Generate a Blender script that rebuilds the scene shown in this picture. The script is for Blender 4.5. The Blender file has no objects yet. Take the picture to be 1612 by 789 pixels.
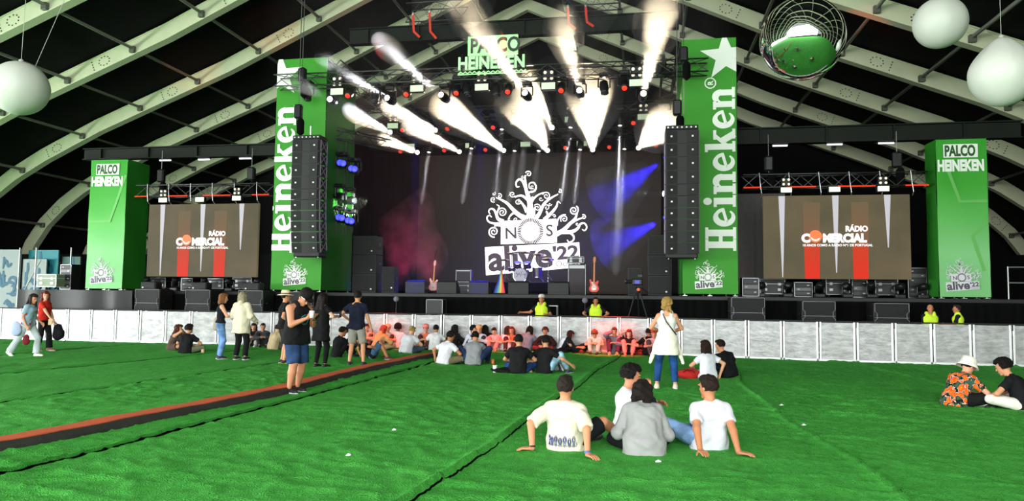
import bpy, bmesh, math, random
import numpy as np
from mathutils import Vector, Matrix
random.seed(7); RNG = np.random.RandomState(7)
PI = math.pi
scn = bpy.context.scene
COL = scn.collection

# ------------------------------------------------------------------ camera
FPX, IW, IH = 1150.0, 1612, 789
_th, _pt, _ro = math.radians(10), math.atan(75.5 / FPX), math.radians(.65)
CAM = np.array([0, 0, 1.65])
_f = np.array([-math.sin(_th) * math.cos(_pt), math.cos(_th) * math.cos(_pt), math.sin(_pt)])
_r0 = np.array([math.cos(_th), math.sin(_th), 0.0]); _u0 = np.cross(_r0, _f)
_r = _r0 * math.cos(_ro) + _u0 * math.sin(_ro); _u = _u0 * math.cos(_ro) - _r0 * math.sin(_ro)
def ray(x, y): return _f + _r * ((x - IW / 2) / FPX) - _u * ((y - IH / 2) / FPX)
def atY(x, y, Y): d = ray(x, y); return CAM + d * (Y / d[1])          # survey point on the plane at depth Y
def atZ(x, y, Z=0.0): d = ray(x, y); return CAM + d * ((Z - CAM[2]) / d[2])   # survey point on the level Z
cd = bpy.data.cameras.new('camera'); cam = bpy.data.objects.new('camera', cd); COL.objects.link(cam)
cd.sensor_width = 36; cd.lens = FPX / IW * 36; cd.clip_end = 500
cam.matrix_world = Matrix(((_r[0], _u[0], -_f[0], 0), (_r[1], _u[1], -_f[1], 0), (_r[2], _u[2], -_f[2], 1.65), (0, 0, 0, 1)))
scn.camera = cam

# ------------------------------------------------------------------ view, world, daylight
vs = scn.view_settings
scn.display_settings.display_device = 'sRGB'
vs.view_transform = 'Standard'; vs.look = 'None'; vs.gamma = 1; vs.exposure = 0.0; vs.use_curve_mapping = False
scn.cycles.use_denoising = True
scn.cycles.max_bounces = 6; scn.cycles.diffuse_bounces = 3; scn.cycles.glossy_bounces = 3
scn.cycles.transmission_bounces = 4; scn.cycles.volume_bounces = 0; scn.cycles.transparent_max_bounces = 6
scn.cycles.sample_clamp_indirect = 6; scn.cycles.volume_max_steps = 48; scn.cycles.volume_step_rate = 1.0
scn.cycles.caustics_reflective = False; scn.cycles.caustics_refractive = False
w = bpy.data.worlds.new('World'); scn.world = w; w.use_nodes = True
w.node_tree.nodes['Background'].inputs[0].default_value = (.86, .94, 1, 1)
w.node_tree.nodes['Background'].inputs[1].default_value = .5

def area(name, loc, rot, sx, sy, power, col=(1, 1, 1), spread=180):
    l = bpy.data.lights.new(name, 'AREA'); l.shape = 'RECTANGLE'; l.size = sx; l.size_y = sy; l.energy = power; l.color = col
    l.spread = math.radians(spread)
    o = bpy.data.objects.new(name, l); COL.objects.link(o); o.location = loc; o.rotation_euler = rot; return o
# daylight through the open gable end of the tent behind the audience, and through its open left flank
area('daylight_gable', (-7, -16, 8.6), (math.radians(80), 0, 0), 56, 15, 19000, (.97, 1, .97))
area('daylight_flank', (-39, 2, 2.6), (math.radians(90), 0, math.radians(-90)), 42, 4.6, 26000, (.97, 1, 1))

def spot(name, loc, target, power, ang, col=(1, 1, 1), blend=.3, rad=.06, parent=None):
    l = bpy.data.lights.new(name, 'SPOT'); l.energy = power; l.spot_size = math.radians(ang); l.spot_blend = blend
    l.color = col; l.shadow_soft_size = rad
    o = bpy.data.objects.new(name, l); COL.objects.link(o)
    o.location = loc; d = Vector(target) - Vector(loc); o.rotation_euler = d.to_track_quat('-Z', 'Y').to_euler()
    return o

# ------------------------------------------------------------------ helpers
def link(o, parent=None, **props):
    COL.objects.link(o)
    if parent is not None: o.parent = parent
    for k, v in props.items():
        if v is not None: o[k] = v
    return o
def thing(name, label, cat, loc=(0, 0, 0), rz=0.0, group=None):
    o = bpy.data.objects.new(name, None); o.empty_display_size = .2
    o.location = loc; o.rotation_euler = (0, 0, rz)
    return link(o, None, label=label, category=cat, group=group)
def tag(o, label, cat, group=None):
    o['label'] = label; o['category'] = cat
    if group: o['group'] = group
    return o
def dup(root, loc=None, rz=None, label=None, group=None):
    r = root.copy(); COL.objects.link(r)
    if loc is not None: r.location = loc
    if rz is not None: r.rotation_euler = (0, 0, rz)
    if label: r['label'] = label
    if group: r['group'] = group
    for ch in list(root.children):
        c = ch.copy(); COL.objects.link(c); c.parent = r
        for g in list(ch.children):
            d = g.copy(); COL.objects.link(d); d.parent = c
    return r

def orth(d):
    d = np.asarray(d, float); d = d / (np.linalg.norm(d) + 1e-12)
    a = np.array([0, 0, 1.0]) if abs(d[2]) < .9 else np.array([1.0, 0, 0])
    u = np.cross(a, d); u /= np.linalg.norm(u); return d, u, np.cross(d, u)

class MB:
    def __init__(s): s.v = []; s.f = []
    def add(s, v, f):
        b = len(s.v); s.v += [tuple(map(float, p)) for p in v]; s.f += [tuple(i + b for i in q) for q in f]; return s
    def box(s, c, d, bev=0.0, R=None):
        hx, hy, hz = d[0] / 2, d[1] / 2, d[2] / 2
        if bev <= 0:
            v = [(x, y, z) for x in (-hx, hx) for y in (-hy, hy) for z in (-hz, hz)]
            f = [(0, 1, 3, 2), (4, 6, 7, 5), (0, 4, 5, 1), (2, 3, 7, 6), (0, 2, 6, 4), (1, 5, 7, 3)]
        else:
            b = min(bev, hx * .9, hy * .9, hz * .9); v = []; ix = {}
            for sx in (-1, 1):
                for sy in (-1, 1):
                    for sz in (-1, 1):
                        for a in range(3):
                            q = [sx * (hx - b), sy * (hy - b), sz * (hz - b)]; q[a] += (sx, sy, sz)[a] * b
                            ix[sx, sy, sz, a] = len(v); v.append(tuple(q))
            f = []
            for a in range(3):
                for sg in (-1, 1):
                    q = []
                    for p, r in ((-1, -1), (1, -1), (1, 1), (-1, 1)):
                        k = [p, r]; k.insert(a, sg); q.append(ix[tuple(k) + (a,)])
                    f.append(tuple(q))
            for a in range(3):
                o1, o2 = [i for i in range(3) if i != a]
                for p in (-1, 1):
                    for r in (-1, 1):
                        k1 = [0, 0, 0]; k2 = [0, 0, 0]; k1[o1] = k2[o1] = p; k1[o2] = k2[o2] = r; k1[a] = -1; k2[a] = 1
                        f.append((ix[tuple(k1) + (o1,)], ix[tuple(k1) + (o2,)], ix[tuple(k2) + (o2,)], ix[tuple(k2) + (o1,)]))
            for sx in (-1, 1):
                for sy in (-1, 1):
                    for sz in (-1, 1): f.append((ix[sx, sy, sz, 0], ix[sx, sy, sz, 1], ix[sx, sy, sz, 2]))
        v = np.array(v)
        if R is not None: v = v @ np.array(R).T
        return s.add(v + np.array(c), f)
    def span(s, p, q, bev=0.0):
        p = np.array(p, float); q = np.array(q, float); return s.box((p + q) / 2, np.abs(q - p), bev)
    def tube(s, p, q, r, r2=None, n=8, cap=True):
        p = np.array(p, float); q = np.array(q, float); r2 = r if r2 is None else r2
        d, u, w = orth(q - p); v = []
        for c, rr in ((p, r), (q, r2)):
            for k in range(n):
                a = 2 * PI * k / n; v.append(c + rr * (math.cos(a) * u + math.sin(a) * w))
        f = [(k, (k + 1) % n, n + (k + 1) % n, n + k) for k in range(n)]
        if cap: f += [tuple(range(n))[::-1], tuple(range(n, 2 * n))]
        return s.add(v, f)
    def path(s, pts, r, n=8, r2=None):
        pts = [np.array(p, float) for p in pts]; m = len(pts); v = []
        for i, p in enumerate(pts):
            d = pts[min(i + 1, m - 1)] - pts[max(i - 1, 0)]; d, u, w = orth(d)
            rr = r if r2 is None else r + (r2 - r) * i / (m - 1)
            for k in range(n):
                a = 2 * PI * k / n; v.append(p + rr * (math.cos(a) * u + math.sin(a) * w))
        f = [(i * n + k, i * n + (k + 1) % n, (i + 1) * n + (k + 1) % n, (i + 1) * n + k) for i in range(m - 1) for k in range(n)]
        f += [tuple(range(n))[::-1], tuple(range((m - 1) * n, m * n))]
        return s.add(v, f)
    def lathe(s, prof, c=(0, 0, 0), n=24, axis=None):
        # prof: (radius, height) along the axis
        d, u, w = orth(axis if axis is not None else (0, 0, 1)); c = np.array(c, float); v = []
        for rr, h in prof:
            for k in range(n):
                a = 2 * PI * k / n; v.append(c + d * h + max(rr, 1e-4) * (math.cos(a) * u + math.sin(a) * w))
        m = len(prof)
        f = [(i * n + k, i * n + (k + 1) % n, (i + 1) * n + (k + 1) % n, (i + 1) * n + k) for i in range(m - 1) for k in range(n)]
        f += [tuple(range(n))[::-1], tuple(range((m - 1) * n, m * n))]
        return s.add(v, f)
    def ell(s, c, r, nu=20, nv=12, R=None):
        v = []; c = np.array(c, float)
        for i in range(nv + 1):
            t = PI * i / nv
            for k in range(nu):
                a = 2 * PI * k / nu
                p = np.array([r[0] * math.sin(t) * math.cos(a), r[1] * math.sin(t) * math.sin(a), r[2] * math.cos(t)])
                if R is not None: p = np.array(R) @ p
                v.append(c + p)
        f = [(i * nu + k, (i + 1) * nu + k, (i + 1) * nu + (k + 1) % nu, i * nu + (k + 1) % nu) for i in range(nv) for k in range(nu)]
        return s.add(v, f)
    def prism(s, poly, O, U, V, t):
        # a flat outline (u, v) given thickness t along U x V
        O, U, V = (np.array(a, float) for a in (O, U, V)); N = np.cross(U, V); N = N / np.linalg.norm(N) * t
        n = len(poly); a = [O + U * p[0] + V * p[1] for p in poly]; b = [p + N for p in a]
        f = [tuple(range(n))[::-1], tuple(range(n, 2 * n))] + [(i, (i + 1) % n, n + (i + 1) % n, n + i) for i in range(n)]
        return s.add(a + b, f)
    def ribbon(s, pts, wd, O, U, V, t):
        # a stroke of varying width in the plane O, U, V
        O, U, V = (np.array(a, float) for a in (O, U, V)); N = np.cross(U, V); N = N / np.linalg.norm(N) * t
        P = np.array(pts, float); m = len(P); wd = np.interp(np.linspace(0, 1, m), np.linspace(0, 1, len(wd)), wd) if not np.isscalar(wd) else np.full(m, wd)
        T = np.gradient(P, axis=0); T /= np.linalg.norm(T, axis=1)[:, None] + 1e-9; L = np.stack([-T[:, 1], T[:, 0]], 1) * wd[:, None] / 2
        v = []
        for q in (P + L, P - L):
            for a in q: v.append(O + U * a[0] + V * a[1])
        w2 = [p + N for p in v]
        f = []
        for i in range(m - 1):
            f += [(i, m + i, m + i + 1, i + 1)[::-1], (2 * m + i, 3 * m + i, 3 * m + i + 1, 2 * m + i + 1), (i, i + 1, 2 * m + i + 1, 2 * m + i), (m + i + 1, m + i, 3 * m + i, 3 * m + i + 1)]
        f += [(0, 2 * m, 3 * m, m), (m - 1, 2 * m - 1, 4 * m - 1, 3 * m - 1)]
        return s.add(v + w2, f)
    def text(s, body, O, U, V, h, bold=0.0, sx=1.0, t=.005, align='LEFT', spacing=1.0):
        c = bpy.data.curves.new('lettering', 'FONT'); c.body = body; c.size = 1; c.offset = bold; c.align_x = align; c.resolution_u = 3
        c.space_character = spacing; c.fill_mode = 'FRONT'
        o = bpy.data.objects.new('lettering', c); COL.objects.link(o)
        dg = bpy.context.evaluated_depsgraph_get(); me = bpy.data.meshes.new_from_object(o.evaluated_get(dg))
        O, U, V = (np.array(a, float) for a in (O, U, V)); N = np.cross(U, V); N /= np.linalg.norm(N)
        k = h / .72
        v = [O + U * (p.co.x * k * sx) + V * (p.co.y * k) + N * t for p in me.vertices]
        s.add(v, [tuple(p.vertices) for p in me.polygons])
        bpy.data.objects.remove(o); bpy.data.curves.remove(c); bpy.data.meshes.remove(me)
        return s
    def shift(s, d): s.v = [(p[0] + d[0], p[1] + d[1], p[2] + d[2]) for p in s.v]; return s
    def scale(s, k): s.v = [(p[0] * k[0], p[1] * k[1], p[2] * k[2]) for p in s.v]; return s
    def rot(s, R): R = np.array(R); s.v = [tuple(R @ np.array(p)) for p in s.v]; return s
    def build(s, name, mat, parent=None, world=False, smooth=False, fix=True, **props):
        if world and parent is not None:
            l = parent.location; s.shift((-l[0], -l[1], -l[2]))
        me = bpy.data.meshes.new(name); me.from_pydata(s.v, [], s.f)
        if fix:
            bm = bmesh.new(); bm.from_mesh(me); bmesh.ops.recalc_face_normals(bm, faces=bm.faces); bm.to_mesh(me); bm.free()
        if smooth: me.polygons.foreach_set('use_smooth', [True] * len(me.polygons))
        me.materials.append(mat); me.update()
        return link(bpy.data.objects.new(name, me), parent, **props)
def structure(name, mb, mat, **k):
    o = mb.build(name, mat, **k); o['kind'] = 'structure'; return o
def rotz(a): c, s_ = math.cos(a), math.sin(a); return np.array([[c, -s_, 0], [s_, c, 0], [0, 0, 1]])
def rotx(a): c, s_ = math.cos(a), math.sin(a); return np.array([[1, 0, 0], [0, c, -s_], [0, s_, c]])
def roty(a): c, s_ = math.cos(a), math.sin(a); return np.array([[c, 0, s_], [0, 1, 0], [-s_, 0, c]])

# ------------------------------------------------------------------ materials
MATS = {}
def srgb(r, g, b):
    f = lambda c: (c / 255 / 12.92) if c <= 10 else ((c / 255 + .055) / 1.055) ** 2.4
    return (f(r), f(g), f(b), 1)
def mat(name, col, rough=.6, metal=0.0, noise=0.0, nscale=8.0, bump=0.0, bscale=60.0, emit=None, estr=0.0, spec=.5, stretch=None):
    """one surface: a base colour broken up by a procedural noise, with an optional bump"""
    if name in MATS: return MATS[name]
    m = bpy.data.materials.new(name); m.use_nodes = True; nt = m.node_tree; b = nt.nodes['Principled BSDF']
    b.inputs['Base Color'].default_value = col; b.inputs['Roughness'].default_value = rough; b.inputs['Metallic'].default_value = metal
    b.inputs['Specular IOR Level'].default_value = spec
    tc = nt.nodes.new('ShaderNodeTexCoord'); src = tc.outputs['Object']
    if stretch:
        mp = nt.nodes.new('ShaderNodeMapping'); mp.inputs['Scale'].default_value = stretch; nt.links.new(src, mp.inputs[0]); src = mp.outputs[0]
    if noise > 0:
        n = nt.nodes.new('ShaderNodeTexNoise'); n.inputs['Scale'].default_value = nscale; n.inputs['Detail'].default_value = 4
        nt.links.new(src, n.inputs['Vector'])
        mx = nt.nodes.new('ShaderNodeMix'); mx.data_type = 'RGBA'
        mx.inputs['A'].default_value = tuple(c * (1 - noise) for c in col[:3]) + (1,)
        mx.inputs['B'].default_value = tuple(min(1, c * (1 + noise)) for c in col[:3]) + (1,)
        nt.links.new(n.outputs['Fac'], mx.inputs['Factor']); nt.links.new(mx.outputs['Result'], b.inputs['Base Color'])
    if bump > 0:
        n2 = nt.nodes.new('ShaderNodeTexNoise'); n2.inputs['Scale'].default_value = bscale; n2.inputs['Detail'].default_value = 3
        nt.links.new(src, n2.inputs['Vector'])
        bp = nt.nodes.new('ShaderNodeBump'); bp.inputs['Strength'].default_value = bump; bp.inputs['Distance'].default_value = .02
        nt.links.new(n2.outputs['Fac'], bp.inputs['Height']); nt.links.new(bp.outputs[0], b.inputs['Normal'])
    if emit is not None:
        b.inputs['Emission Color'].default_value = emit; b.inputs['Emission Strength'].default_value = estr
    MATS[name] = m; return m
BLACK = mat('black_paint', (.012, .012, .013, 1), .5, noise=.3)
BLACKM = mat('black_metal', (.018, .018, .02, 1), .38, metal=.6, noise=.3)
STEEL = mat('galvanised_steel', (.55, .56, .58, 1), .38, metal=.9, noise=.15, nscale=5)
CLOTH = mat('black_drape', (.0025, .0025, .0028, 1), .95, noise=.4, spec=.1)
CABLE = mat('black_cable', (.01, .01, .01, 1), .6)
WHITE = mat('white_print', (.88, .9, .86, 1), .6, noise=.03)

# ================================================================== the tent
TX = -7.0                                      # ridge line of the tent
PROF = [(0, 20.15), (7, 17.0), (14.3, 13.62), (21.8, 10.65), (25, 9.15), (26.8, 8.15), (28.2, 7.15), (29.4, 6.0), (30.3, 4.7), (30.9, 3.2), (31.2, 1.6), (31.3, 0)]
RIB = mat('rib_aluminium', (.62, .65, .45, 1), .55, noise=.12, nscale=1.6, spec=.3)
FABRIC = mat('black_tent_membrane', (.0045, .0045, .0048, 1), .85, noise=.35, nscale=.7, spec=.12)
def normals2(P):
    P = np.array(P, float); T = np.gradient(P, axis=0); T /= np.linalg.norm(T, axis=1)[:, None]; return P, np.stack([T[:, 1], -T[:, 0]], 1) * -1
def rib_bm(sign):
    P, N = normals2(PROF); m = MB(); v = []; h = .33; b = .17
    N[0] = (0, 1)
    for (x, z), (nx, nz) in zip(P, N):
        for (sy, sh) in ((-b, -h), (b, -h), (b, h), (-b, h)): v.append((sign * (x + nx * sh), sy, z + nz * sh))
    n = len(P); f = [(i * 4 + k, i * 4 + (k + 1) % 4, i * 4 + 4 + (k + 1) % 4, i * 4 + 4 + k) for i in range(n - 1) for k in range(4)]
    f += [(0, 1, 2, 3), tuple(range(4 * n - 4, 4 * n))]
    m.add(v, f)
    # flanges top and bottom, splice plates
    for sh in (-.33, .33):
        v = []
        for (x, z), (nx, nz) in zip(P, N):
            for (sy, e) in ((-.21, sh - .025), (.21, sh - .025), (.21, sh + .025), (-.21, sh + .025)): v.append((sign * (x + nx * e), sy, z + nz * e))
        m.add(v, f)
    return m
def bolts_bm(sign):
    P, N = normals2(PROF); m = MB()
    for dx in (4.5, 10.9, 17.4, 24.2, 28.6):
        z = np.interp(dx, P[:, 0], P[:, 1]); zz = np.interp(dx + .5, P[:, 0], P[:, 1]); t = np.array([.5, zz - z]); t /= np.linalg.norm(t); nn = np.array([t[1], -t[0]]) * -1
        for k in range(10):
            a = 2 * PI * k / 10
            for off in (0,):
                q = t * (.28 * math.cos(a)) + nn * (.2 * math.sin(a))
                for y in (-.17, .17): m.box((sign * (dx + q[0]), y, z + q[1]), (.05, .03, .05))
        for k in range(4):
            q = t * .62 + nn * (-.2 + .13 * k)
            for y in (-.17, .17): m.box((sign * (dx + q[0]), y, z + q[1]), (.05, .03, .05))
    return m
BOLT = mat('dark_bolts', (.03, .03, .025, 1), .5)
ribL = structure('roof_beam', rib_bm(-1), RIB); ribR = structure('roof_beam', rib_bm(1), RIB)
boL = bolts_bm(-1).build('bolts', BOLT, ribL); boR = bolts_bm(1).build('bolts', BOLT, ribR)
RY = [24.5 + 5 * k for k in range(-7, 6)]
for i, y in enumerate(RY):
    for s0, b0 in ((ribL, boL), (ribR, boR)):
        if i == 0: o = s0
        else:
            o = s0.copy(); COL.objects.link(o); c = b0.copy(); COL.objects.link(c); c.parent = o
        o.location = (TX, y, 0)
PURLIN = mat('purlin_aluminium', (.34, .34, .3, 1), .5, noise=.1)
BRACKET = mat('purlin_bracket', (.1, .11, .08, 1), .5, noise=.2)
PA = np.array(PROF)
for dx in (2.6, 5.9, 9.2, 12.5, 15.9, 19.2, 22.6, 26.2, 29.4):
    z = float(np.interp(dx, PA[:, 0], PA[:, 1]))
    for s in (-1, 1):
        m = MB(); m.tube((0, -11, 0), (0, 50.4, 0), .075, n=8)
        o = structure('roof_purlin', m, PURLIN, smooth=True); o.location = (TX + s * dx, 0, z - .1)
        m = MB()
        for y in RY:
            for e in (-.27, .27): m.box((0, y + e, -.06), (.26, .16, .3), .02)
        m.build('bracket', BRACKET, o)
# membrane roof, gable and flank walls
m = MB(); P, N = normals2(PROF); N[0] = (0, 1); v = []; ys = np.linspace(-12, 50.6, 64)
left = [(TX - x - nx * .42, z + nz * .42) for (x, z), (nx, nz) in zip(P, N)][::-1]; right = [(TX + x + nx * .42, z + nz * .42) for (x, z), (nx, nz) in zip(P, N)]
prof = [p for p in left if p[1] > 3.0] + [p for p in right[1:] if p[1] > .01]
for y in ys:
    for x, z in prof: v.append((x, y, z + .1 * abs(math.sin((y - 24.5) / 5 * PI))))
n = len(prof); f = [(j * n + i, j * n + i + 1, (j + 1) * n + i + 1, (j + 1) * n + i) for j in range(len(ys) - 1) for i in range(n - 1)]
m.add(v, f); structure('ceiling', m, FABRIC, smooth=True, fix=False)
poly = [(x, 0 if z < 1 else z) for x, z in left + right[1:]]
m = MB(); m.prism([(p[0], p[1]) for p in poly], (0, 50.6, 0), (1, 0, 0), (0, 0, 1), -.1); structure('wall_back', m, FABRIC)
m = MB(); m.span((-38.9, 33, 0), (-38.8, 50.6, 4.6)); structure('wall_left', m, FABRIC)
m = MB(); m.span((24.8, -12, 0), (24.9, 50.6, 3)); structure('wall_right', m, FABRIC)

# ================================================================== turf floor, laid in rolls
def noise2(x, y, seed):
    """smooth value noise"""
    xi = np.floor(x).astype(int); yi = np.floor(y).astype(int); fx = x - xi; fy = y - yi
    fx = fx * fx * (3 - 2 * fx); fy = fy * fy * (3 - 2 * fy)
    def h(a, b): n = np.sin(a * 127.1 + b * 311.7 + seed * 74.7) * 43758.5453; return n - np.floor(n)
    return (h(xi, yi) * (1 - fx) + h(xi + 1, yi) * fx) * (1 - fy) + (h(xi, yi + 1) * (1 - fx) + h(xi + 1, yi + 1) * fx) * fy
TURF = bpy.data.materials.new('green_turf'); TURF.use_nodes = True
nt = TURF.node_tree; b = nt.nodes['Principled BSDF']; b.inputs['Roughness'].default_value = .9; b.inputs['Specular IOR Level'].default_value = .12
tc = nt.nodes.new('ShaderNodeTexCoord')
def tn(scale, detail, vec, rough=.6):
    n = nt.nodes.new('ShaderNodeTexNoise'); n.inputs['Scale'].default_value = scale; n.inputs['Detail'].default_value = detail; n.inputs['Roughness'].default_value = rough
    nt.links.new(vec, n.inputs['Vector']); return n.outputs['Fac']
mp = nt.nodes.new('ShaderNodeMapping'); mp.inputs['Scale'].default_value = (1, .45, 1); mp.inputs['Rotation'].default_value = (0, 0, .5); nt.links.new(tc.outputs['Object'], mp.inputs[0])
n1 = tn(1.3, 6, mp.outputs[0], .7); n2 = tn(70, 2, tc.outputs['Object']); n3 = tn(14, 5, mp.outputs[0], .7)
cr = nt.nodes.new('ShaderNodeValToRGB'); cr.color_ramp.elements[0].position = .36; cr.color_ramp.elements[0].color = (.034, .25, .03, 1)
cr.color_ramp.elements[1].position = .68; cr.color_ramp.elements[1].color = (.115, .62, .095, 1)
ma = nt.nodes.new('ShaderNodeMath'); ma.operation = 'MULTIPLY_ADD'; ma.inputs[1].default_value = .45; nt.links.new(n2, ma.inputs[0])
mb_ = nt.nodes.new('ShaderNodeMath'); mb_.operation = 'MULTIPLY_ADD'; mb_.inputs[1].default_value = .35; nt.links.new(n3, mb_.inputs[0])
mc = nt.nodes.new('ShaderNodeMath'); mc.operation = 'MULTIPLY'; mc.inputs[1].default_value = .25; nt.links.new(n1, mc.inputs[0])
nt.links.new(mc.outputs[0], mb_.inputs[2]); nt.links.new(mb_.outputs[0], ma.inputs[2]); nt.links.new(ma.outputs[0], cr.inputs[0]); nt.links.new(cr.outputs[0], b.inputs['Base Color'])
bp = nt.nodes.new('ShaderNodeBump'); bp.inputs['Strength'].default_value = 1.0; bp.inputs['Distance'].default_value = .05
nt.links.new(ma.outputs[0], bp.inputs['Height']); nt.links.new(bp.outputs[0], b.inputs['Normal'])
SEAM = [-38.9, -32, -28, -24, -20.2, -16.4, -12.42, -9.1, -5.42, -1.6, 2.12, 5.9, 9.7, 13.6, 17.5, 21.3, 25]
def seam_x(i, y):
    w = .12 * np.sin(y * .5 + i * 1.7) + .05 * np.sin(y * 1.3 + i)
    if SEAM[i] == -1.6: w = -.25 + .0 * y + np.clip(y - 5, 0, 18) * .075 + .04 * np.sin(y)
    if SEAM[i] == -5.42: w = -.22 + np.clip(y - 5, 0, 18) * .042
    if SEAM[i] == -9.1: w = -.36 + np.clip(y - 9, 0, 12) * .09
    if SEAM[i] == -12.42: w = -.4 + np.clip(y - 12, 0, 12) * .13
    if SEAM[i] in (-38.9, 25): w = 0 * y
    return SEAM[i] + w
def height(X, Y):
    w1 = noise2(X * .5, Y * .7, 1); w2 = noise2(X * 1.7, Y * 1.9, 11); d1 = 1 - np.abs(2 * noise2(X * 1.7 + w1 * 5 + w2, Y * 4.4 + X * 1.4 + w1 * 6, 2) - 1)
    d2 = 1 - np.abs(2 * noise2(X * 3.6 + Y * 2.0 + w2 * 3, Y * 6.0 - X * 3.0 + w1 * 5, 3) - 1)
    w3 = noise2(X * 5 + w2 * 3, Y * 6 + w1 * 3, 13)
    k = .35 + noise2(X * .35, Y * .35, 5)
    return k * (.022 * d1 ** 6 + .022 * d2 ** 6 + .010 * w3 * w2) + .012 * noise2(X * .8, Y * .8, 9) + .006 * noise2(X * 7, Y * 9, 8)
for i in range(len(SEAM) - 1):
    near = -11 < SEAM[i] < 9
    ys = np.concatenate([np.linspace(-12, 4.5, 12), np.linspace(4.6, 14, 190 if near else 60), np.linspace(14.1, 26, 110 if near else 60), np.linspace(27, 65, 20)])
    t = np.linspace(0, 1, 70 if near else 26); Y, T = np.meshgrid(ys, t, indexing='ij')
    X = seam_x(i, Y) * (1 - T) + seam_x(i + 1, Y) * T
    Z = height(X, Y)
    e0 = np.exp(-((T * 3.8) / .05) ** 2); e1 = np.exp(-(((1 - T) * 3.8 - .05) / .07) ** 2)
    Z = Z + (.05 if SEAM[i + 1] in (-1.6, 2.12) else .03) * e1 * (.6 + .5 * noise2(Y * 1.1, Y * 0 + i, 4)) - .004 * e0       # the edge that overlaps rides up
    gap = .07 if SEAM[i + 1] in (-16.4, -12.42, -9.1, -5.42) else .014 if SEAM[i + 1] in (-1.6, 2.12) else -.03
    Z = np.where(T == 0, Z - .012, Z); X = np.where(T == 1, X - gap, X); Z = np.where(T == 1, Z - (.03 if gap > 0 else .022), Z)
    m = MB(); nx = len(t); ny = len(ys)
    idx = np.arange(nx * ny).reshape(ny, nx)
    f = np.stack([idx[:-1, :-1], idx[1:, :-1], idx[1:, 1:], idx[:-1, 1:]], -1).reshape(-1, 4)[:, ::-1]
    me = bpy.data.meshes.new('floor'); me.from_pydata(np.stack([X, Y, Z], -1).reshape(-1, 3).tolist(), [], f.tolist())
    me.polygons.foreach_set('use_smooth', [True] * len(me.polygons)); me.materials.append(TURF); me.update()
    link(bpy.data.objects.new('floor', me), None, kind='structure')
SUB = mat('dark_ground', (.006, .012, .006, 1), .95)
m = MB(); m.span((-60, -40, -.2), (45, 66, -.05)); structure('ground', m, SUB)

# low cable ramp: orange tread along the top, dark sloping flank
ORANGE = mat('orange_tread', srgb(205, 88, 38), .8, noise=.25, nscale=9, bump=.3, bscale=40)
RAMPK = mat('dark_ramp_rubber', (.03, .028, .024, 1), .85, noise=.5, nscale=5, bump=.4, bscale=12)
rp = [(-8.6, -2, 0), (-7.75, 4, 0)] + [tuple(atZ(x, y, .115)) for x, y in ((0, 691), (200, 654), (430, 611), (560, 579), (680, 562))]
rp[-1] = (-5.75, 20.0, 0)
def resample(P, n):
    P = np.array(P, float); d = np.r_[0, np.cumsum(np.linalg.norm(np.diff(P, axis=0), axis=1))]; s = np.linspace(0, d[-1], n)
    Q = np.stack([np.interp(s, d, P[:, k]) for k in range(P.shape[1])], 1)
    for _ in range(6): Q[1:-1] = (Q[:-2] + 2 * Q[1:-1] + Q[2:]) / 4
    return Q
Q = resample(rp, 80); Q[:, 2] = 0; ramp = thing('cable_ramp', 'long low cable ramp with an orange tread running across the green turf', 'cable ramp', tuple(Q[40] * (1, 1, 0)))
def strip(offs):
    m = MB(); v = []
    for i, q in enumerate(Q):
        wob = .012 * math.sin(i * 1.9) + .01 * math.sin(i * .7)
        for ox, oz in offs: v.append((q[0] + ox + (wob if oz < .05 else 0), q[1], oz + (wob if oz > .05 else 0) * .4))
    n = len(offs); m.add(v, [(i * n + k, i * n + (k + 1) % n, i * n + n + (k + 1) % n, i * n + n + k) for i in range(len(Q) - 1) for k in range(n)]); return m
strip([(-.2, .02), (-.18, .105), (.15, .12), (.165, .115), (.165, .03)]).build('tread', ORANGE, ramp, world=True)
strip([(.16, .01), (.16, .112), (.19, .1), (.225, .05), (.24, .01)]).build('flank', RAMPK, ramp, world=True)

# ================================================================== stage decks and drapes
DECK = mat('stage_deck', (.01, .01, .0105, 1), .55, noise=.3, nscale=2)
SCAF = mat('scaffold_tube', (.42, .43, .42, 1), .4, metal=.8, noise=.1)
TARP = mat('dark_grey_tarpaulin', (.01, .01, .0105, 1), .6, noise=.25, nscale=2)
DZ = 1.8
m = MB(); m.span((-13.3, 24.5, DZ - .14), (3.35, 36, DZ), .02); structure('stage_deck', m, DECK)
m = MB(); m.span((-19.0, 24.5, DZ - .14), (-13.3, 28, DZ), .02); structure('stage_deck', m, DECK)
m = MB(); m.span((3.35, 24.5, DZ - .14), (12.4, 28, DZ), .02); structure('stage_deck', m, DECK)
m = MB(); m.span((-23.2, 24.1, DZ - .14), (-18.4, 28, DZ - .02), .02); structure('stage_deck', m, DECK)
def drape(x0, x1, y, z0, z1, name='stage_skirt', mt=CLOTH, fold=.05, pitch=.35, axis=0, amp_bottom=1.0):
    m = MB(); n = max(4, int((x1 - x0) / pitch * 6)); v = []
    for j, z in enumerate((z1, (z0 + z1) / 2, z0)):
        for i in range(n + 1):
            x = x0 + (x1 - x0) * i / n; d = fold * math.sin(i * 2 * PI / 6 + math.sin(i * .37) * 1.5) * (.3 + .35 * j * amp_bottom)
            v.append((x, y + d, z) if axis == 0 else (y + d, x, z))
    f = [(j * (n + 1) + i, j * (n + 1) + i + 1, (j + 1) * (n + 1) + i + 1, (j + 1) * (n + 1) + i) for j in range(2) for i in range(n)]
    m.add(v, f); return structure(name, m, mt, smooth=True)
drape(-13.3, 3.35, 24.44, 0, DZ - .14); drape(-18.4, -13.3, 24.46, 0, DZ - .14); drape(3.35, 12.4, 24.46, 0, DZ - .14)
drape(-23.2, -18.4, 24.02, 0, DZ - .02, mt=TARP, fold=.16, pitch=1.5)
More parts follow.
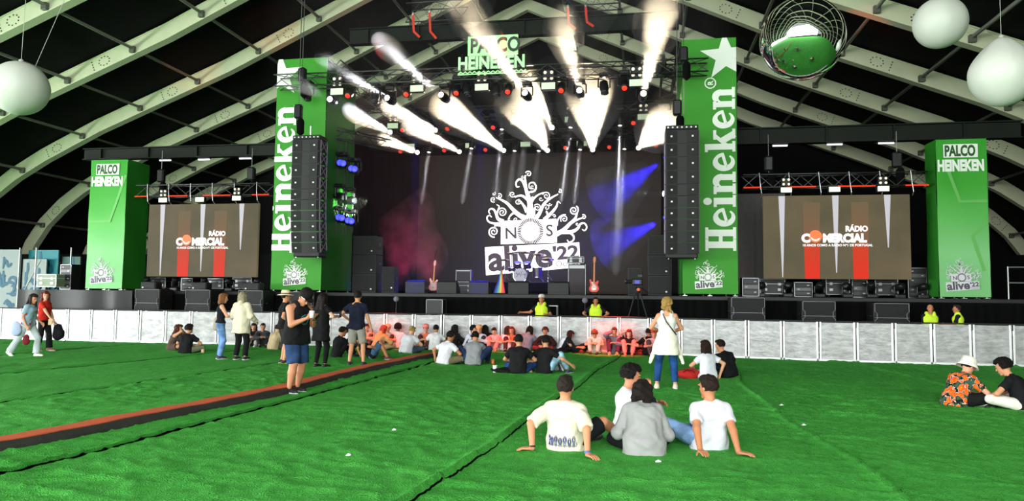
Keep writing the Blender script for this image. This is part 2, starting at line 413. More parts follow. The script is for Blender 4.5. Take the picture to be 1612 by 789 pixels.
drape(-13.3, -10.85, 34.6, DZ, 9.0, 'wall_stage_side', fold=.06); drape(1.0, 3.4, 34.6, DZ, 9.0, 'wall_stage_side', fold=.06)
drape(-13.2, 3.3, 36.2, DZ, 11.2, 'wall_backdrop', fold=.06, pitch=.8)
drape(3.35, 5.2, 27.85, DZ, 5.6, 'wall_wing', mat('grey_drape', (.16, .15, .15, 1), .9, noise=.2), fold=.05)
drape(27.3, 34.6, -13.2, DZ, 9.0, 'wall_stage_side', axis=1, fold=.06); drape(27.3, 34.6, 3.3, DZ, 9.0, 'wall_stage_side', axis=1, fold=.06)
drape(-38, -13.3, 33.5, 0, 3.7, 'wall_backdrop', fold=.06, pitch=.8); drape(3.4, 24, 33.5, 0, 3.7, 'wall_backdrop', fold=.06, pitch=.8)

# ================================================================== branded towers
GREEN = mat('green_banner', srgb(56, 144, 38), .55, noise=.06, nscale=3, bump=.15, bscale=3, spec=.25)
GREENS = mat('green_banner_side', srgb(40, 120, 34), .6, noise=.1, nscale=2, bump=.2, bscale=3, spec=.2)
PRINTW = mat('white_lettering', (.84, .9, .82, 1), .6)
INK = mat('grey_violet_ink', srgb(86, 78, 92), .6)
def clip(poly, a, b, c):
    out = []; n = len(poly)
    for i in range(n):
        p, q = poly[i], poly[(i + 1) % n]; dp = a * p[0] + b * p[1] - c; dq = a * q[0] + b * q[1] - c
        if dp <= 0: out.append(p)
        if dp * dq < 0: t = dp / (dp - dq); out.append((p[0] + (q[0] - p[0]) * t, p[1] + (q[1] - p[1]) * t))
    return out
def stroke_quads(pts, wd):
    P = np.array(pts, float); m = len(P); W = np.interp(np.linspace(0, 1, m), np.linspace(0, 1, len(wd)), wd)
    T = np.gradient(P, axis=0); T /= np.linalg.norm(T, axis=1)[:, None] + 1e-9; L = np.stack([-T[:, 1], T[:, 0]], 1) * W[:, None] / 2
    A, B = P - L, P + L
    return [[tuple(A[i]), tuple(A[i + 1]), tuple(B[i + 1]), tuple(B[i])] for i in range(m - 1)]
def rect(a, b, c, d): return [(a, c), (b, c), (b, d), (a, d)]
def arc(cx, cy, rx, ry, a0, a1, n=26): return [(cx + rx * math.cos(math.radians(a0 + (a1 - a0) * i / n)), cy + ry * math.sin(math.radians(a0 + (a1 - a0) * i / n))) for i in range(n + 1)]
def slab_letters():
    """the eight slab-serif letters of the brand word; s runs along the word, h is the letter height, capital = 1"""
    out = []; s = 0.0
    for ch in 'Heineken':
        L = []
        if ch == 'H':
            for x in (.1, .55): L += [rect(x, x + .25, 0, 1), rect(x - .1, x + .34, 0, .1), rect(x - .1, x + .34, .9, 1)]
            L += [rect(.3, .6, .44, .56)]; wd = .92
        elif ch == 'e':
            L += stroke_quads(arc(.37, .37, .265, .285, 5, 322, 36), [.14, .12, .2, .23, .2, .13, .05]); L += stroke_quads([(.17, .30), (.4, .36), (.69, .43)], [.1, .1, .1]); wd = .74
        elif ch == 'i':
            L += [rect(.1, .35, 0, .72), rect(0, .45, 0, .1), rect(0, .3, .62, .72), [(.22 + .14 * math.cos(2 * PI * k / 20), .92 + .14 * math.sin(2 * PI * k / 20)) for k in range(20)]]; wd = .49
        elif ch == 'n':
            L += [rect(.08, .31, 0, .72), rect(0, .4, 0, .1), rect(0, .3, .62, .72), rect(.53, .76, 0, .46), rect(.45, .85, 0, .1)]
            L += stroke_quads(arc(.47, .44, .19, .2, 165, 0, 18), [.08, .2, .24, .23]); wd = .88
        elif ch == 'k':
            L += [rect(.08, .31, 0, 1), rect(0, .4, 0, .1), rect(0, .3, .9, 1)]; L += stroke_quads([(.26, .3), (.62, .66)], [.13, .13]); L += stroke_quads([(.4, .46), (.68, .04)], [.24, .24])
            L += [rect(.47, .84, .62, .72), rect(.5, .88, 0, .1)]; wd = .9
        out += [[(p[0] + s, p[1]) for p in q] for q in L]; s += wd
    return out, s
def star_poly(cx, cy, R, rot, r=.4):
    return [(cx + (R if k % 2 == 0 else R * r) * math.cos(math.radians(rot + 36 * k)), cy + (R if k % 2 == 0 else R * r) * math.sin(math.radians(rot + 36 * k))) for k in range(10)]

# ---- the festival logo: a tree of curls over a letter board; drawn in its own units (u right, v up, centre 0,0)
def curl(cx, cy, r, a0, turns, n=30, r1=.12): return [(cx + r * (1 - (1 - r1) * i / n) * math.cos(math.radians(a0) + turns * 2 * PI * i / n), cy + r * (1 - (1 - r1) * i / n) * math.sin(math.radians(a0) + turns * 2 * PI * i / n)) for i in range(n + 1)]
def smooth(P, n=26):
    P = np.array(P, float); m = len(P); t = np.linspace(0, m - 1, n); out = []
    for q in t:
        i = min(int(q), m - 2); f = q - i; p0, p1, p2, p3 = P[max(i - 1, 0)], P[i], P[i + 1], P[min(i + 2, m - 1)]
        out.append(.5 * ((2 * p1) + (-p0 + p2) * f + (2 * p0 - 5 * p1 + 4 * p2 - p3) * f * f + (-p0 + 3 * p1 - 3 * p2 + p3) * f ** 3))
    return out
TREE = [([(375, 390), (374, 330), (372, 270), (360, 220), (345, 170), (340, 120), (336, 88), (342, 70)], [66, 46, 36, 28, 20, 14, 9, 7]),
 ([(352, 200), (338, 150), (318, 108), (294, 98), (274, 120), (280, 150), (298, 148)], [22, 20, 17, 13, 11, 9, 6]),
 ([(352, 190), (378, 186), (404, 178), (413, 150), (396, 122), (368, 128), (366, 158), (388, 166)], [14, 13, 12, 11, 9, 8, 7, 5]),
 ([(360, 245), (322, 214), (290, 212), (268, 222)], [18, 15, 11, 7]), ([(352, 325), (335, 290), (312, 258), (292, 236)], [26, 18, 12, 7]),
 ([(345, 368), (300, 346), (255, 306), (215, 264), (170, 237), (136, 222)], [38, 30, 24, 18, 12, 7]),
 ([(290, 345), (262, 330), (236, 350), (222, 372)], [20, 14, 10, 6]), ([(188, 388), (152, 370), (136, 332), (120, 305), (98, 300), (84, 318), (96, 336)], [30, 22, 16, 12, 10, 8, 6]),
 ([(140, 345), (150, 310), (158, 285), (140, 270)], [14, 10, 8, 5]), ([(185, 402), (140, 402), (100, 396), (78, 380), (74, 356), (92, 345), (106, 358)], [18, 15, 12, 10, 9, 8, 6]),
 ([(180, 418), (150, 414), (125, 418)], [16, 12, 9]), ([(384, 255), (400, 230), (430, 206), (466, 192)], [16, 13, 10, 7]), ([(400, 350), (402, 310), (412, 285)], [18, 13, 8]),
 ([(405, 380), (438, 334), (470, 268), (520, 228), (566, 204)], [32, 24, 18, 12, 7]), ([(470, 378), (518, 334), (552, 292), (564, 256), (582, 268)], [26, 20, 14, 9, 5]),
 ([(500, 360), (490, 330), (484, 318)], [16, 12, 9]), ([(552, 478), (600, 452), (645, 408), (682, 370), (694, 335)], [36, 28, 22, 16, 9]), ([(655, 402), (690, 382), (728, 368)], [18, 13, 8]),
 ([(590, 462), (655, 462), (698, 440), (716, 410), (744, 404), (760, 430), (746, 454), (728, 444)], [28, 24, 18, 13, 10, 9, 8, 5]), ([(640, 462), (670, 488), (670, 518), (642, 532), (628, 515)], [18, 12, 10, 8, 6]),
 ([(558, 420), (566, 375), (590, 350), (618, 345)], [12, 9, 8, 6])]
CURLS = [(360, 62, 22, 200, 1.28, 9), (320, 80, 14, 330, 1.04, 7), (250, 200, 22, 30, 1.36, 9), (288, 252, 20, 20, 1.28, 8), (160, 212, 18, 240, 1.20, 8), (115, 235, 20, 60, 1.28, 8), (118, 195, 13, 300, 1.04, 6), (230, 370, 12, 60, 0.96, 6), (275, 375, 15, 120, 1.04, 7),
 (180, 325, 33, 200, 1.75, 11), (122, 458, 38, 80, 1.84, 13), (388, 150, 14, 60, 0.96, 6), (485, 215, 28, 200, 1.56, 9), (448, 235, 16, 20, 1.04, 7), (423, 295, 26, 220, 1.56, 9), (577, 185, 15, 250, 1.20, 9), (487, 295, 22, 210, 1.20, 8), (510, 272, 12, 0, 0.96, 6),
 (672, 315, 33, 300, 1.75, 12), (738, 362, 17, 240, 1.20, 9), (695, 408, 10, 60, 1.04, 7), (608, 375, 27, 140, 1.56, 9), (540, 355, 13, 200, 1.04, 7), (390, 225, 10, 90, 0.96, 6)]
def logo(parent, O, U, V, width, light, ink, ring=None, partname='logo', t=.006):
    """returns the logo part, its board and its lettering; O = centre, width = overall width"""
    k = width / 690; O = np.array(O, float); U = np.array(U, float); V = np.array(V, float); Nn = np.cross(U, V)
    T = lambda p: ((p[0] - 412) * k, (400 - p[1]) * k)
    m = MB()
    for pts, wd in TREE: m.ribbon([T(p) for p in smooth(pts)], [a * k for a in wd], O, U, V, t)
    for cx, cy, r, a0, tu, wd in CURLS: m.ribbon([T(p) for p in curl(cx, cy, r, a0, tu)], [wd * k * .72, wd * k * .6, wd * k * .45], O + Nn * t * .3, U, V, t)
    lg = m.build(partname, light, parent, fix=False)
    b = MB(); b.prism([T(p) for p in ((172, 545), (560, 535), (555, 372), (172, 385))], O + Nn * t * .5, U, V, t); b.prism([T(p) for p in ((72, 758), (718, 700), (710, 533), (62, 565))], O + Nn * t * .8, U, V, t)
    b.build('board', light, lg, fix=False)
    x = MB(); e = O + Nn * t * 2.2
    for i in range(44):
        a = 2 * PI * i / 44; x.ribbon([T((377 + r * math.cos(a), 458 + r * math.sin(a) * 1.03)) for r in (64, 88)], [7 * k, 9 * k], e, U, V, t * .3)
    def tx(s, px, py, h, bold, sx=1.0, rot=-.075):
        c, s_ = math.cos(-rot), math.sin(-rot); p = T((px, py)); x.text(s, e + U * p[0] + V * p[1], U * c + V * s_, V * c - U * s_, h * k, bold, sx, t * .3)
    tx('N', 200, 508, 78, .016, 1.05, -.05); tx('S', 484, 490, 80, .016, 1.0, -.05)
    tx('alive', 92, 726, 172, .032, 1.04); tx("'22", 534, 650, 88, .036, 1.22); tx('Oeiras', 552, 698, 40, -.006, 1.0)
    x.build('lettering', ink, lg, fix=False)
    return lg

def banner_tower(X0, X1, Z0, Z1, depth, side, label, y0=24.5):
    t = thing('banner_tower', label, 'banner tower', ((X0 + X1) / 2, y0 + depth / 2, DZ), 0)
    # scaffold uprights and feet that carry the cloth
    m = MB()
    for x in (X0 + .08, X1 - .08, (X0 + X1) / 2):
        for y in (y0 + .08, y0 + depth - .08): m.tube((x, y, DZ), (x, y, Z1 - .05), .025); m.box((x, y, DZ + .01), (.14, .14, .02))
    for z in np.arange(Z0 + .2, Z1, 1.0):
        m.tube((X0 + .08, y0 + .08, z), (X1 - .08, y0 + .08, z), .02); m.tube((X0 + .08, y0 + depth - .08, z), (X1 - .08, y0 + depth - .08, z), .02)
        for x in (X0 + .08, X1 - .08): m.tube((x, y0 + .08, z), (x, y0 + depth - .08, z), .02)
    m.build('frame', SCAF, t, world=True)
    def cloth(fn, nu, nv):
        m = MB(); v = [fn(i / nu, j / nv) for j in range(nv + 1) for i in range(nu + 1)]
        m.add(v, [(j * (nu + 1) + i, j * (nu + 1) + i + 1, (j + 1) * (nu + 1) + i + 1, (j + 1) * (nu + 1) + i) for j in range(nv) for i in range(nu)]); return m
    rr = random.Random(int(X0 * 10))
    ph = rr.random() * 6
    wr = lambda u, w: .012 * math.sin(w * 9 + u * 5 + ph) + .006 * math.sin(w * 31 + ph)
    H = Z1 - Z0
    return t, cloth, wr
def add_letters(t, polys, O, U, V, k, mt, clips=(), name='lettering', step=.0004):
    m = MB(); O = np.array(O, float)
    for i, q in enumerate(polys):
        q = [(p[0] * k, p[1] * k) for p in q]
        for c in clips: q = clip(q, *c)
        if len(q) >= 3: m.prism(q, O, U, V, .008 + step * (i % 7))
    return m.build(name, mt, t, world=True, fix=False)

for side in (-1, 1):
    X0, X1 = ((-13.15, -11.22), (1.35, 3.1))[side > 0]; Z0, Z1 = 1.87, 10.33; dep = 2.7
    t, cloth, wr = banner_tower(X0, X1, Z0, Z1, dep, side, ('tall green tower left of the stage, its white word cut off at the edge', 'tall green tower right of the stage with the whole white word and a star')[side > 0])
    fx = lambda u, w: (X0 + (X1 - X0) * u, 24.5 - .01 - wr(u, w) * .6, Z0 + (Z1 - Z0) * w)
    cloth(fx, 8, 60).build('front_panel', GREEN, t, world=True, smooth=True)
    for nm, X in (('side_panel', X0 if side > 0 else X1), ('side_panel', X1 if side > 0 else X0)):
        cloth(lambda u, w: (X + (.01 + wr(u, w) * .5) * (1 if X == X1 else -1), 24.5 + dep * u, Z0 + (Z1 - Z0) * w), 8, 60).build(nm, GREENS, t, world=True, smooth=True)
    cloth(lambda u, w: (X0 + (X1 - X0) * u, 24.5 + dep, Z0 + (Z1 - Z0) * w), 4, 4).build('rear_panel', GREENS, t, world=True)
    polys, wlen = slab_letters(); k = 5.42 / wlen
    cap = .97
    polys = [[(p[0], p[1] * cap / k) for p in q] for q in polys]
    # the word climbs the banner: s upwards, letter tops towards -X
    if side > 0: base = X1 - .05; z0 = Z0 + 1.40
    else: base = X0 + .80; z0 = Z0 + 1.33
    O = (base, 24.5 - .03, z0); cl = [(0, 1, base - X0)]
    add_letters(t, polys, O, (0, 0, 1), (-1, 0, 0), k, PRINTW, cl)
    cx, cz = (X1 - .34 if side > 0 else X0 + .16), Z1 - .62; sp = star_poly(0, 0, .84, 93)
    sp = clip(sp, 1, 0, X1 - cx); sp = clip(sp, -1, 0, cx - X0); sp = clip(sp, 0, 1, Z1 - cz)
    m = MB(); m.prism(sp, (cx, 24.5 - .024, cz), (1, 0, 0), (0, 0, 1), .008); m.build('star', PRINTW, t, world=True, fix=False)
    if side > 0:
        m = MB(); O2 = np.array((X1 - .83, 24.5 - .03, z0 + 5.55)); m.ribbon([(.17 * math.cos(a), .17 * math.sin(a)) for a in np.linspace(0, 2 * PI, 28)], .035, O2, (0, 0, 1), (-1, 0, 0), .006)
        m.text('R', O2 + np.array((.085, 0, -.07)), (0, 0, 1), (-1, 0, 0), .17, .03, 1, .006); m.build('registered_mark', PRINTW, t, world=True, fix=False)
    l = t.location
    logo(t, ((X0 + X1) / 2 - .02 - l[0], 24.5 - .02 - l[1], Z0 + .62 - l[2]), (1, 0, 0), (0, 0, 1), .92, PRINTW, INK)

# the two shorter towers at the flanks: printed green fading to pale at the foot, with a star outline
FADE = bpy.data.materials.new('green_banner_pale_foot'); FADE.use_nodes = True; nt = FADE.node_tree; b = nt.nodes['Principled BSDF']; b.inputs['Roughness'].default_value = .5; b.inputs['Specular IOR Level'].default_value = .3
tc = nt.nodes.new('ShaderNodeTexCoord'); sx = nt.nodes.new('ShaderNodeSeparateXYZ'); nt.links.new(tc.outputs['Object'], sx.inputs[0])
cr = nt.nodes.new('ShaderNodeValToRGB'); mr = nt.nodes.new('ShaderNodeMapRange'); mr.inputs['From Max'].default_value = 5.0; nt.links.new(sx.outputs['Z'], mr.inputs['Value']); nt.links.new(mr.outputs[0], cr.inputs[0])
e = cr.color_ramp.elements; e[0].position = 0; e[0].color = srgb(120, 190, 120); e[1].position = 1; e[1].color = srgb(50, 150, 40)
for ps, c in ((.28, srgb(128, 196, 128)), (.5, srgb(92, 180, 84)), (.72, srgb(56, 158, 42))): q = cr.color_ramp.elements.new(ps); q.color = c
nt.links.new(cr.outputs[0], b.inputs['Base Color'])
OUTL = mat('pale_green_outline', srgb(98, 178, 84), .5)
for side in (-1, 1):
    X0, X1 = ((-20.72, -19.16), (9.08, 10.52))[side > 0]; Z0, Z1 = 1.85, 6.75; dep = (1.25, .85)[side > 0]
    t, cloth, wr = banner_tower(X0, X1, Z0, Z1, dep, side, ('short green tower with pale foot at the left flank, beside the white flight case', 'short green tower with pale foot at the right flank, beside the right screen')[side > 0])
    for nm, X in (('side_panel', X1), ('side_panel', X0)):
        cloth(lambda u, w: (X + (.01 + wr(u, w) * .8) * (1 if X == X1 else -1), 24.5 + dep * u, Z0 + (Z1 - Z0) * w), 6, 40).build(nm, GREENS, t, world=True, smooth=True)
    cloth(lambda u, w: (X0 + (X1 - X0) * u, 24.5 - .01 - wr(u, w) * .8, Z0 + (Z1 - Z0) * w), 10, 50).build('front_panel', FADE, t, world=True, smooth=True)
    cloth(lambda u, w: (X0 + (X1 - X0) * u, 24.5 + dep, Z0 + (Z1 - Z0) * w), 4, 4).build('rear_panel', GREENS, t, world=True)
    W = X1 - X0; cxm = (X0 + X1) / 2
    m = MB(); F = 24.5 - .04; cz = Z1 - .37
    m2 = MB(); m2.span((cxm - .52, F, cz - .21), (cxm + .46, F - .004, cz + .21))
    pl = m2.build('name_plate', PRINTW, t, world=True)
    m = MB(); m.text('PALCO', (cxm - .49, F - .006, cz - .155), (1, 0, 0), (0, 0, 1), .33, .045, .60, .004); m.build('lettering', mat('green_ink', srgb(30, 80, 30), .6), pl).location = tuple(-t.location[i] for i in range(3))
    m = MB(); m.text('HEINEKEN', (cxm - .70, F, cz - .62), (1, 0, 0), (0, 0, 1), .34, .055, .60, .004); m.build('lettering', PRINTW, t, world=True, fix=False)
    m = MB()
    for sg in ((((-.02, 1.75), (.42, 1.75), (.75, 3.25)) if side < 0 else ((1.4, 2.95), (.62, 2.95), (.25, 4.1))), (((.0, 1.75), (.3, 1.75)) if side < 0 else ((1.38, 2.35), (.95, 1.85), (1.25, .8)))):
        pts = [(p[0], p[1]) for p in sg]; m.ribbon(pts if len(pts) > 2 else [pts[0], ((pts[0][0] + pts[1][0]) / 2, pts[0][1]), pts[1]], .1, (X0 + .02, F + .015, Z0), (1, 0, 0), (0, 0, 1), .004)
    if side < 0: m = MB(); m.ribbon([(0, 2.55), (.9, 2.55), (1.5, 4.3)], .1, (X0 + .02, F + .015, Z0), (1, 0, 0), (0, 0, 1), .004)
    m.build('star_outline', OUTL, t, world=True, fix=False)
    l = t.location
    logo(t, (cxm - .05 - l[0], F - l[1], Z0 + .68 - l[2]), (1, 0, 0), (0, 0, 1), 1.0, mat('pale_lilac_print', srgb(214, 214, 220), .6), INK)

# ================================================================== LED wall with the festival picture
LEDB = mat('led_dim_picture', (.01, .01, .01, 1), .5, emit=srgb(72, 54, 42), estr=.2, spec=.2)
LEDW = mat('led_white', (.1, .1, .1, 1), .5, emit=(1, .93, .97, 1), estr=2.2)
LEDK = mat('led_plum_ink', (.02, .02, .02, 1), .5, emit=srgb(84, 62, 76), estr=.6)
wall = thing('led_wall', 'large dark video wall at the back of the stage showing the glowing white tree logo', 'video wall', (-4.95, 34.6, DZ))
m = MB(); m.span((-10.8, 34.5, DZ + .1), (.95, 34.75, 8.65), .01); m.build('panel', LEDB, wall, world=True)
m = MB()
for x in np.linspace(-10.8, .95, 13): m.tube((x, 34.85, DZ), (x, 34.85, 8.8), .04, n=6)
for z in (2, 4, 6, 8): m.tube((-10.8, 34.85, z), (.95, 34.85, z), .03, n=6)
m.build('support_frame', BLACKM, wall, world=True)
lg = logo(wall, (-4.95 + 4.95 + .0, 34.49 - 34.6, 5.27 - DZ), (1, 0, 0), (0, 0, 1), 4.85, LEDW, LEDK)

# ================================================================== side screens
def emis_mat(name, build):
    m = bpy.data.materials.new(name); m.use_nodes = True; nt = m.node_tree; b = nt.nodes['Principled BSDF']; b.inputs['Base Color'].default_value = (.012, .012, .012, 1); b.inputs['Roughness'].default_value = .6; b.inputs['Specular IOR Level'].default_value = .15
    build(nt, b); return m
def scr_base(nt, b):
    tc = nt.nodes.new('ShaderNodeTexCoord'); n = nt.nodes.new('ShaderNodeTexNoise'); n.inputs['Scale'].default_value = .7; n.inputs['Detail'].default_value = 2
    nt.links.new(tc.outputs['Object'], n.inputs['Vector']); n2 = nt.nodes.new('ShaderNodeTexNoise'); n2.inputs['Scale'].default_value = 25; nt.links.new(tc.outputs['Object'], n2.inputs['Vector'])
    c = nt.nodes.new('ShaderNodeValToRGB'); c.color_ramp.elements[0].position = .35; c.color_ramp.elements[0].color = srgb(104, 98, 70); c.color_ramp.elements[1].position = .7; c.color_ramp.elements[1].color = srgb(134, 116, 84)
    ma = nt.nodes.new('ShaderNodeMath'); ma.operation = 'MULTIPLY_ADD'; ma.inputs[1].default_value = .25; nt.links.new(n2.outputs['Fac'], ma.inputs[0]); 
    mb2 = nt.nodes.new('ShaderNodeMath'); mb2.operation = 'MULTIPLY'; mb2.inputs[1].default_value = .75; nt.links.new(n.outputs['Fac'], mb2.inputs[0]); nt.links.new(mb2.outputs[0], ma.inputs[2])
    nt.links.new(ma.outputs[0], c.inputs[0]); nt.links.new(c.outputs[0], b.inputs['Emission Color']); b.inputs['Emission Strength'].default_value = .66
SCRB = emis_mat('screen_olive_picture', scr_base)
def scr_red(nt, b):
    tc = nt.nodes.new('ShaderNodeTexCoord'); s = nt.nodes.new('ShaderNodeSeparateXYZ'); nt.links.new(tc.outputs['Object'], s.inputs[0])
    mr = nt.nodes.new('ShaderNodeMapRange'); mr.inputs['From Min'].default_value = .1; mr.inputs['From Max'].default_value = 2.3; nt.links.new(s.outputs['Z'], mr.inputs['Value'])
    c = nt.nodes.new('ShaderNodeValToRGB'); c.color_ramp.elements[0].color = srgb(246, 44, 12); c.color_ramp.elements[1].color = srgb(122, 102, 72); q = c.color_ramp.elements.new(.4); q.color = srgb(222, 62, 24); q = c.color_ramp.elements.new(.48); q.color = srgb(140, 98, 66)
    nt.links.new(mr.outputs[0], c.inputs[0]); nt.links.new(c.outputs[0], b.inputs['Emission Color']); b.inputs['Emission Strength'].default_value = .85
SCRR = emis_mat('screen_red_beam_picture', scr_red)
SCRL = mat('screen_pale_beam_picture', (.02, .02, .02, 1), .5, emit=srgb(214, 212, 220), estr=.85)
SCRW = mat('screen_white_lettering', (.02, .02, .02, 1), .5, emit=(1, .97, .95, 1), estr=1.3)
SCRO = mat('screen_orange_disc', (.02, .02, .02, 1), .5, emit=srgb(255, 118, 40), estr=1.1)
for side in (-1, 1):
    X0, X1, Z0, Z1 = ((-18.25, -13.78, 2.32, 5.03), (3.92, 8.33, 2.38, 5.06))[side > 0]; Yf = 24.6
    t = thing('video_screen', ('side video screen left of the stage with a faded radio advert', 'side video screen right of the stage with a brighter radio advert')[side > 0], 'video screen', ((X0 + X1) / 2, Yf, Z0), 0)
    Wd = X1 - X0; H = Z1 - Z0; c0 = -Wd / 2
    m = MB(); m.span((c0, 0, 0), (-c0, .12, H), .01); m.build('panel', SCRB, t)
    m = MB(); m.span((c0 + .05, .13, .05), (-c0 - .05, .3, H - .05)); m.build('rear_frame', BLACKM, t)
    rs = (.335, .665); ls = (.13, .5, .85)
    for f in rs: m = MB(); m.prism([(-.22, .01), (.22, .01), (.26, 2.45), (-.26, 2.45)], (c0 + Wd * f, -.004, 0), (1, 0, 0), (0, 0, 1), .003); m.build('red_beam', SCRR, t, fix=False)
    for f, zb in zip(ls, (.05, .2, 1.0)): m = MB(); m.prism([(-.015, zb), (.015, zb), (.1, H - .01), (-.1, H - .01)], (c0 + Wd * f, -.008, 0), (1, 0, 0), (0, 0, 1), .003); m.build('pale_beam', SCRL, t, fix=False)
    k = Wd / 4.5
    m = MB(); ox = .02; zt = 1.42
    m.text('RÁDIO', (ox + .26, -.014, zt + .1), (1, 0, 0), (0, 0, 1), .17, .05, .92, .004)
    m.text('C', (ox - 1.06, -.014, zt - .24), (1, 0, 0), (0, 0, 1), .26, .07, 1.0, .004); m.text('MERCIAL', (ox - .42, -.014, zt - .24), (1, 0, 0), (0, 0, 1), .26, .065, .9, .004)
    m.text('10 ANOS COMO A RÁDIO Nº1 DE PORTUGAL', (ox - 1.04, -.014, zt - .38), (1, 0, 0), (0, 0, 1), .075, .03, .98, .004); m.build('lettering', SCRW, t, fix=False)
    m = MB(); m.prism([(.2 * math.cos(a), .2 * math.sin(a)) for a in np.linspace(0, 2 * PI, 32)[:-1]], (ox - .64, -.014, zt - .06), (1, 0, 0), (0, 0, 1), .004); d = m.build('orange_disc', SCRO, t, fix=False)
    m = MB(); m.prism([(.15 * math.cos(a), .15 * math.sin(a)) for a in np.linspace(PI * 1.05, PI * 1.9, 14)] + [(.1 * math.cos(a), -.03 + .07 * math.sin(a)) for a in np.linspace(PI * 1.85, PI * 1.1, 10)], (ox - .64, -.02, zt - .06), (1, 0, 0), (0, 0, 1), .003); m.build('smile', SCRW, d, fix=False)

# ================================================================== crowd barrier
BAR = [(-24.3, 22.65), (-22.2, 22.5), (-18, 22.3), (-14.1, 22.3), (-8.1, 22.95), (-3, 23.1), (-.5, 22.95), (1.8, 22.1), (4.9, 21.45), (9.75, 21.25), (11.5, 21.2)]
def bar_mat():
    m = bpy.data.materials.new('brushed_aluminium_sheet'); m.use_nodes = True; nt = m.node_tree; b = nt.nodes['Principled BSDF']; b.inputs['Metallic'].default_value = .35; b.inputs['Roughness'].default_value = .42
    tc = nt.nodes.new('ShaderNodeTexCoord'); mp = nt.nodes.new('ShaderNodeMapping'); mp.inputs['Scale'].default_value = (1, 1, 2.2); oi = nt.nodes.new('ShaderNodeObjectInfo')
    va = nt.nodes.new('ShaderNodeVectorMath'); va.operation = 'ADD'; nt.links.new(tc.outputs['Object'], va.inputs[0]); cb = nt.nodes.new('ShaderNodeCombineXYZ'); mu = nt.nodes.new('ShaderNodeMath'); mu.operation = 'MULTIPLY'; mu.inputs[1].default_value = 40
    nt.links.new(oi.outputs['Random'], mu.inputs[0]); nt.links.new(mu.outputs[0], cb.inputs[0]); nt.links.new(cb.outputs[0], va.inputs[1]); nt.links.new(va.outputs[0], mp.inputs[0])
    n = nt.nodes.new('ShaderNodeTexNoise'); n.inputs['Scale'].default_value = 3.2; n.inputs['Detail'].default_value = 7; n.inputs['Roughness'].default_value = .65; nt.links.new(mp.outputs[0], n.inputs['Vector'])
    c = nt.nodes.new('ShaderNodeValToRGB'); c.color_ramp.elements[0].position = .25; c.color_ramp.elements[0].color = (.2, .2, .195, 1); c.color_ramp.elements[1].position = .7; c.color_ramp.elements[1].color = (.54, .54, .55, 1)
    nt.links.new(n.outputs['Fac'], c.inputs[0]); nt.links.new(c.outputs[0], b.inputs['Base Color'])
    bp = nt.nodes.new('ShaderNodeBump'); bp.inputs['Strength'].default_value = .35; bp.inputs['Distance'].default_value = .05; nt.links.new(n.outputs['Fac'], bp.inputs['Height']); nt.links.new(bp.outputs[0], b.inputs['Normal'])
    return m
ALU = bar_mat(); ALUF = mat('aluminium_frame', (.8, .8, .82, 1), .35, metal=.4, noise=.08)
def make_barrier(wd):
    t = thing('crowd_barrier', 'aluminium crowd barrier section standing in the long row in front of the stage', 'barrier', (0, 0, 0), 0, 'crowd barrier sections in one row')
    m = MB(); m.box((0, 0, .58), (wd - .1, .012, 1.0)); m.build('panel', ALU, t)
    m = MB()
    for s in (-1, 1): m.box((s * (wd / 2 - .04), -.008, .56), (.055, .05, 1.08), .008)
    m.box((0, -.008, .05), (wd, .05, .07), .01); m.build('frame', ALUF, t)
    m = MB(); m.box((0, .01, 1.115), (wd, .09, .04), .015); m.build('top_rail', BLACK, t)
    m = MB(); m.box((wd / 2, -.03, 1.03), (.035, .03, .17), .008); m.build('latch', BLACK, t)
    m = MB(); m.box((0, -.12, .008), (wd - .06, .22, .012), .004); m.build('foot_plate', mat('worn_foot_plate', (.1, .1, .1, 1), .5, metal=.4, noise=.3), t)
    m = MB()
    for s in (-1, 1): m.tube((s * (wd / 2 - .08), .03, .95), (s * (wd / 2 - .08), .38, .03), .025)
    m.box((0, .2, .02), (wd - .09, .38, .03)); m.build('rear_strut', STEEL, t)
    return t
P = np.array(BAR); d = np.r_[0, np.cumsum(np.linalg.norm(np.diff(P, axis=0), axis=1))]
TENS = {2: 'twenty', 3: 'thirty', 4: 'forty'}; ONES = ['', 'first', 'second', 'third', 'fourth', 'fifth', 'sixth', 'seventh', 'eighth', 'ninth', 'tenth', 'eleventh', 'twelfth', 'thirteenth', 'fourteenth', 'fifteenth', 'sixteenth', 'seventeenth', 'eighteenth', 'nineteenth']
def ordinal(n): return ONES[n] if n < 20 else (TENS[n // 10] + '-' + ONES[n % 10]) if n % 10 else {20: 'twentieth', 30: 'thirtieth', 40: 'fortieth'}[n]
nb = int(d[-1] / .93); ss = np.linspace(0, d[-1], nb + 1); Q = np.stack([np.interp(ss, d, P[:, k]) for k in (0, 1)], 1)
for _ in range(5): Q[1:-1] = (Q[:-2] + 2 * Q[1:-1] + Q[2:]) / 4
BARQ = Q
bwd = float(np.mean(np.linalg.norm(np.diff(Q, axis=0), axis=1)))
b0 = make_barrier(bwd)
for i in range(nb):
    c = (Q[i] + Q[i + 1]) / 2; e = Q[i + 1] - Q[i]; o = b0 if i == 0 else dup(b0)
    o.location = (c[0], c[1], 0); o.rotation_euler = (0, 0, math.atan2(e[1], e[0])); o['label'] = 'aluminium crowd barrier section in front of the stage, %s from the left end' % ordinal(i + 1)
def bar_y(x): return float(np.interp(x, BARQ[:, 0], BARQ[:, 1]))

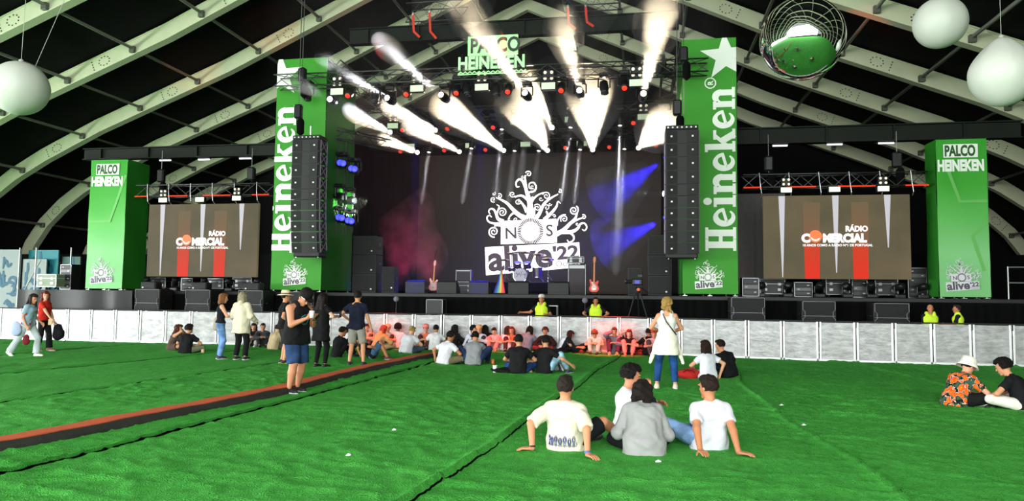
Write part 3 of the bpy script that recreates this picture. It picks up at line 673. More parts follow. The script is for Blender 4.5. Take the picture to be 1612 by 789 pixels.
# ================================================================== rigging: trusses, hoists, beams
TRUSS = mat('dark_truss_aluminium', (.05, .052, .05, 1), .4, metal=.6, noise=.2)
def truss(label, p, q, w_=.5, h=.5, group='lighting trusses', mt=None, r=.026, pitch=.6):
    mt = mt or TRUSS
    p = np.array(p, float); q = np.array(q, float); c = (p + q) / 2; L = np.linalg.norm(q - p); d = (q - p) / L
    up = np.array([0, 0, 1.0]); s = np.cross(d, up); s /= np.linalg.norm(s); up = np.cross(s, d)
    t = thing('lighting_truss', label, 'truss', tuple(c), 0, group)
    cs = [(-1, -1), (1, -1), (1, 1), (-1, 1)]; off = lambda a: s * a[0] * w_ / 2 + up * a[1] * h / 2
    n = max(2, int(L / pitch)); n += n % 2
    for a in cs:
        m = MB(); m.tube(-d * L / 2 + off(a), d * L / 2 + off(a), r, n=6); m.build('chord', mt, t, smooth=True)
    for k in range(4):
        a, b = cs[k], cs[(k + 1) % 4]; pts = [d * (-L / 2 + L * i / n) + off(a if i % 2 == 0 else b) for i in range(n + 1)]
        m = MB(); m.path(pts, r * .6, n=5); m.build('lacing', mt, t)
    return t
TR = {'front': (24.0, 9.28), 'mid': (29.5, 9.35), 'back': (33.5, 9.25)}
truss('long dark truss spanning the stage front between the two tall green towers', (-12.9, 24.0, 9.32), (2.15, 24.0, 9.22), .5, .42)
truss('middle cross truss over the stage carrying the second row of lamps', (-13.0, 29.5, 9.4), (3.0, 29.5, 9.4), .5, .45)
truss('rear cross truss above the video wall carrying the last row of lamps', (-13.0, 33.5, 9.3), (3.0, 33.5, 9.3), .5, .45)
truss('side truss along the left edge of the stage roof', (-10.9, 24.4, 9.95), (-10.9, 34.2, 9.95), .45, .45); truss('side truss along the right edge of the stage roof', (1.0, 24.4, 9.95), (1.0, 34.2, 9.95), .45, .45)
truss('short cross truss high in the tent roof with red straps', (-9.4, 28.2, 13.2), (-7.0, 28.2, 13.2), .8, .8, 'roof trusses'); truss('short cross truss high in the tent roof right of centre', (-3.2, 30.0, 14.2), (-.8, 30.0, 14.2), .7, .7, 'roof trusses')
ORD = ['first', 'second', 'third', 'fourth', 'fifth', 'sixth', 'seventh']
DBEAM = mat('dark_roof_girder', (.006, .009, .006, 1), .6, noise=.4, nscale=2, spec=.2)
def girder(label, x0, x1, y, z0, z1):
    t = thing('girder', label, 'girder', ((x0 + x1) / 2, y, z0)); L = x1 - x0; H = z1 - z0
    m = MB(); m.span((-L / 2, -.05, 0), (L / 2, .05, H)); m.build('web', DBEAM, t)
    for z in (0, H): m = MB(); m.span((-L / 2, -.16, z - .02), (L / 2, .16, z + .02)); m.build('flange', DBEAM, t)
    for x in np.arange(-L / 2 + .8, L / 2, 2.1): m = MB(); m.span((x - .02, -.15, .02), (x + .02, -.05, H - .02)); m.build('stiffener', DBEAM, t)
    return t
girder('dark girder left of the left green tower, above the left video screen', -21.95, -13.4, 25.6, 7.0, 7.42); girder('dark girder right of the right green tower, above the right video screen', 3.2, 12.0, 25.6, 6.98, 7.5)
girder('dark girder high above the stage behind the green lit sign', -11.5, 1.4, 27.2, 11.75, 12.35)
LEDT = mat('work_light_tube', (.9, .9, .9, 1), .4, emit=(.86, .84, 1, 1), estr=1.6)
for gi, px in enumerate(((260, 250.5), (321, 249), (386, 247.5), (1228, 228), (1314, 225), (1395, 222))):
    p = atY(px[0], px[1], 25.55); t = thing('work_light', 'small white tube light under the girder above the %s video screen, %s from the left' % ('left' if gi < 3 else 'right', ORD[gi % 3]), 'light', (p[0], 25.58, 6.9), 0, 'tube lights under the %s girder' % ('left' if gi < 3 else 'right'))
    m = MB(); m.tube((-.24, -.02, .0), (.24, -.02, .0), .03, n=8); m.build('tube', LEDT, t); m = MB(); m.span((-.27, -.05, .02), (.27, .05, .08), .01); m.build('housing', BLACKM, t)
REDS = mat('red_strap', srgb(215, 50, 30), .6)
for si, (px, ln) in enumerate((((650, 36), .6), ((676, 32), .75), ((894, 26), .5), ((922, 24), .45))):
    p = atY(px[0], px[1], 27.0); t = thing('lifting_strap', 'red lifting strap in the tent roof %s the lit sign, %s of its pair' % ('left of' if px[0] < 800 else 'right of', ('left', 'right')[si % 2]), 'strap', tuple(p), 0, 'red straps %s' % ('left' if px[0] < 800 else 'right'))
    m = MB(); m.ribbon([(0, .35), (.02, 0), (.05, -ln * .6), (.3, -ln)], .09, (0, 0, 0), (1, 0, 0), (0, 0, 1), .02); m.build('webbing', REDS, t); m = MB(); m.ell((0, 0, .38), (.05, .05, .08), 8, 6); m.build('shackle', STEEL, t)
CHAIN = mat('chain_steel', (.2, .2, .2, 1), .4, metal=.8)
def hoist(label, p, ztop, lower):
    t = thing('chain_hoist', label, 'hoist', p, 0, None)
    m = MB(); m.box((0, 0, 0), (.28, .22, .5), .05); m.build('motor', BLACKM, t)
    m = MB(); m.lathe([(.02, -.85), (.13, -.75), (.13, -.35), (.08, -.25)], (.09, 0, 0), 14); m.build('chain_bag', CLOTH, t)
    m = MB(); m.tube((0, 0, .25), (0, 0, ztop - p[2]), .014, n=5); m.build('lifting_chain', CHAIN, t); m = MB(); m.tube((0, 0, -.25), (0, 0, lower - p[2]), .014, n=5); m.build('load_chain', CHAIN, t)
for nm, px, Y, lower in (('front of the left tall green tower', (476, 118), 23.6, 7.6), ('front of the right tall green tower', (1076, 86), 23.6, 7.6), ('left array of black speakers', (470, 176), 23.35, 7.3), ('right array of black speakers', (1066, 170), 23.35, 7.3)):
    p = atY(px[0], px[1], Y); hoist('black chain hoist hanging above the ' + nm, tuple(p), 12.2, lower)

# ---- line arrays
SPK = mat('speaker_black', (.006, .006, .0065, 1), .6, noise=.25, nscale=12, bump=.1, bscale=80); GRILL = mat('speaker_grille', (.009, .009, .0095, 1), .7, noise=.5, nscale=60, bump=.5, bscale=160)
LABEL = mat('white_maker_badge', (.8, .8, .8, 1), .5); RIGF = mat('array_rigging_lilac', (.22, .18, .24, 1), .5, metal=.3)
def array_box(wd, h, dep):
    """one loudspeaker of the array: wedge body, two angled grilles beside a dark throat, two badges"""
    parts = []
    m = MB(); v = [(-wd / 2, -dep / 2, -h / 2), (wd / 2, -dep / 2, -h / 2), (wd / 2, -dep / 2, h / 2), (-wd / 2, -dep / 2, h / 2), (-wd / 2 * .92, dep / 2, -h * .36), (wd / 2 * .92, dep / 2, -h * .36), (wd / 2 * .92, dep / 2, h * .36), (-wd / 2 * .92, dep / 2, h * .36)]
    m.add(v, [(0, 1, 2, 3), (5, 4, 7, 6), (0, 3, 7, 4), (1, 5, 6, 2), (3, 2, 6, 7), (0, 4, 5, 1)]); parts.append(('body', m, SPK))
    for s in (-1, 1):
        m = MB(); x0, x1 = s * wd * .14, s * wd * .46; y0, y1 = -dep / 2 - .005, -dep / 2 - .06
        v = [(x0, y0, -h * .44), (x1, y1, -h * .44), (x1, y1, h * .44), (x0, y0, h * .44), (x0, -dep / 2 + .02, -h * .44), (x1, -dep / 2 + .02, -h * .44), (x1, -dep / 2 + .02, h * .44), (x0, -dep / 2 + .02, h * .44)]
        m.add(v, [(0, 1, 2, 3), (5, 4, 7, 6), (0, 3, 7, 4), (1, 5, 6, 2), (3, 2, 6, 7), (0, 4, 5, 1)]); parts.append(('grille', m, GRILL))
        m = MB(); m.box((s * wd * .32, -dep / 2 - .045, 0), (.055, .03, .05)); parts.append(('badge', m, LABEL))
    return parts
for side in (-1, 1):
    Y = 23.3; wd = 1.0; dep = .62
    pxl = ((458, 502), (1050, 1098))[side > 0]; ytop = (222, 207)[side > 0]
    xc = (atY(pxl[0], 300, Y - .3)[0] + atY(pxl[1], 300, Y - .3)[0]) / 2
    z = atY(pxl[0], ytop, Y - .3)[2]; nmz = ('left', 'right')[side > 0]
    t = thing('flying_bumper', 'black flying frame on top of the %s hanging speaker array' % nmz, 'speaker frame', (xc, Y, z + .12))
    m = MB(); m.box((0, 0, 0), (wd, dep, .14), .02); m.build('bumper', SPK, t); m = MB()
    for k in range(7): m.tube((-wd * .42 + k * wd * .14, -dep / 2 - .012, 0), (-wd * .42 + k * wd * .14, -dep / 2 + .01, 0), .025, n=8)
    m.build('pin_holes', STEEL, t, kind='stuff'); m = MB(); m.tube((0, 0, .07), (0, 0, .45), .03); m.build('pick_point', STEEL, t)
    tilt = 0; y = Y; zz = z + .04; masters = {}
    for i in range(10):
        h = .425 if i < 4 else .355; tilt = math.radians(max(0, (i - 3)) * 1.5)
        cx, cy, cz = xc, y + math.sin(tilt) * h / 2, zz - math.cos(tilt) * h / 2
        lab = 'black speaker cabinet of the %s hanging array, %s' % (nmz, ('topmost' if i == 0 else 'lowest' if i == 9 else 'number %d from its top' % (i + 1)))
        if h in masters: b = dup(masters[h], label=lab)
        else:
            b = thing('array_speaker', lab, 'loudspeaker', (0, 0, 0), 0, 'speakers of the %s array' % nmz); masters[h] = b
            for nmp, mm, mt in array_box(wd, h - .006, dep): mm.build(nmp, mt, b)
            for s in (-1, 1):
                m = MB(); X = s * (wd / 2 + .015)
                for yy in (-dep * .4, dep * .4): m.tube((X, yy, -h * .46), (X, yy, h * .46), .02, n=6)
                m.path([(X, -dep * .4, -h * .45), (X, dep * .4, h * .45), (X, dep * .4, -h * .45), (X, -dep * .4, h * .45)], .022, n=6); m.build('rigging', RIGF, b)
        b.location = (cx, cy, cz); b.rotation_euler = (tilt, 0, 0)
        y += math.sin(tilt) * h; zz -= math.cos(tilt) * h
    t = thing('array_bracket', 'black bottom bracket under the %s hanging speaker array' % nmz, 'bracket', (xc, y, zz)); m = MB(); m.box((0, .02, -.09), (wd * .96, dep * .9, .17), .03); m.build('plate', SPK, t); m = MB()
    for s in (-1, 1): m.tube((s * .4, -dep * .3, -.2), (s * .4, -dep * .3, .0), .02)
    m.build('pull_back', STEEL, t)

# ---- lamps
LENSW = mat('lamp_white', (1, 1, 1, 1), .3, emit=(1, .97, .9, 1), estr=9); LENSR = mat('lamp_red', (.2, .01, .01, 1), .3, emit=(1, .05, .02, 1), estr=1.2)
LENSB = mat('lamp_blue', (.01, .01, .2, 1), .3, emit=(.04, .05, 1, 1), estr=3.0); LENSOFF = mat('lamp_dark_lens', (.03, .03, .04, 1), .1)
PANELG = mat('strobe_panel_lit', (.4, .45, .38, 1), .5, emit=srgb(196, 222, 176), estr=.75); BULB = mat('blinder_bulb', (.8, .8, .7, 1), .3, emit=srgb(250, 235, 190), estr=.8)
def moving_head(label, lens, d, lm, group, ztop=None, lr=.113):
    """base on the truss, yoke, head pointing along d with its lens"""
    d = np.array(d, float); d /= np.linalg.norm(d); lens = np.array(lens, float); piv = lens - d * .26
    zt = piv[2] + .42 if ztop is None else max(ztop, piv[2] + .4)
    t = thing('moving_head_lamp', label, 'stage lamp', tuple(piv), 0, group)
    b = MB(); b.box((0, 0, .4), (.34, .3, .14), .03); b.tube((0, 0, .45), (0, 0, zt - piv[2]), .03); b.build('base', BLACKM, t)
    s = np.cross(d, (0, 0, 1.0)); s = s / (np.linalg.norm(s) + 1e-6) if np.linalg.norm(s) > .1 else np.array([1.0, 0, 0])
    m = MB()
    for k in (-1, 1): m.path([s * .05 * k + (0, 0, .34), s * .2 * k + (0, 0, .3), s * .2 * k + (0, 0, .0), s * .17 * k], .03, n=6)
    m.build('yoke', BLACKM, t)
    h = MB(); h.lathe([(.07, -.24), (.13, -.2), (.15, -.05), (.155, .05), (.13, .16), (.135, .24), (.115, .25)], (0, 0, 0), 16, axis=d); hd = h.build('head', BLACKM, t, smooth=True)
    l = MB(); l.lathe([(lr, .245), (lr, .258), (lr * .62, .272), (.0, .276)], (0, 0, 0), 16, axis=d); l.build('lens', lm, hd, smooth=True)
    return t
def beam_lamp(label, px, Y, to, toY, power, ang, col, group, rad=.08, gap=.03):
    a = atY(px[0], px[1], Y); b = atY(to[0], to[1], toY); L = np.linalg.norm(b - a); d = (b - a) / L
    moving_head(label, a, d, LENSW, group, lr=rad + .015); spot('beam_light', a + d * gap, a + d * 5, power, ang, col, .35, rad); PLUMES.append((a + d * gap, d, L, ang, group, label)); return a, d
PLUMES = []
WARM = (1, .84, .58); COOL = (.92, .95, 1)
FRONT = [((519, 156), (440, 118), 20, 120, 5, (.5, .9, .6)), ((609, 154), (500, 88), 20, 2200, 6, COOL), ((694, 149), (590, 58), 20, 2800, 7, COOL), ((826, 146), (716, -10), 18, 3200, 9, WARM), ((912, 142), (880, 20), 19, 1500, 10, WARM), ((1013, 147), (1044, 0), 18, 2600, 10, WARM)]
for i, (a, b, Y2, pw, an, c) in enumerate(FRONT):
    beam_lamp('lit lamp on the front truss, %s' % ('its faint beam crossing the left green tower', 'second from the left tower', 'third from the left tower', 'just under the right end of the lit sign', 'in the smoke right of the lit sign', 'beside the right speaker array')[i], a, 23.85, b, Y2, pw * 7, an, c, 'lit lamps on the front truss')
MIDB = [((614, 208), (545, 170), 24.5, 3500, 6, COOL), ((685, 205), (605, 163), 24.5, 4500, 7, (1, .85, .68)), ((869, 201), (830, 120), 24.5, 5000, 8, WARM)]
for i, (a, b, Y2, pw, an, c) in enumerate(MIDB):
    beam_lamp('lit moving lamp on the middle truss, %s' % ('the farthest left', 'second from the left', 'glaring above the tree logo')[i], a, 29.3, b, Y2, pw * 7, an, c, 'lit lamps on the middle truss')
BACKB = [((657, 240), (600, 218), 28.5, 6500, 7, WARM), ((723, 239), (640, 194), 27.5, 8000, 8, (1, .80, .62)), ((793, 237), (690, 160), 26, 15000, 10, WARM), ((862, 237), (812, 150), 25.5, 9000, 13, WARM), ((933, 236), (926, 130), 25, 9000, 14, WARM), ((1005, 233), (1050, 190), 26, 7000, 12, WARM)]
for i, (a, b, Y2, pw, an, c) in enumerate(BACKB):
    beam_lamp('lit lamp on the rear truss, %s' % ('leftmost, with a short low beam', 'second from the left with a pinkish beam', 'third, with a long golden beam', 'glaring widely above the tree logo', 'right of the tree logo, its glare pointing straight up', 'farthest right, its glare leaning right')[i], a, 33.3, b, Y2, pw * 5, an, c, 'lit lamps on the rear truss')
DOWN = [((675, 240), (662, 330), 33.2, 33, 90), ((742, 234), (726, 330), 33.2, 33, 140), ((790, 204), (778, 330), 29.3, 29.3, 140), ((828, 204), (818, 300), 29.3, 29.3, 90), ((810, 238), (799, 330), 33.2, 33, 140), ((848, 238), (836, 330), 33.2, 33, 90), ((898, 201), (882, 330), 29.3, 29.3, 300), ((913, 236), (903, 330), 33.2, 33, 160), ((976, 198), (968, 460), 29.3, 29.3, 420), ((983, 235), (974, 400), 33.2, 33, 260)]
for i, (a, b, Y1, Y2, pw) in enumerate(DOWN):
    beam_lamp('small white lamp with thin downward beam on the %s truss, %s' % ('middle' if Y1 < 30 else 'rear', ('leftmost of its row', 'second of its row', 'first left of the logo', 'second of its row', 'third of its row', 'fourth of its row', 'right of the logo', 'fifth of its row', 'longest beam', 'last of its row')[i]), a, Y1, b, Y2, pw * 90, 3.0, COOL, 'thin white beam lamps', .05)
def par(label, px, Y, lm, group, face=(0, -.75, -.66)):
    p = atY(px[0], px[1], Y); t = moving_head(label, p, face, lm, group, lr=.09); return t
ROWN = {24.0: 'front', 29.5: 'middle', 33.5: 'rear'}
ORD = ['first', 'second', 'third', 'fourth', 'fifth', 'sixth', 'seventh']
for Y, L in ((24.0, [(547, 151), (639, 149), (718, 147), (799, 145), (883, 143), (983, 139)]), (29.5, [(633, 205), (704, 203), (776, 201), (918, 197), (997, 194)]), (33.5, [(630, 239), (699, 237), (764, 236), (890, 233), (959, 232), (1033, 230)])):
    for i, px in enumerate(L): par('red glowing lamp, %s from the left on the %s truss' % (ORD[i], ROWN[Y]), px, Y - .1, LENSR, 'red lamps on the %s truss' % ROWN[Y])
for i, px in enumerate([(484, 158), (590, 162), (736, 150), (782, 152), (952, 148), (1040, 120)]):
    par('dark unlit moving lamp, %s from the left on the front truss' % ORD[i], px, 23.9, LENSOFF, 'unlit lamps on the front truss', (.1, -.3, -.95))
def strobe(label, px, Y, group, dots=True, s=1.0, lit=PANELG):
    p = atY(px[0], px[1], Y); t = thing('strobe_light', label, 'stage light', tuple(p), 0, group)
    m = MB(); m.box((0, .1, 0), (.52 * s, .16, .27 * s), .02); m.build('housing', BLACKM, t)
    m = MB(); m.box((0, .012, 0), (.46 * s, .03, .22 * s)); m.build('panel', lit, t)
    m = MB(); m.path([(-.28 * s, .1, 0), (-.28 * s, .1, .2 * s), (.28 * s, .1, .2 * s), (.28 * s, .1, 0)], .014, n=5); m.build('bracket', BLACKM, t)
    if dots:
        b = thing('blinder', label.replace('pale strobe panel', 'four-bulb blinder').replace('white strobe panel', 'four-bulb blinder'), 'stage light', (p[0], p[1], p[2] + .36 * s), 0, group.replace('strobe', 'blinder'))
        m = MB(); m.box((0, .1, 0), (.4 * s, .16, .4 * s), .02); m.build('housing', BLACKM, b)
        for x in (-1, 1):
            for z in (-1, 1): m = MB(); m.lathe([(.055 * s, 0), (.05 * s, .02), (.015 * s, .03)], (x * .11 * s, .02, z * .1 * s), 14, axis=(0, -1, 0)); m.build('bulb', BULB, b, smooth=True)
    return t
for Y, L in ((23.8, [(530, 144), (656, 139), (758, 137), (863, 135), (1002, 130)]), (29.3, [(618, 198), (723, 194), (812, 192), (898, 188), (1013, 184)]), (33.3, [(645, 230), (740, 229), (827, 227), (916, 226)])):
    for i, px in enumerate(L): strobe('pale strobe panel, %s from the left on the %s truss' % (ORD[i], {23.8: 'front', 29.3: 'middle', 33.3: 'rear'}[Y]), px, Y, 'strobe panels on the %s truss' % {23.8: 'front', 29.3: 'middle', 33.3: 'rear'}[Y], dots=Y < 33)

# ---- trusses over the side screens
PANELW = mat('flood_panel_lit', (.5, .5, .45, 1), .5, emit=srgb(228, 238, 212), estr=1.0); REDT = mat('red_chord_glow', (.3, .02, .01, 1), .4, emit=(1, .045, .015, 1), estr=1.0)
for side in (-1, 1):
    x0, x1 = ((-18.8, -13.35), (3.3, 8.85))[side > 0]; nmz = ('left', 'right')[side > 0]
    z = (5.55, 5.55)[side > 0]; Y = 24.75
    truss('dark truss hanging over the %s video screen' % nmz, (x0, Y, z), (x1, Y, z), .4, .42, 'screen trusses', pitch=.5)
    Lp = ((256, 315), (314, 314), (372, 312)) if side < 0 else ((1238, 299), (1314, 298), (1391, 297))
    for i, px in enumerate(Lp): strobe('white strobe panel over the %s video screen, %s from the left' % (nmz, ORD[i]), px, 24.4, 'strobe panels over the %s screen' % nmz, dots=(i != 1), s=.72, lit=PANELW)
    for i in range(6):
        x = x0 + .5 + (x1 - x0 - 1.0) * (i / 5) ; t = thing('hanging_bracket', 'thin bent steel bar holding the %s video screen, %s from the left' % (nmz, ORD[i]), 'bracket', (x, 24.52, z - .3), 0, 'hanging bars of the %s screen' % nmz)
        m = MB(); m.path([(0, 0, .55), (.02, -.03, .2), (.06, -.03, -.12), (.07, .1, -.22)], .014, n=6); m.build('bar', STEEL, t); m = MB(); m.box((0, .08, .53), (.06, .12, .06), .01); m.build('clamp', BLACKM, t)
    for i, (f0, f1) in enumerate(((.0, .1), (.24, .4), (.52, .72), (.88, 1.0))):  # added glowing strips stand in for red light falling on the lower chord
        t = thing('chord_glow', 'added glow for red light on truss over the %s video screen, %s from the left' % (nmz, ORD[i]), 'added glow', (x0 + (x1 - x0) * (f0 + f1) / 2, Y - .24, z - .22), 0, 'added red glow over the %s screen' % nmz)
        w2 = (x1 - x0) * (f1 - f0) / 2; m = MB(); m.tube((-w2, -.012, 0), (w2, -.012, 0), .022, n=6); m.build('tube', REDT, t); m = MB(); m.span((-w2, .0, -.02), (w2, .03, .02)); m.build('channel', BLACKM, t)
    for j, px in enumerate((((254, 277), (396, 274)), ((1210, 258), (1412, 252)))[side > 0]):
        p = atY(px[0], px[1], 24.7); hoist('small black hoist above the %s video screen, at its %s end' % (nmz, ('left', 'right')[j]), tuple(p), 7.1, z + .2)

# ---- lit sign over the stage
SIGN = mat('sign_pale_green', (.3, .6, .3, 1), .5, emit=srgb(160, 250, 150), estr=.85); SIGNK = mat('sign_dark_letters', (.02, .03, .02, 1), .5)
p0 = atY(740, 60, 23.7); sg = thing('lit_sign', 'glowing green stage name sign standing on the middle of the front truss', 'sign', (-4.9, 23.7, 9.45))
m = MB(); m.span((-5.78, 23.68, 9.86), (-4.06, 23.78, 10.52)); pl = m.build('name_plate', SIGN, sg, world=True)
m = MB(); m.text('PALCO', (-5.70 + 4.9, -.035, 9.95 - 9.45), (1, 0, 0), (0, 0, 1), .5, .035, .78, .008); m.build('lettering', SIGNK, pl)
m = MB()
m.text('HEINEKEN', (-6.13 + 4.9, .0, 9.40 - 9.45), (1, 0, 0), (0, 0, 1), .43, .036, .83, .008); m.build('lettering', SIGN, sg)
m = MB(); m.path([(-6.1 + 4.9 + .08 * i, 0, -.2 + .06 * (i % 2)) for i in range(30)], .02, n=5); m.tube((-6.12 + 4.9, 0, -.23), (-3.72 + 4.9, 0, -.23), .02, n=5); m.build('lit_edge', SIGN, sg)
m = MB()
for x in (-1.1, -.3, .4, 1.1): m.tube((x, .08, -.15), (x, .08, 1.15 if abs(x) < .8 else .5), .02, n=6)
m.build('support', BLACKM, sg)

# ---- vertical ladder of blue lamps left of the stage opening
lad = thing('lamp_ladder', 'ladder of thin pipes holding blue and white lamps beside the left green tower', 'lamp ladder', (-10.6, 25.6, 5.0))
m = MB()
PIP = [atY(x, y, 25.4) for x, y in ((531, 250), (546, 262), (541, 256), (556, 268))]
for p in PIP: mm = MB(); mm.tube((p[0], 25.45, 4.0), (p[0], 25.45, 7.4), .02, n=6); mm.build('pipe', BLACKM, lad, world=True)
for bi, px in enumerate(((535, 256), (540, 257), (553, 265), (558, 266), (533, 342), (538, 343), (548, 347), (553, 348))): moving_head('blue lamp %s on the pipe ladder beside the left green tower, %s from the left' % ('high' if px[1] < 300 else 'low', ORD[bi % 4]), atY(px[0], px[1], 25.2), (.25, -.95, .1), LENSB, 'blue lamps %s on the ladder' % ('high' if px[1] < 300 else 'low'))
for k, px in enumerate(((542, 310), (559, 316))): moving_head('white-lensed moving lamp halfway up the pipe ladder, %s' % ('inner', 'outer')[k], atY(px[0], px[1], 25.2), (.9, -.4, -.1), LENSOFF, 'ladder moving lamps')
truss('short truss at the top of the blue lamp ladder', (-11.2, 25.2, 7.7), (-9.9, 27.5, 7.7), .35, .35, 'side light trusses', pitch=.4)
spot('green_wash', (-9.4, 24.2, 5.0), (-11.2, 26.1, 5.1), 2200, 30, (.8, 1, .75), .15, .05)  # assumed spot, its lamp unseen, for the bright patch on the tower side
# ---- lamps at the right edge of the stage opening
for i, (px, col, lm, to, pw, an) in enumerate((((1047, 250), (.03, .015, 1), LENSB, (960, 310), 500, 35), ((1044, 305), (.9, .92, 1), LENSW, (960, 304), 70, 3), ((1046, 345), (.03, .015, 1), LENSB, (960, 385), 500, 35))):
    a = atY(px[0], px[1], 31); b = atY(to[0], to[1], 30.5); d = (b - a) / np.linalg.norm(b - a)
    moving_head('side lamp on the right edge of the stage opening, %s' % ('upper blue one', 'white one between the two blue', 'lower blue one')[i], a, d, lm, 'side lamps right'); spot('side_light', a + d * .3, a + d * 4, pw * (60 if col[0] > .5 else 13), an, col, .6, .08); PLUMES.append((a + d * .05, d, np.linalg.norm(b - a) * 1.25, an, 'side lamps right', ('upper blue side lamp', 'white side lamp', 'lower blue side lamp')[i]))
m = MB(); xs = atY(1047, 300, 31)[0] + .25
ld = thing('lamp_pole', 'dark upright pole carrying side lamps at the right edge of the stage', 'pole', (xs, 31, DZ)); m.tube((0, 0, 0), (0, 0, 7.3), .04); m.build('pole', BLACKM, ld); m = MB(); m.box((0, 0, .02), (.6, .6, .04), .01); m.build('base', BLACKM, ld)
# washes from assumed, unseen lamps: red on the barrier and crowd, magenta low at the back, red streaks on the tent roof
for i, (x, sp, pw) in enumerate(((-8.0, 9, 16000), (-3.9, 8, 12000), (-.9, 10, 22000))):     # assumed red floods, unseen, added to redden the crowd by the barrier
    moving_head('assumed red flood added out of view above the audience, %s' % ('left one', 'middle one', 'right one')[i], (x, 20.3, 11.5), (0, .17, -.98), LENSR, 'assumed red floods over the audience'); spot('assumed_red_wash', (x, 20.32, 11.45), (x, 22.25, .5), pw * 1.5, sp + 2, (1, .07, .035), .8, .1)
spot('magenta_wash', (-10.4, 31.0, 2.1), (-10.9, 31.4, 6.0), 700, 60, (1, .05, .25), .8, .2)
spot('magenta_wash', (-8.9, 31.0, 2.0), (-9.8, 31.5, 4.5), 700, 80, (1, .1, .25), .9, .2)
spot('red_streak', (-14.5, 25.5, 8.0), (-23.0, 33.5, 13.6), 1500, 16, (1, .06, .03), .5, .05)
spot('red_streak', (-14.5, 25.0, 8.4), (-18.5, 33.5, 15.3), 1500, 16, (1, .06, .03), .5, .05)
spot('red_streak', (3.5, 25.5, 8.0), (9.5, 31, 13.2), 1200, 16, (1, .06, .03), .5, .05)
spot('warm_wash', (4.0, 25.6, 2.2), (4.1, 27.9, 3.0), 1500, 85, (1, .7, .5), .8, .1)
spot('stage_blue', (-5, 25.5, 8.8), (-7, 26.2, 1.8), 500, 40, (.08, .06, 1), .7, .1)
spot('stage_magenta', (-1.5, 25.2, 8.8), (-2.8, 27.5, 2), 500, 36, (1, .12, .1), .7, .1)
spot('stage_violet', (-6, 25.2, 8.8), (-5.5, 30.0, 2.2), 700, 26, (.6, .5, 1), .7, .1)

# ================================================================== stage haze
def haze_mat(name, dens, aniso=.35, col=(1, 1, 1), patchy=False):
    m = bpy.data.materials.new(name); m.use_nodes = True; nt = m.node_tree; nt.nodes.remove(nt.nodes['Principled BSDF'])
    v = nt.nodes.new('ShaderNodeVolumeScatter'); v.inputs['Color'].default_value = tuple(col) + (1,); v.inputs['Density'].default_value = dens; v.inputs['Anisotropy'].default_value = aniso
    nt.links.new(v.outputs[0], nt.nodes['Material Output'].inputs['Volume']); 
    if patchy:
        tc = nt.nodes.new('ShaderNodeTexCoord'); n = nt.nodes.new('ShaderNodeTexNoise'); n.inputs['Scale'].default_value = 1.1; n.inputs['Detail'].default_value = 3; n.inputs['Roughness'].default_value = .6; nt.links.new(tc.outputs['Object'], n.inputs['Vector'])
        mr = nt.nodes.new('ShaderNodeMapRange'); mr.inputs['From Min'].default_value = .36; mr.inputs['From Max'].default_value = .68; mr.inputs['To Min'].default_value = dens * .08; mr.inputs['To Max'].default_value = dens * 2.2; nt.links.new(n.outputs['Fac'], mr.inputs['Value']); nt.links.new(mr.outputs[0], v.inputs['Density'])
    else: m.cycles.homogeneous_volume = True
    return m
THIN = haze_mat('thin_stage_haze', .006)
m = MB(); m.span((-13.0, 23.0, 1.9), (3.0, 34.3, 14.5)); o = m.build('stage_haze', THIN, None); o['kind'] = 'stuff'; o['label'] = 'thin haze hanging over the stage'; o['category'] = 'haze'

HZ = {'lit lamps on the front truss': (haze_mat('front_smoke', .09, .5, patchy=True), 1.0), 'lit lamps on the middle truss': (haze_mat('middle_smoke', .2, .5), 1.0), 'lit lamps on the rear truss': (haze_mat('rear_smoke', .2, .5), 1.0), 'side lamps right': (haze_mat('blue_smoke', .045, .1, patchy=True), 1.0), 'thin white beam lamps': (haze_mat('thin_beam_smoke', .45, .3), .9)}
for i, (a, d, L, ang, g, lb) in enumerate(PLUMES):
    mt, f = HZ[g]; L = L * f; r1 = math.tan(math.radians(ang / 2)) * L * 1.15 + .1; m = MB()
    prof = [(.02, 0), (.1, .02)] + [(.1 + (r1 - .1) * k / 6, L * .78 * k / 6) for k in range(1, 7)]; rl = prof[-1][0]; z0 = prof[-1][1]
    prof += [(rl * math.cos(t) * (1 + .1 * math.sin(t)), z0 + L * .22 * math.sin(t)) for t in np.linspace(.2, PI / 2 - .05, 6)]
    m.lathe(prof, tuple(a), 18, axis=d)
    o = m.build('smoke_plume', mt, None); o['kind'] = 'stuff'; q = lb.replace('small white lamp with thin downward beam', 'thin white lamp').replace('lit moving lamp', 'lamp').replace('lit lamp', 'lamp'); o['label'] = ' '.join(('smoke lit by the ' + q).split()[:16]); o['category'] = 'smoke'; o['group'] = 'smoke in the beams of the ' + g

for lab, c, r, dens in (('smoke rising at the left rear of the stage', (-10.1, 31.6, 4.2), (1.5, 1.0, 2.2), .1), ('smoke hanging under the tent roof left of the lit sign', (-6.9, 25.2, 12.9), (1.6, 1.2, 1.5), .06), ('smoke hanging under the tent roof right of the lit sign', (-1.9, 25.2, 12.6), (1.5, 1.2, 2.0), .07), ('smoke hanging before the right green tower', (.4, 25.0, 12.4), (1.1, 1.0, 2.2), .08), ('smoke around the lamps over the logo', (-3.0, 28.5, 9.6), (3.4, 2.0, 1.4), .04)):
    m = MB(); m.ell(c, r, 28, 18); m.v = [(p[0] + .25 * math.sin(p[2] * 2.1 + p[1]), p[1] + .2 * math.sin(p[0] * 2.3), p[2] + .25 * math.sin(p[0] * 2.7 + p[1] * 1.3)) for p in m.v]
    o = m.build('smoke_cloud', haze_mat('smoke_%d' % int(dens * 1000), dens, .4, patchy=True), None, fix=True); o['kind'] = 'stuff'; o['label'] = lab; o['category'] = 'smoke'

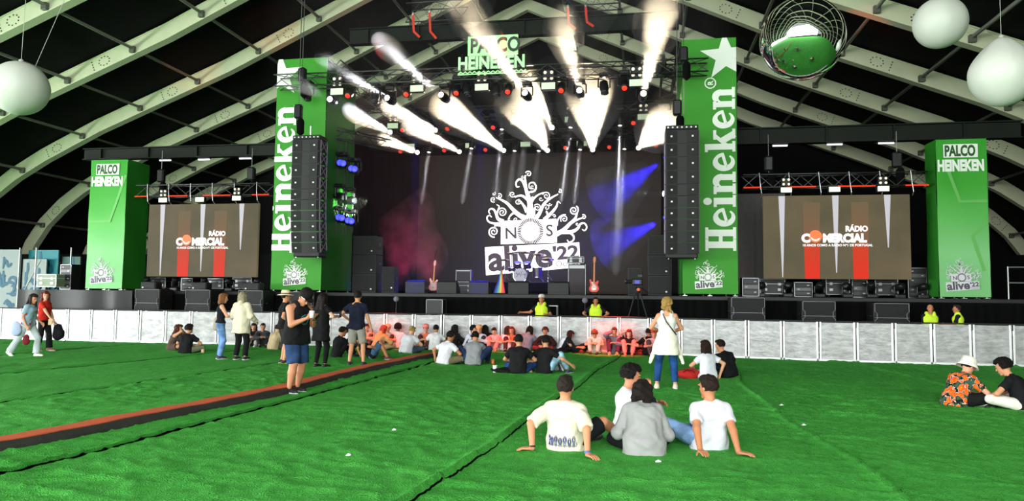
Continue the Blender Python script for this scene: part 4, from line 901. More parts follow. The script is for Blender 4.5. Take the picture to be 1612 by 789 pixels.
# ================================================================== people
class Field:
    """a smooth-union distance field on a grid, meshed into one continuous surface"""
    def __init__(s, lo, hi, h):
        s.lo = np.array(lo, float) - 3 * h; s.h = h; s.n = np.ceil((np.array(hi, float) + 3 * h - s.lo) / h).astype(int) + 1
        s.D = np.full(tuple(s.n), 1.0, np.float32)
    def _blk(s, lo, hi):
        a = np.clip(np.floor((lo - s.lo) / s.h).astype(int), 0, s.n - 1); b = np.clip(np.ceil((hi - s.lo) / s.h).astype(int) + 1, 1, s.n)
        ax = [s.lo[k] + s.h * np.arange(a[k], b[k]) for k in range(3)]
        return tuple(slice(a[k], b[k]) for k in range(3)), ax[0][:, None, None], ax[1][None, :, None], ax[2][None, None, :]
    def _join(s, sl, d, k):
        o = s.D[sl]
        if k > 0: hh = np.clip(.5 + .5 * (o - d) / k, 0, 1); s.D[sl] = o * (1 - hh) + d * hh - k * hh * (1 - hh)
        else: s.D[sl] = np.minimum(o, d)
    def cap(s, a, b, ra, rb=None, k=.02, planes=(), flat=None):
        a = np.asarray(a, float); b = np.asarray(b, float); rb = ra if rb is None else rb; pad = max(ra, rb) + k + 2 * s.h
        sl, X, Y, Z = s._blk(np.minimum(a, b) - pad, np.maximum(a, b) + pad); e = b - a; L2 = float(e @ e) + 1e-9
        px, py, pz = X - a[0], Y - a[1], Z - a[2]; t = np.clip((px * e[0] + py * e[1] + pz * e[2]) / L2, 0, 1)
        qx, qy, qz = px - t * e[0], py - t * e[1], pz - t * e[2]
        if flat is not None:      # flat = (axis vector, factor): squash the section along an axis
            ax, f = flat; c = qx * ax[0] + qy * ax[1] + qz * ax[2]; c = c * (1 / f - 1); qx, qy, qz = qx + c * ax[0], qy + c * ax[1], qz + c * ax[2]
        d = np.sqrt(qx * qx + qy * qy + qz * qz) - (ra + (rb - ra) * t)
        for p, nrm in planes: d = np.maximum(d, (X - p[0]) * nrm[0] + (Y - p[1]) * nrm[1] + (Z - p[2]) * nrm[2])
        s._join(sl, d.astype(np.float32), k)
    def ell(s, c, r, R=None, k=.015, keep=None):
        c = np.asarray(c, float); r = np.asarray(r, float); pad = r.max() + k + 2 * s.h; sl, X, Y, Z = s._blk(c - pad, c + pad)
        px, py, pz = X - c[0], Y - c[1], Z - c[2]
        if R is not None: px, py, pz = (R[0][i] * px + R[1][i] * py + R[2][i] * pz for i in range(3))
        q = np.sqrt((px / r[0]) ** 2 + (py / r[1]) ** 2 + (pz / r[2]) ** 2); d = (q - 1) * r.min()
        if keep is not None: d = np.maximum(d, keep(px, py, pz))
        s._join(sl, d.astype(np.float32), k)
    def cut(s, p, nrm):
        X, Y, Z = (s.lo[k] + s.h * np.arange(s.n[k]) for k in range(3))
        s.D = np.maximum(s.D, ((X - p[0]) * nrm[0])[:, None, None] + ((Y - p[1]) * nrm[1])[None, :, None] + ((Z - p[2]) * nrm[2])[None, None, :]).astype(np.float32)
    def ripple(s, amp, f, ph=0.0):
        X, Y, Z = (s.lo[k] + s.h * np.arange(s.n[k]) for k in range(3)); X = X[:, None, None]; Y = Y[None, :, None]; Z = Z[None, None, :]
        s.D += (amp * (np.sin(f * X * 1.0 + 2.1 * np.sin(f * .45 * Z + ph) + ph) * np.sin(f * .5 * Z + f * .8 * Y + ph * 2) + .5 * np.sin(f * 1.9 * Y - f * 1.1 * Z + ph))).astype(np.float32)
    def mesh(s):
        D = s.D; S = D < 0; n = D.shape
        sh = [(i, j, k) for i in (0, 1) for j in (0, 1) for k in (0, 1)]
        cnt = sum(S[i:n[0] - 1 + i, j:n[1] - 1 + j, k:n[2] - 1 + k].astype(np.int8) for i, j, k in sh)
        act = (cnt > 0) & (cnt < 8); I = np.argwhere(act)
        if len(I) == 0: return np.zeros((0, 3)), np.zeros((0, 4), int)
        idx = np.full(act.shape, -1, np.int64); idx[tuple(I.T)] = np.arange(len(I))
        V = np.stack([D[I[:, 0] + i, I[:, 1] + j, I[:, 2] + k] for i, j, k in sh], 1); C = np.array(sh, float)
        acc = np.zeros((len(I), 3)); c = np.zeros(len(I))
        for a in range(8):
            for b in range(a + 1, 8):
                if np.abs(C[a] - C[b]).sum() != 1: continue
                m = (V[:, a] < 0) != (V[:, b] < 0); t = V[m, a] / (V[m, a] - V[m, b]); acc[m] += C[a] + t[:, None] * (C[b] - C[a]); c[m] += 1
        v = s.lo + s.h * (I + acc / c[:, None]); F = []
        for ax in range(3):
            o = [q for q in range(3) if q != ax]; sa = [slice(None)] * 3; sb = [slice(None)] * 3; sa[ax] = slice(0, n[ax] - 1); sb[ax] = slice(1, n[ax])
            A, B = S[tuple(sa)], S[tuple(sb)]; E = np.argwhere(A != B); E = E[(E[:, o[0]] > 0) & (E[:, o[1]] > 0) & (E[:, o[0]] < n[o[0]] - 1) & (E[:, o[1]] < n[o[1]] - 1)]
            if len(E) == 0: continue
            def cell(d0, d1): q = E.copy(); q[:, o[0]] += d0; q[:, o[1]] += d1; return idx[tuple(q.T)]
            q = np.stack([cell(-1, -1), cell(0, -1), cell(0, 0), cell(-1, 0)], 1); fl = A[tuple(E.T)]
            if ax == 1: fl = ~fl
            q[~fl] = q[~fl][:, ::-1]; F.append(q)
        F = np.concatenate(F); F = F[(F >= 0).all(1)]
        return v, F
def mesh_obj(name, chunks, mt, parent=None):
    vs = []; fs = []; b = 0
    for v, f in chunks:
        if len(v): vs.append(v); fs.append(f + b); b += len(v)
    v = np.concatenate(vs); f = np.concatenate(fs)
    me = bpy.data.meshes.new(name); me.vertices.add(len(v)); me.vertices.foreach_set('co', v.astype(np.float32).ravel())
    me.loops.add(f.size); me.loops.foreach_set('vertex_index', f.astype(np.int32).ravel()); me.polygons.add(len(f))
    me.polygons.foreach_set('loop_start', np.arange(0, f.size, 4, dtype=np.int32)); me.polygons.foreach_set('loop_total', np.full(len(f), 4, np.int32))
    me.polygons.foreach_set('use_smooth', np.ones(len(f), bool)); me.update(calc_edges=True); me.materials.append(mt)
    return link(bpy.data.objects.new(name, me), parent)

def cloth_mat(col, pat=None):
    key = 'cloth_%s_%s' % (col, pat)
    if key in MATS: return MATS[key]
    if pat is None: m = mat(key, srgb(*col), .85, noise=.12, nscale=6, bump=.5, bscale=11, spec=.15); return m
    m = mat(key, srgb(*col), .85, bump=.25, bscale=26, spec=.15); nt = m.node_tree; b = nt.nodes['Principled BSDF']; tc = nt.nodes.new('ShaderNodeTexCoord')
    cr = nt.nodes.new('ShaderNodeValToRGB'); cr.color_ramp.interpolation = 'CONSTANT'; els = cr.color_ramp.elements
    if pat in ('floral', 'poppies'):
        vo = nt.nodes.new('ShaderNodeTexVoronoi'); vo.inputs['Scale'].default_value = 11 if pat == 'floral' else 8
        n = nt.nodes.new('ShaderNodeTexNoise'); n.inputs['Scale'].default_value = 14; va = nt.nodes.new('ShaderNodeVectorMath'); va.operation = 'MULTIPLY_ADD'; va.inputs[1].default_value = (.12, .12, .12)
        nt.links.new(tc.outputs['Object'], n.inputs['Vector']); nt.links.new(n.outputs['Color'], va.inputs[0]); nt.links.new(tc.outputs['Object'], va.inputs[2]); nt.links.new(va.outputs[0], vo.inputs['Vector'])
        if pat == 'floral':
            els[0].position = 0; els[0].color = srgb(255, 196, 90); els[1].position = .1; els[1].color = srgb(240, 104, 24)
            for ps, c in ((.36, (214, 72, 18)), (.5, (235, 226, 205)), (.54, (20, 22, 18)), (.68, (60, 90, 70))): q = els.new(ps); q.color = srgb(*c)
        else:
            els[0].position = 0; els[0].color = srgb(196, 60, 58); els[1].position = .3; els[1].color = srgb(*col)
        nt.links.new(vo.outputs['Distance'], cr.inputs[0])
    elif pat == 'stripes':
        w_ = nt.nodes.new('ShaderNodeTexWave'); w_.inputs['Scale'].default_value = 18; w_.inputs['Distortion'].default_value = 1; w_.bands_direction = 'X'; nt.links.new(tc.outputs['Object'], w_.inputs['Vector'])
        cr.color_ramp.interpolation = 'LINEAR'; els[0].color = srgb(*col); els[1].color = srgb(*[min(255, c + 14) for c in col]); nt.links.new(w_.outputs['Fac'], cr.inputs[0])
    elif pat == 'denim':
        n = nt.nodes.new('ShaderNodeTexNoise'); n.inputs['Scale'].default_value = 5; n.inputs['Detail'].default_value = 5; nt.links.new(tc.outputs['Object'], n.inputs['Vector']); cr.color_ramp.interpolation = 'LINEAR'
        els[0].position = .35; els[0].color = srgb(*[int(c * .72) for c in col]); els[1].position = .65; els[1].color = srgb(*[min(255, int(c * 1.15)) for c in col]); nt.links.new(n.outputs['Fac'], cr.inputs[0])
    nt.links.new(cr.outputs[0], b.inputs['Base Color']); return m
def skin_mat(col):
    key = 'skin_%s_%s_%s' % col
    if key in MATS: return MATS[key]
    m = mat(key, srgb(*col), .5, noise=.06, nscale=18, spec=.3); b = m.node_tree.nodes['Principled BSDF']; b.inputs['Subsurface Weight'].default_value = 0; return m
def hair_mat(col):
    return mat('hair_%s_%s_%s' % col, tuple(c * .6 for c in srgb(*col)[:3]) + (1,), .6, noise=.6, nscale=24, bump=1.0, bscale=55, spec=.2, stretch=(3, 3, .6))
EYE = mat('eye_dark', (.02, .015, .012, 1), .2); LIP = mat('lip', srgb(150, 80, 70), .5)
LIGHTSKIN = (214, 160, 126); TAN = (186, 128, 92); DARKSKIN = (120, 78, 54)
def unit(v): v = np.asarray(v, float); return v / (np.linalg.norm(v) + 1e-9)
def ik(a, t, l1, l2, pole):
    a = np.asarray(a, float); t = np.asarray(t, float); d = t - a; L = np.linalg.norm(d); mx = (l1 + l2) * .999
    if L > mx: t = a + d / L * mx; L = mx; d = t - a
    L = max(L, abs(l1 - l2) + .02); u = unit(d); x = (l1 * l1 - l2 * l2 + L * L) / (2 * L); h = math.sqrt(max(0, l1 * l1 - x * x))
    p = np.asarray(pole, float); p = p - u * (p @ u); return a + u * x + unit(p) * h, t
PRESET = {
 'stand': dict(hip=(0, 0, .94), lean=1, LH=(-.24, .05, .76), RH=(.24, .05, .76), LE=(-.3, -1, 0), RE=(.3, -1, 0), LF=(-.11, 0, .085), RF=(.11, 0, .085), LK=(-.1, 1, 0), RK=(.1, 1, 0)),
 'cross': dict(hip=(0, 0, .125), lean=10, bend=14, LH=(-.14, .34, .22), RH=(.14, .34, .22), LE=(-1, -.2, -.2), RE=(1, -.2, -.2), LF=(.10, .30, .075), RF=(-.10, .37, .075), LK=(-1, .35, .25), RK=(1, .35, .25)),
 'back': dict(hip=(0, 0, .125), lean=-18, bend=6, LH=(-.34, -.34, .045), RH=(.34, -.34, .045), LE=(-.6, -.7, 0), RE=(.6, -.7, 0), LF=(-.12, .74, .08), RF=(.12, .62, .08), LK=(-.25, .2, 1), RK=(.25, .2, 1)),
 'knees': dict(hip=(0, 0, .125), lean=8, bend=16, LH=(-.05, .40, .36), RH=(.05, .42, .34), LE=(-1, -.1, -.4), RE=(1, -.1, -.4), LF=(-.11, .46, .08), RF=(.11, .46, .08), LK=(-.2, .2, 1), RK=(.2, .2, 1)),
 'legs': dict(hip=(0, 0, .125), lean=2, bend=10, LH=(-.12, .36, .2), RH=(.12, .36, .2), LE=(-1, -.2, -.2), RE=(1, -.2, -.2), LF=(-.13, .80, .07), RF=(.13, .8, .07), LK=(-.2, .1, 1), RK=(.2, .1, 1)),
}
def person(label, at, face, pose='stand', H=1.72, g=1.0, fem=False, skin=LIGHTSKIN, top=((230, 230, 232), 'tee'), toppat=None, bot=((30, 30, 34), 'trousers'), botpat=None, hair=((28, 20, 16), 'short'), shoe=(30, 30, 32), sole=None, hat=None, h=None, visor_face=True, glasses=False, group=None, feet=None, bare=False, **kw):
    p = dict(PRESET[pose]); p.update({k: v for k, v in kw.items() if k in ('hip', 'lean', 'bend', 'twist', 'side', 'hp', 'hy', 'LH', 'RH', 'LE', 'RE', 'LF', 'RF', 'LK', 'RK', 'LD', 'RD', 'LN', 'RN', 'curl', 'LFd', 'RFd', 'hem', 'sl', 'bl', 'flare', 'tl')})
    s = H / 1.72; at = np.array((at[0], at[1], at[2] if len(at) > 2 else 0.0)); dist = math.hypot(at[0], at[1])
    h = h or (.0095 if dist < 10.5 else .0125 if dist < 15 else .0165 if dist < 19.5 else .019)
    ca, sa = math.cos(math.radians(face)), math.sin(math.radians(face))
    def loc(v):      # a world point, as (x, y[, z]) survey, into the body's own frame
        v = np.array(v, float) - at; return np.array((ca * v[0] + sa * v[1], -sa * v[0] + ca * v[1], v[2]))
    for k_ in ('LH', 'RH', 'LF', 'RF'):
        if kw.get(k_ + 'w') is not None: p[k_] = loc(kw[k_ + 'w']) / s
    lean, bend = math.radians(p.get('lean', 0)), math.radians(p.get('bend', 0)); side = math.radians(p.get('side', 0))
    P = np.array(p['hip']) * s; X = np.array((1.0, 0, 0))
    u1 = unit((math.sin(side) * .8, math.sin(lean), math.cos(lean))); tl = p.get('tl', 1.0 if pose == 'stand' else .84); M = P + u1 * .20 * s * tl; u2 = unit((math.sin(side), math.sin(lean + bend), math.cos(lean + bend)))
    tw = math.radians(p.get('twist', 0)); fwd = unit(np.cross(u2, np.cross((0, 1, 0), u2)) if abs(u2[1]) < .98 else (0, 0, -1)); rt = unit(np.cross(fwd, u2)); rs = rt * math.cos(tw) + fwd * math.sin(tw); fs = unit(np.cross(u2, rs))
    Cc = M + u2 * .15 * s * tl; Nk = M + u2 * .325 * s * tl; sw = (.148 if fem else .163) * s * (1 + (g - 1) * .5)
    SH = {-1: M + u2 * (.325 * tl - .082) * s - rs * sw, 1: M + u2 * (.325 * tl - .082) * s + rs * sw}
    hp, hy = math.radians(p.get('hp', 0)), math.radians(p.get('hy', 0))
    ha = (lean + bend) * .35 + hp; hf0 = np.array((-math.sin(hy), math.cos(hy), 0)); up0 = np.array((math.sin(side) * .5, 0, 1.0)); hu = unit(up0 * math.cos(ha) + hf0 * math.sin(ha)); hf = unit(hf0 * math.cos(ha) - up0 * math.sin(ha)); hr = unit(np.cross(hf, hu)); HR = np.stack([hr, hf, hu], 1)
    nd = unit(u2 * .5 + hu * .5); HC = Nk + nd * .034 * s + hu * .115 * s + hf * .018 * s; K = s * 1.05
    hd = lambda x, y, z: HC + HR @ np.array((x, y, z)) * K
    EL = {}; WR = {}; KN = {}; AN = {}
    for k_, a in ((-1, 'L'), (1, 'R')):
        EL[k_], WR[k_] = ik(SH[k_], np.array(p[a + 'H']) * s, .285 * s, .255 * s, p[a + 'E'])
    HJ = {k_: P + X * k_ * .088 * s + np.array((0, 0, -.03)) * s for k_ in (-1, 1)}
    for k_, a in ((-1, 'L'), (1, 'R')): KN[k_], AN[k_] = ik(HJ[k_], np.array(p[a + 'F']) * s, .425 * s, .415 * s, p[a + 'K'])
    allp = np.array([P, M, Nk, HC] + [d[k_] for d in (EL, WR, KN, AN, SH) for k_ in (-1, 1)]); lo, hi = allp.min(0) - .24, allp.max(0) + .24
    lo[2] = max(lo[2], -.01)
    # ---------- body: one continuous skin
    B = Field(lo, hi, h); kb = .025
    hipw = (.075 if fem else .06) * s * g
    B.cap(P - X * hipw, P + X * hipw, .10 * s * g, k=kb); B.cap(M - rs * .045 * s, M + rs * .045 * s, .092 * s * g, k=.05); B.cap(Cc - rs * .065 * s, Cc + rs * .065 * s, .106 * s * g, k=.05)
    B.cap(SH[-1], SH[1], .046 * s * g, k=.04)
    for k_ in (-1, 1): B.cap(Nk - u2 * .005 * s, SH[k_], .046 * s, .046 * s * g, k=.03)
    B.cap(Nk - u2 * .03 * s, HC - hu * .05 * s, .056 * s * (.86 if fem else 1), .05 * s, k=.025)
    for k_ in (-1, 1):
        B.cap(SH[k_], EL[k_], .05 * s * g, .039 * s * g, k=.02); B.cap(EL[k_], WR[k_], .04 * s * g, .026 * s, k=.015)
        B.cap(HJ[k_], KN[k_], .082 * s * g, .053 * s * g, k=.025); c1 = KN[k_] * .65 + AN[k_] * .35; B.cap(KN[k_], c1, .052 * s * g, .052 * s * g, k=.015); B.cap(c1, AN[k_], .053 * s * g, .034 * s, k=.015)
    chunks = []
    HB = Field(HC - .16 * s, HC + .16 * s, max(.0055, h * .55))
    HB.ell(hd(0, -.008, .022), np.array((.074, .094, .094)) * K, HR, k=0); HB.ell(hd(0, .018, -.035), np.array((.06, .072, .082)) * K, HR, k=.03); HB.ell(hd(0, .066, -.098), np.array((.026, .022, .02)) * K, HR, k=.025)
    HB.cap(hd(0, .088, .012), hd(0, .106, -.028), .0085 * K, .0135 * K, k=.012); HB.ell(hd(-.034, .082, .022), np.array((.024, .014, .009)) * K, HR, k=.012); HB.ell(hd(.034, .082, .022), np.array((.024, .014, .009)) * K, HR, k=.012)
    for k_ in (-1, 1): HB.ell(hd(k_ * .074, -.004, -.008), np.array((.011, .021, .031)) * K, HR, k=.008)
    HB.ell(hd(0, .085, -.062), np.array((.022, .012, .012)) * K, HR, k=.01); HB.cap(Nk + nd * .02 * s, HC - hu * .05 * s, .052 * s * (.86 if fem else 1), .05 * s, k=.02)
    chunks.append(HB.mesh())
    for k_, a in ((-1, 'L'), (1, 'R')):
        fd = unit(WR[k_] - EL[k_]); d = unit(p.get(a + 'D', fd)); nrm = p.get(a + 'N'); nrm = np.array(nrm, float) if nrm is not None else (np.array((0, 0, -1.0)) if WR[k_][2] < .09 else -X * k_ * .8 + np.array((0, .2, -.4)))
        if nrm @ d > .95: nrm = np.array((0, 1.0, 0))
        nrm = unit(nrm - d * (nrm @ d)); l = np.cross(d, nrm) * k_; w0 = WR[k_]; cu = math.radians(p.get('curl', 16 if WR[k_][2] < .09 else 34))
        F = Field(w0 - .03 + np.minimum(d * .2, 0) - .05, w0 + np.maximum(d * .2, 0) + .08, max(.0048, h * .45) if dist < 16 else .0065); q = s
        F.cap(w0 - fd * .05 * q, w0 + d * .01 * q, .027 * q, .025 * q, k=.01)
        for i, (off, ln, r) in enumerate(((.031, .072, .0088), (.010, .080, .009), (-.011, .074, .0088), (-.031, .058, .0078))):
            b0 = w0 + (d * .088 + l * off - d * abs(off) * .2) * q; F.cap(w0 + (d * .015 + l * off * .62) * q, b0, .0145 * q, .0115 * q, k=.012)
            c, s2 = math.cos(cu * .6), math.sin(cu * .6); sp = l * off * 2.2; d1 = unit(d * c + nrm * s2 + sp * .6); p1 = b0 + d1 * ln * .48 * q; F.cap(b0, p1, r * q, r * .95 * q, k=.003)
            a2 = cu * 1.5; d2 = unit(d * math.cos(a2) + nrm * math.sin(a2) + sp * .5); p2 = p1 + d2 * ln * .30 * q; F.cap(p1, p2, r * .95 * q, r * .9 * q, k=.003); a3 = cu * 2.1; d3 = unit(d * math.cos(a3) + nrm * math.sin(a3) + sp * .4); F.cap(p2, p2 + d3 * ln * .24 * q, r * .9 * q, r * .75 * q, k=.003)
        t0 = w0 + (d * .03 + l * .026 + nrm * .004) * q; td = unit(d * .66 + l * .7 + nrm * .25); t1 = t0 + td * .042 * q; F.cap(t0 - td * .012 * q, t1, .0145 * q, .0105 * q, k=.008); F.cap(t1, t1 + unit(td + d * .5 + nrm * .2) * .034 * q, .0105 * q, .008 * q, k=.003)
        chunks.append(F.mesh())
    FT = {}
    for k_, a in ((-1, 'L'), (1, 'R')):
        sh_ = unit(AN[k_] - KN[k_]); fdv = p.get(a + 'Fd')
        if fdv is None:
            flat = np.array((sh_[0] * .35, max(.25, 1 - abs(sh_[1]) * .2), 0)) if sh_[2] < -.6 else unit(np.array((0, sh_[1] * .25, 1.0)) - sh_ * .2 + X * k_ * .35)
            if pose == 'cross' : flat = unit((-k_ * 1.0, .35, .1))
            fdv = unit(flat)
        FT[k_] = unit(fdv)
    if bare:
        for k_ in (-1, 1): B.cap(AN[k_] - FT[k_] * .03 * s, AN[k_] + FT[k_] * .13 * s + np.array((0, 0, -.045 * s)), .034 * s, .024 * s, k=.02)
    chunks.insert(0, B.mesh())
    root = mesh_obj('person', chunks, skin_mat(skin)); root.location = at; root.rotation_euler = (0, 0, math.radians(face)); tag(root, label, 'person', group)
    ph = random.random() * 6
    # ---------- lower garment
    bc, bt = bot; bl = p.get('bl', {'trousers': .95, 'shorts': .8, 'jeans': .93, 'flared': .97, 'skirt': .6, 'dress': .55, 'leggings': .96}[bt])
    if True:
        T = Field(lo, hi, h); ex = .016 * s
        T.cap(P - X * hipw, P + X * hipw, .108 * s * g + ex * .5, k=.02, planes=[(P + u1 * .085 * s, u1)])
        for k_ in (-1, 1):
            th = unit(KN[k_] - HJ[k_]); sn = unit(AN[k_] - KN[k_])
            if bt == 'shorts':
                e = HJ[k_] + (KN[k_] - HJ[k_]) * min(1, bl); T.cap(HJ[k_], e, .088 * s * g + ex, .072 * s * g + ex, k=.02, planes=[(e, th)])
            elif bt in ('skirt', 'dress'):
                e = HJ[k_] + (KN[k_] - HJ[k_]) * bl; T.cap(HJ[k_], e, .1 * s * g + ex, .105 * s * g + ex, k=.08, planes=[(e, th)])
            else:
                e = KN[k_] + (AN[k_] - KN[k_]) * bl; fl = {'flared': 1.75, 'leggings': .8, 'jeans': 1.0, 'trousers': 1.12}[bt]; ee = ex * (.8 if bt == 'leggings' else 1)
                T.cap(HJ[k_], KN[k_], .085 * s * g + ee, .055 * s * g + ee * (1 if bt == 'leggings' else 1.2), k=.02); T.cap(KN[k_], e, .054 * s * g + ee * 1.2, .043 * s * fl + ee, k=.015, planes=[(e, sn)])
        T.ripple(.0035, 30, ph)
        mesh_obj({'dress': 'dress_skirt', 'jeans': 'trousers', 'flared': 'trousers', 'leggings': 'trousers'}.get(bt, bt), [T.mesh()], cloth_mat(bc, botpat), root)
    # ---------- upper garment
    tc_, tt = top; ex = {'tank': .008, 'tee': .011, 'shirt': .014, 'jacket': .03, 'long': .02, 'vest': .026}[tt] * s
    hem = p.get('hem', {'tank': -.06, 'tee': -.1, 'shirt': -.13, 'jacket': -.2, 'long': -.1, 'vest': -.14}[tt]) * s
    U = Field(lo, hi, h); hemp = [(P + u1 * hem, -u1)]
    if pose != 'stand': hemp.append((np.array((0, 0, .012)), np.array((0, 0, -1.0))))
    U.cap(P - X * hipw, P + X * hipw, .108 * s * g + ex + .010, k=.03, planes=hemp)
    for k_ in (-1, 0, 1): U.cap(P + X * k_ * hipw, P + X * k_ * hipw + u1 * (hem - .04 * s), .108 * s * g + ex + .010, k=.02, planes=hemp)
    if p.get('flare'): q = P - u1 * .02 * s; U.cap(P + u1 * .16 * s, q - fs * .03 * s, .115 * s * g, (.135 + p['flare']) * s * g, k=.06, planes=hemp, flat=(X, 1.25))
    if hem < -.11 * s: U.cap(P - X * hipw * 1.1 + u1 * hem, P + X * hipw * 1.1 + u1 * hem, .115 * s * g + ex + .006, k=.06, planes=hemp)
    U.cap(M - rs * .05 * s, M + rs * .05 * s, .099 * s * g + ex, k=.07, planes=hemp)
    if tt != 'tank' or g > 1.2:
        for k_ in (-1, 1): U.cap(P + X * k_ * hipw, Cc + rs * k_ * .062 * s, .107 * s * g + ex, .104 * s * g + ex, k=.02, planes=hemp)
    U.cap(Cc - rs * .066 * s, Cc + rs * .066 * s, .107 * s * g + ex, k=.05, planes=[(Nk - u2 * (.05 if tt == 'tank' else .0) * s, u2)])
    if fem: U.cap(Cc - rs * .05 * s + fs * .07 * s, Cc + rs * .05 * s + fs * .07 * s, .062 * s + ex * .5, k=.04)
    if tt in ('tank', 'vest'):
        for k_ in (-1, 1): U.cap(Cc + rs * k_ * .07 * s + fs * .04 * s, Nk + rs * k_ * (.082 if tt == 'tank' else .1) * s - u2 * .03 * s, .065 * s * g + ex, .054 * s * g + ex, k=.02, flat=(rs, .62)); U.cap(Cc + rs * k_ * .07 * s - fs * .04 * s, Nk + rs * k_ * (.082 if tt == 'tank' else .1) * s - u2 * .03 * s, .065 * s * g + ex, .054 * s * g + ex, k=.02, flat=(rs, .62))
    else:
        U.cap(SH[-1] + rs * .01, SH[1] - rs * .01, .048 * s * g + ex, k=.035)
        for k_ in (-1, 1): U.cap(Nk - u2 * .02 * s, SH[k_], .048 * s, .048 * s * g + ex, k=.03, planes=[(Nk + u2 * .006 * s, u2)])
        U.cap(Nk - u2 * .07 * s, Nk - u2 * .0 * s, .085 * s, .066 * s, k=.03, planes=[(Nk + u2 * .006 * s, u2)])
        sl = p.get('sl', {'tee': .62, 'shirt': .72, 'jacket': 1.95, 'long': 1.95}[tt])
        for k_ in (-1, 1):
            ud = unit(EL[k_] - SH[k_]); fd = unit(WR[k_] - EL[k_])
            if sl <= 1.02: e = SH[k_] + (EL[k_] - SH[k_]) * sl; U.cap(SH[k_], e, .054 * s * g + ex, .052 * s * g + ex * 1.25, k=.02, planes=[(e, ud)])
            else: U.cap(SH[k_], EL[k_], .053 * s * g + ex, .045 * s * g + ex, k=.02); e = EL[k_] + (WR[k_] - EL[k_]) * (sl - 1); U.cap(EL[k_], e, .045 * s * g + ex, .033 * s + ex, k=.02, planes=[(e, fd)])
        if tt == 'jacket': U.cap(Nk - fs * .06 * s - u2 * .01, Nk - fs * .09 * s - u2 * .1 * s, .075 * s, .05 * s, k=.03)
    U.ripple(.0035 if tt == 'tank' else .0065, 22, ph + 1); U.ripple(.003, 47, ph)
    up_ = mesh_obj({'tank': 'tank_top', 'tee': 't_shirt', 'shirt': 'shirt', 'jacket': 'jacket', 'long': 'top', 'vest': 'high_visibility_vest'}[tt], [U.mesh()], cloth_mat(tc_, toppat), root)
    if tt == 'vest':     # dark sleeves under the vest
        U = Field(lo, hi, h); U.cap(SH[-1], SH[1], .055 * s * g, k=.02)
        for k_ in (-1, 1): e = SH[k_] + (EL[k_] - SH[k_]) * .7; U.cap(SH[k_], e, .06 * s * g, .058 * s * g, k=.02, planes=[(e, unit(EL[k_] - SH[k_]))])
        mesh_obj('sleeves', [U.mesh()], cloth_mat((26, 26, 28)), root)
    # ---------- shoes
    if not bare:
        for k_ in (-1, 1):
            f_ = FT[k_]; sh_ = unit(AN[k_] - KN[k_]); upv = unit(-sh_ - f_ * (-sh_ @ f_)) if abs(sh_ @ f_) < .97 else np.array((0, 0, 1.0))
            if AN[k_][2] < .11 and upv[2] > .6: f_ = unit(f_ * (1, 1, 0)); upv = np.array((0, 0, 1.0))
            A = AN[k_]; S_ = Field(A - .24, A + .24, min(h, .012)); sd = np.cross(f_, upv); pl = [(A - upv * .077 * s, -upv)]
            S_.cap(A - f_ * .035 * s - upv * .04 * s, A + f_ * .06 * s - upv * .045 * s, .042 * s, .042 * s, k=.02, planes=pl); S_.cap(A + f_ * .06 * s - upv * .045 * s, A + f_ * .155 * s - upv * .05 * s, .042 * s, .036 * s, k=.02, planes=pl); S_.cap(A - upv * .03 * s - f_ * .012 * s, A + upv * .005 * s - f_ * .012 * s, .042 * s, .04 * s, k=.02, planes=[(A + upv * .012 * s, upv)])
            so = mesh_obj('shoe', [S_.mesh()], mat('shoe_%s_%s_%s' % shoe, srgb(*shoe), .6, noise=.15), root)
            if sole:
                S_ = Field(A - .24, A + .24, min(h, .008)); pl = [(A - upv * .082 * s, -upv), (A - upv * .058 * s, upv)]
                S_.cap(A - f_ * .035 * s - upv * .06 * s, A + f_ * .06 * s - upv * .06 * s, .046 * s, .047 * s, k=.02, planes=pl); S_.cap(A + f_ * .06 * s - upv * .06 * s, A + f_ * .16 * s - upv * .06 * s, .047 * s, .04 * s, k=.02, planes=pl)
                mesh_obj('sole', [S_.mesh()], mat('sole_%s_%s_%s' % sole, srgb(*sole), .6), so)
    # ---------- hair
    hc, ht = hair
    if ht != 'bald':
        lo2, hi2 = HC - .26, HC + .26
        if ht in ('long', 'wavy', 'pony', 'bob'): lo2 = lo2 - np.array((0, 0, .3))
        G = Field(lo2, hi2, max(.007, h * .7)); thick = {'short': .010, 'crop': .006, 'curly': .028, 'afro': .045}.get(ht, .016)
        keep = lambda x, y, z: np.minimum(np.maximum(y - (.03 + .3 * z) * K, -(z + (.075 if ht not in ('short', 'crop', 'curly') else .06) * K)), np.maximum(-(z - .045 * K), y - .105 * K))
        G.ell(hd(0, -.012, .026), np.array((.078 + thick, .098 + thick, .092 + thick)) * K, HR, k=0, keep=keep)
        G.ell(hd(0, .05, .085), np.array((.06, .045, .03 + thick * .6)) * K, HR, k=.02)
        bk = -hf
        if ht in ('long', 'wavy'):
            L = .34 if ht == 'long' else .27
            for ox in (-.055, -.02, .02, .055): e = hd(ox * 1.5, -.06 - .075, -.02) - np.array((0, 0, L * K)) * .8; G.cap(hd(ox, -.05, .03), e * .75 + hd(ox * 1.3, -.09, -.1) * .25, .052 * K, .032 * K, k=.02)
            for ox in (-.078, .078): G.cap(hd(ox, .0, .03), hd(ox * 1.15, .005, -.06) - np.array((0, 0, L * .5)), .028 * K, .02 * K, k=.02)
        if ht == 'bob':
            for ox in (-.05, 0, .05): G.cap(hd(ox, -.06, .0), hd(ox * 1.3, -.065, -.13), .05 * K, .04 * K, k=.02)
            for ox in (-.078, .078): G.cap(hd(ox, -.005, .03), hd(ox * 1.1, .0, -.12), .03 * K, .026 * K, k=.02)
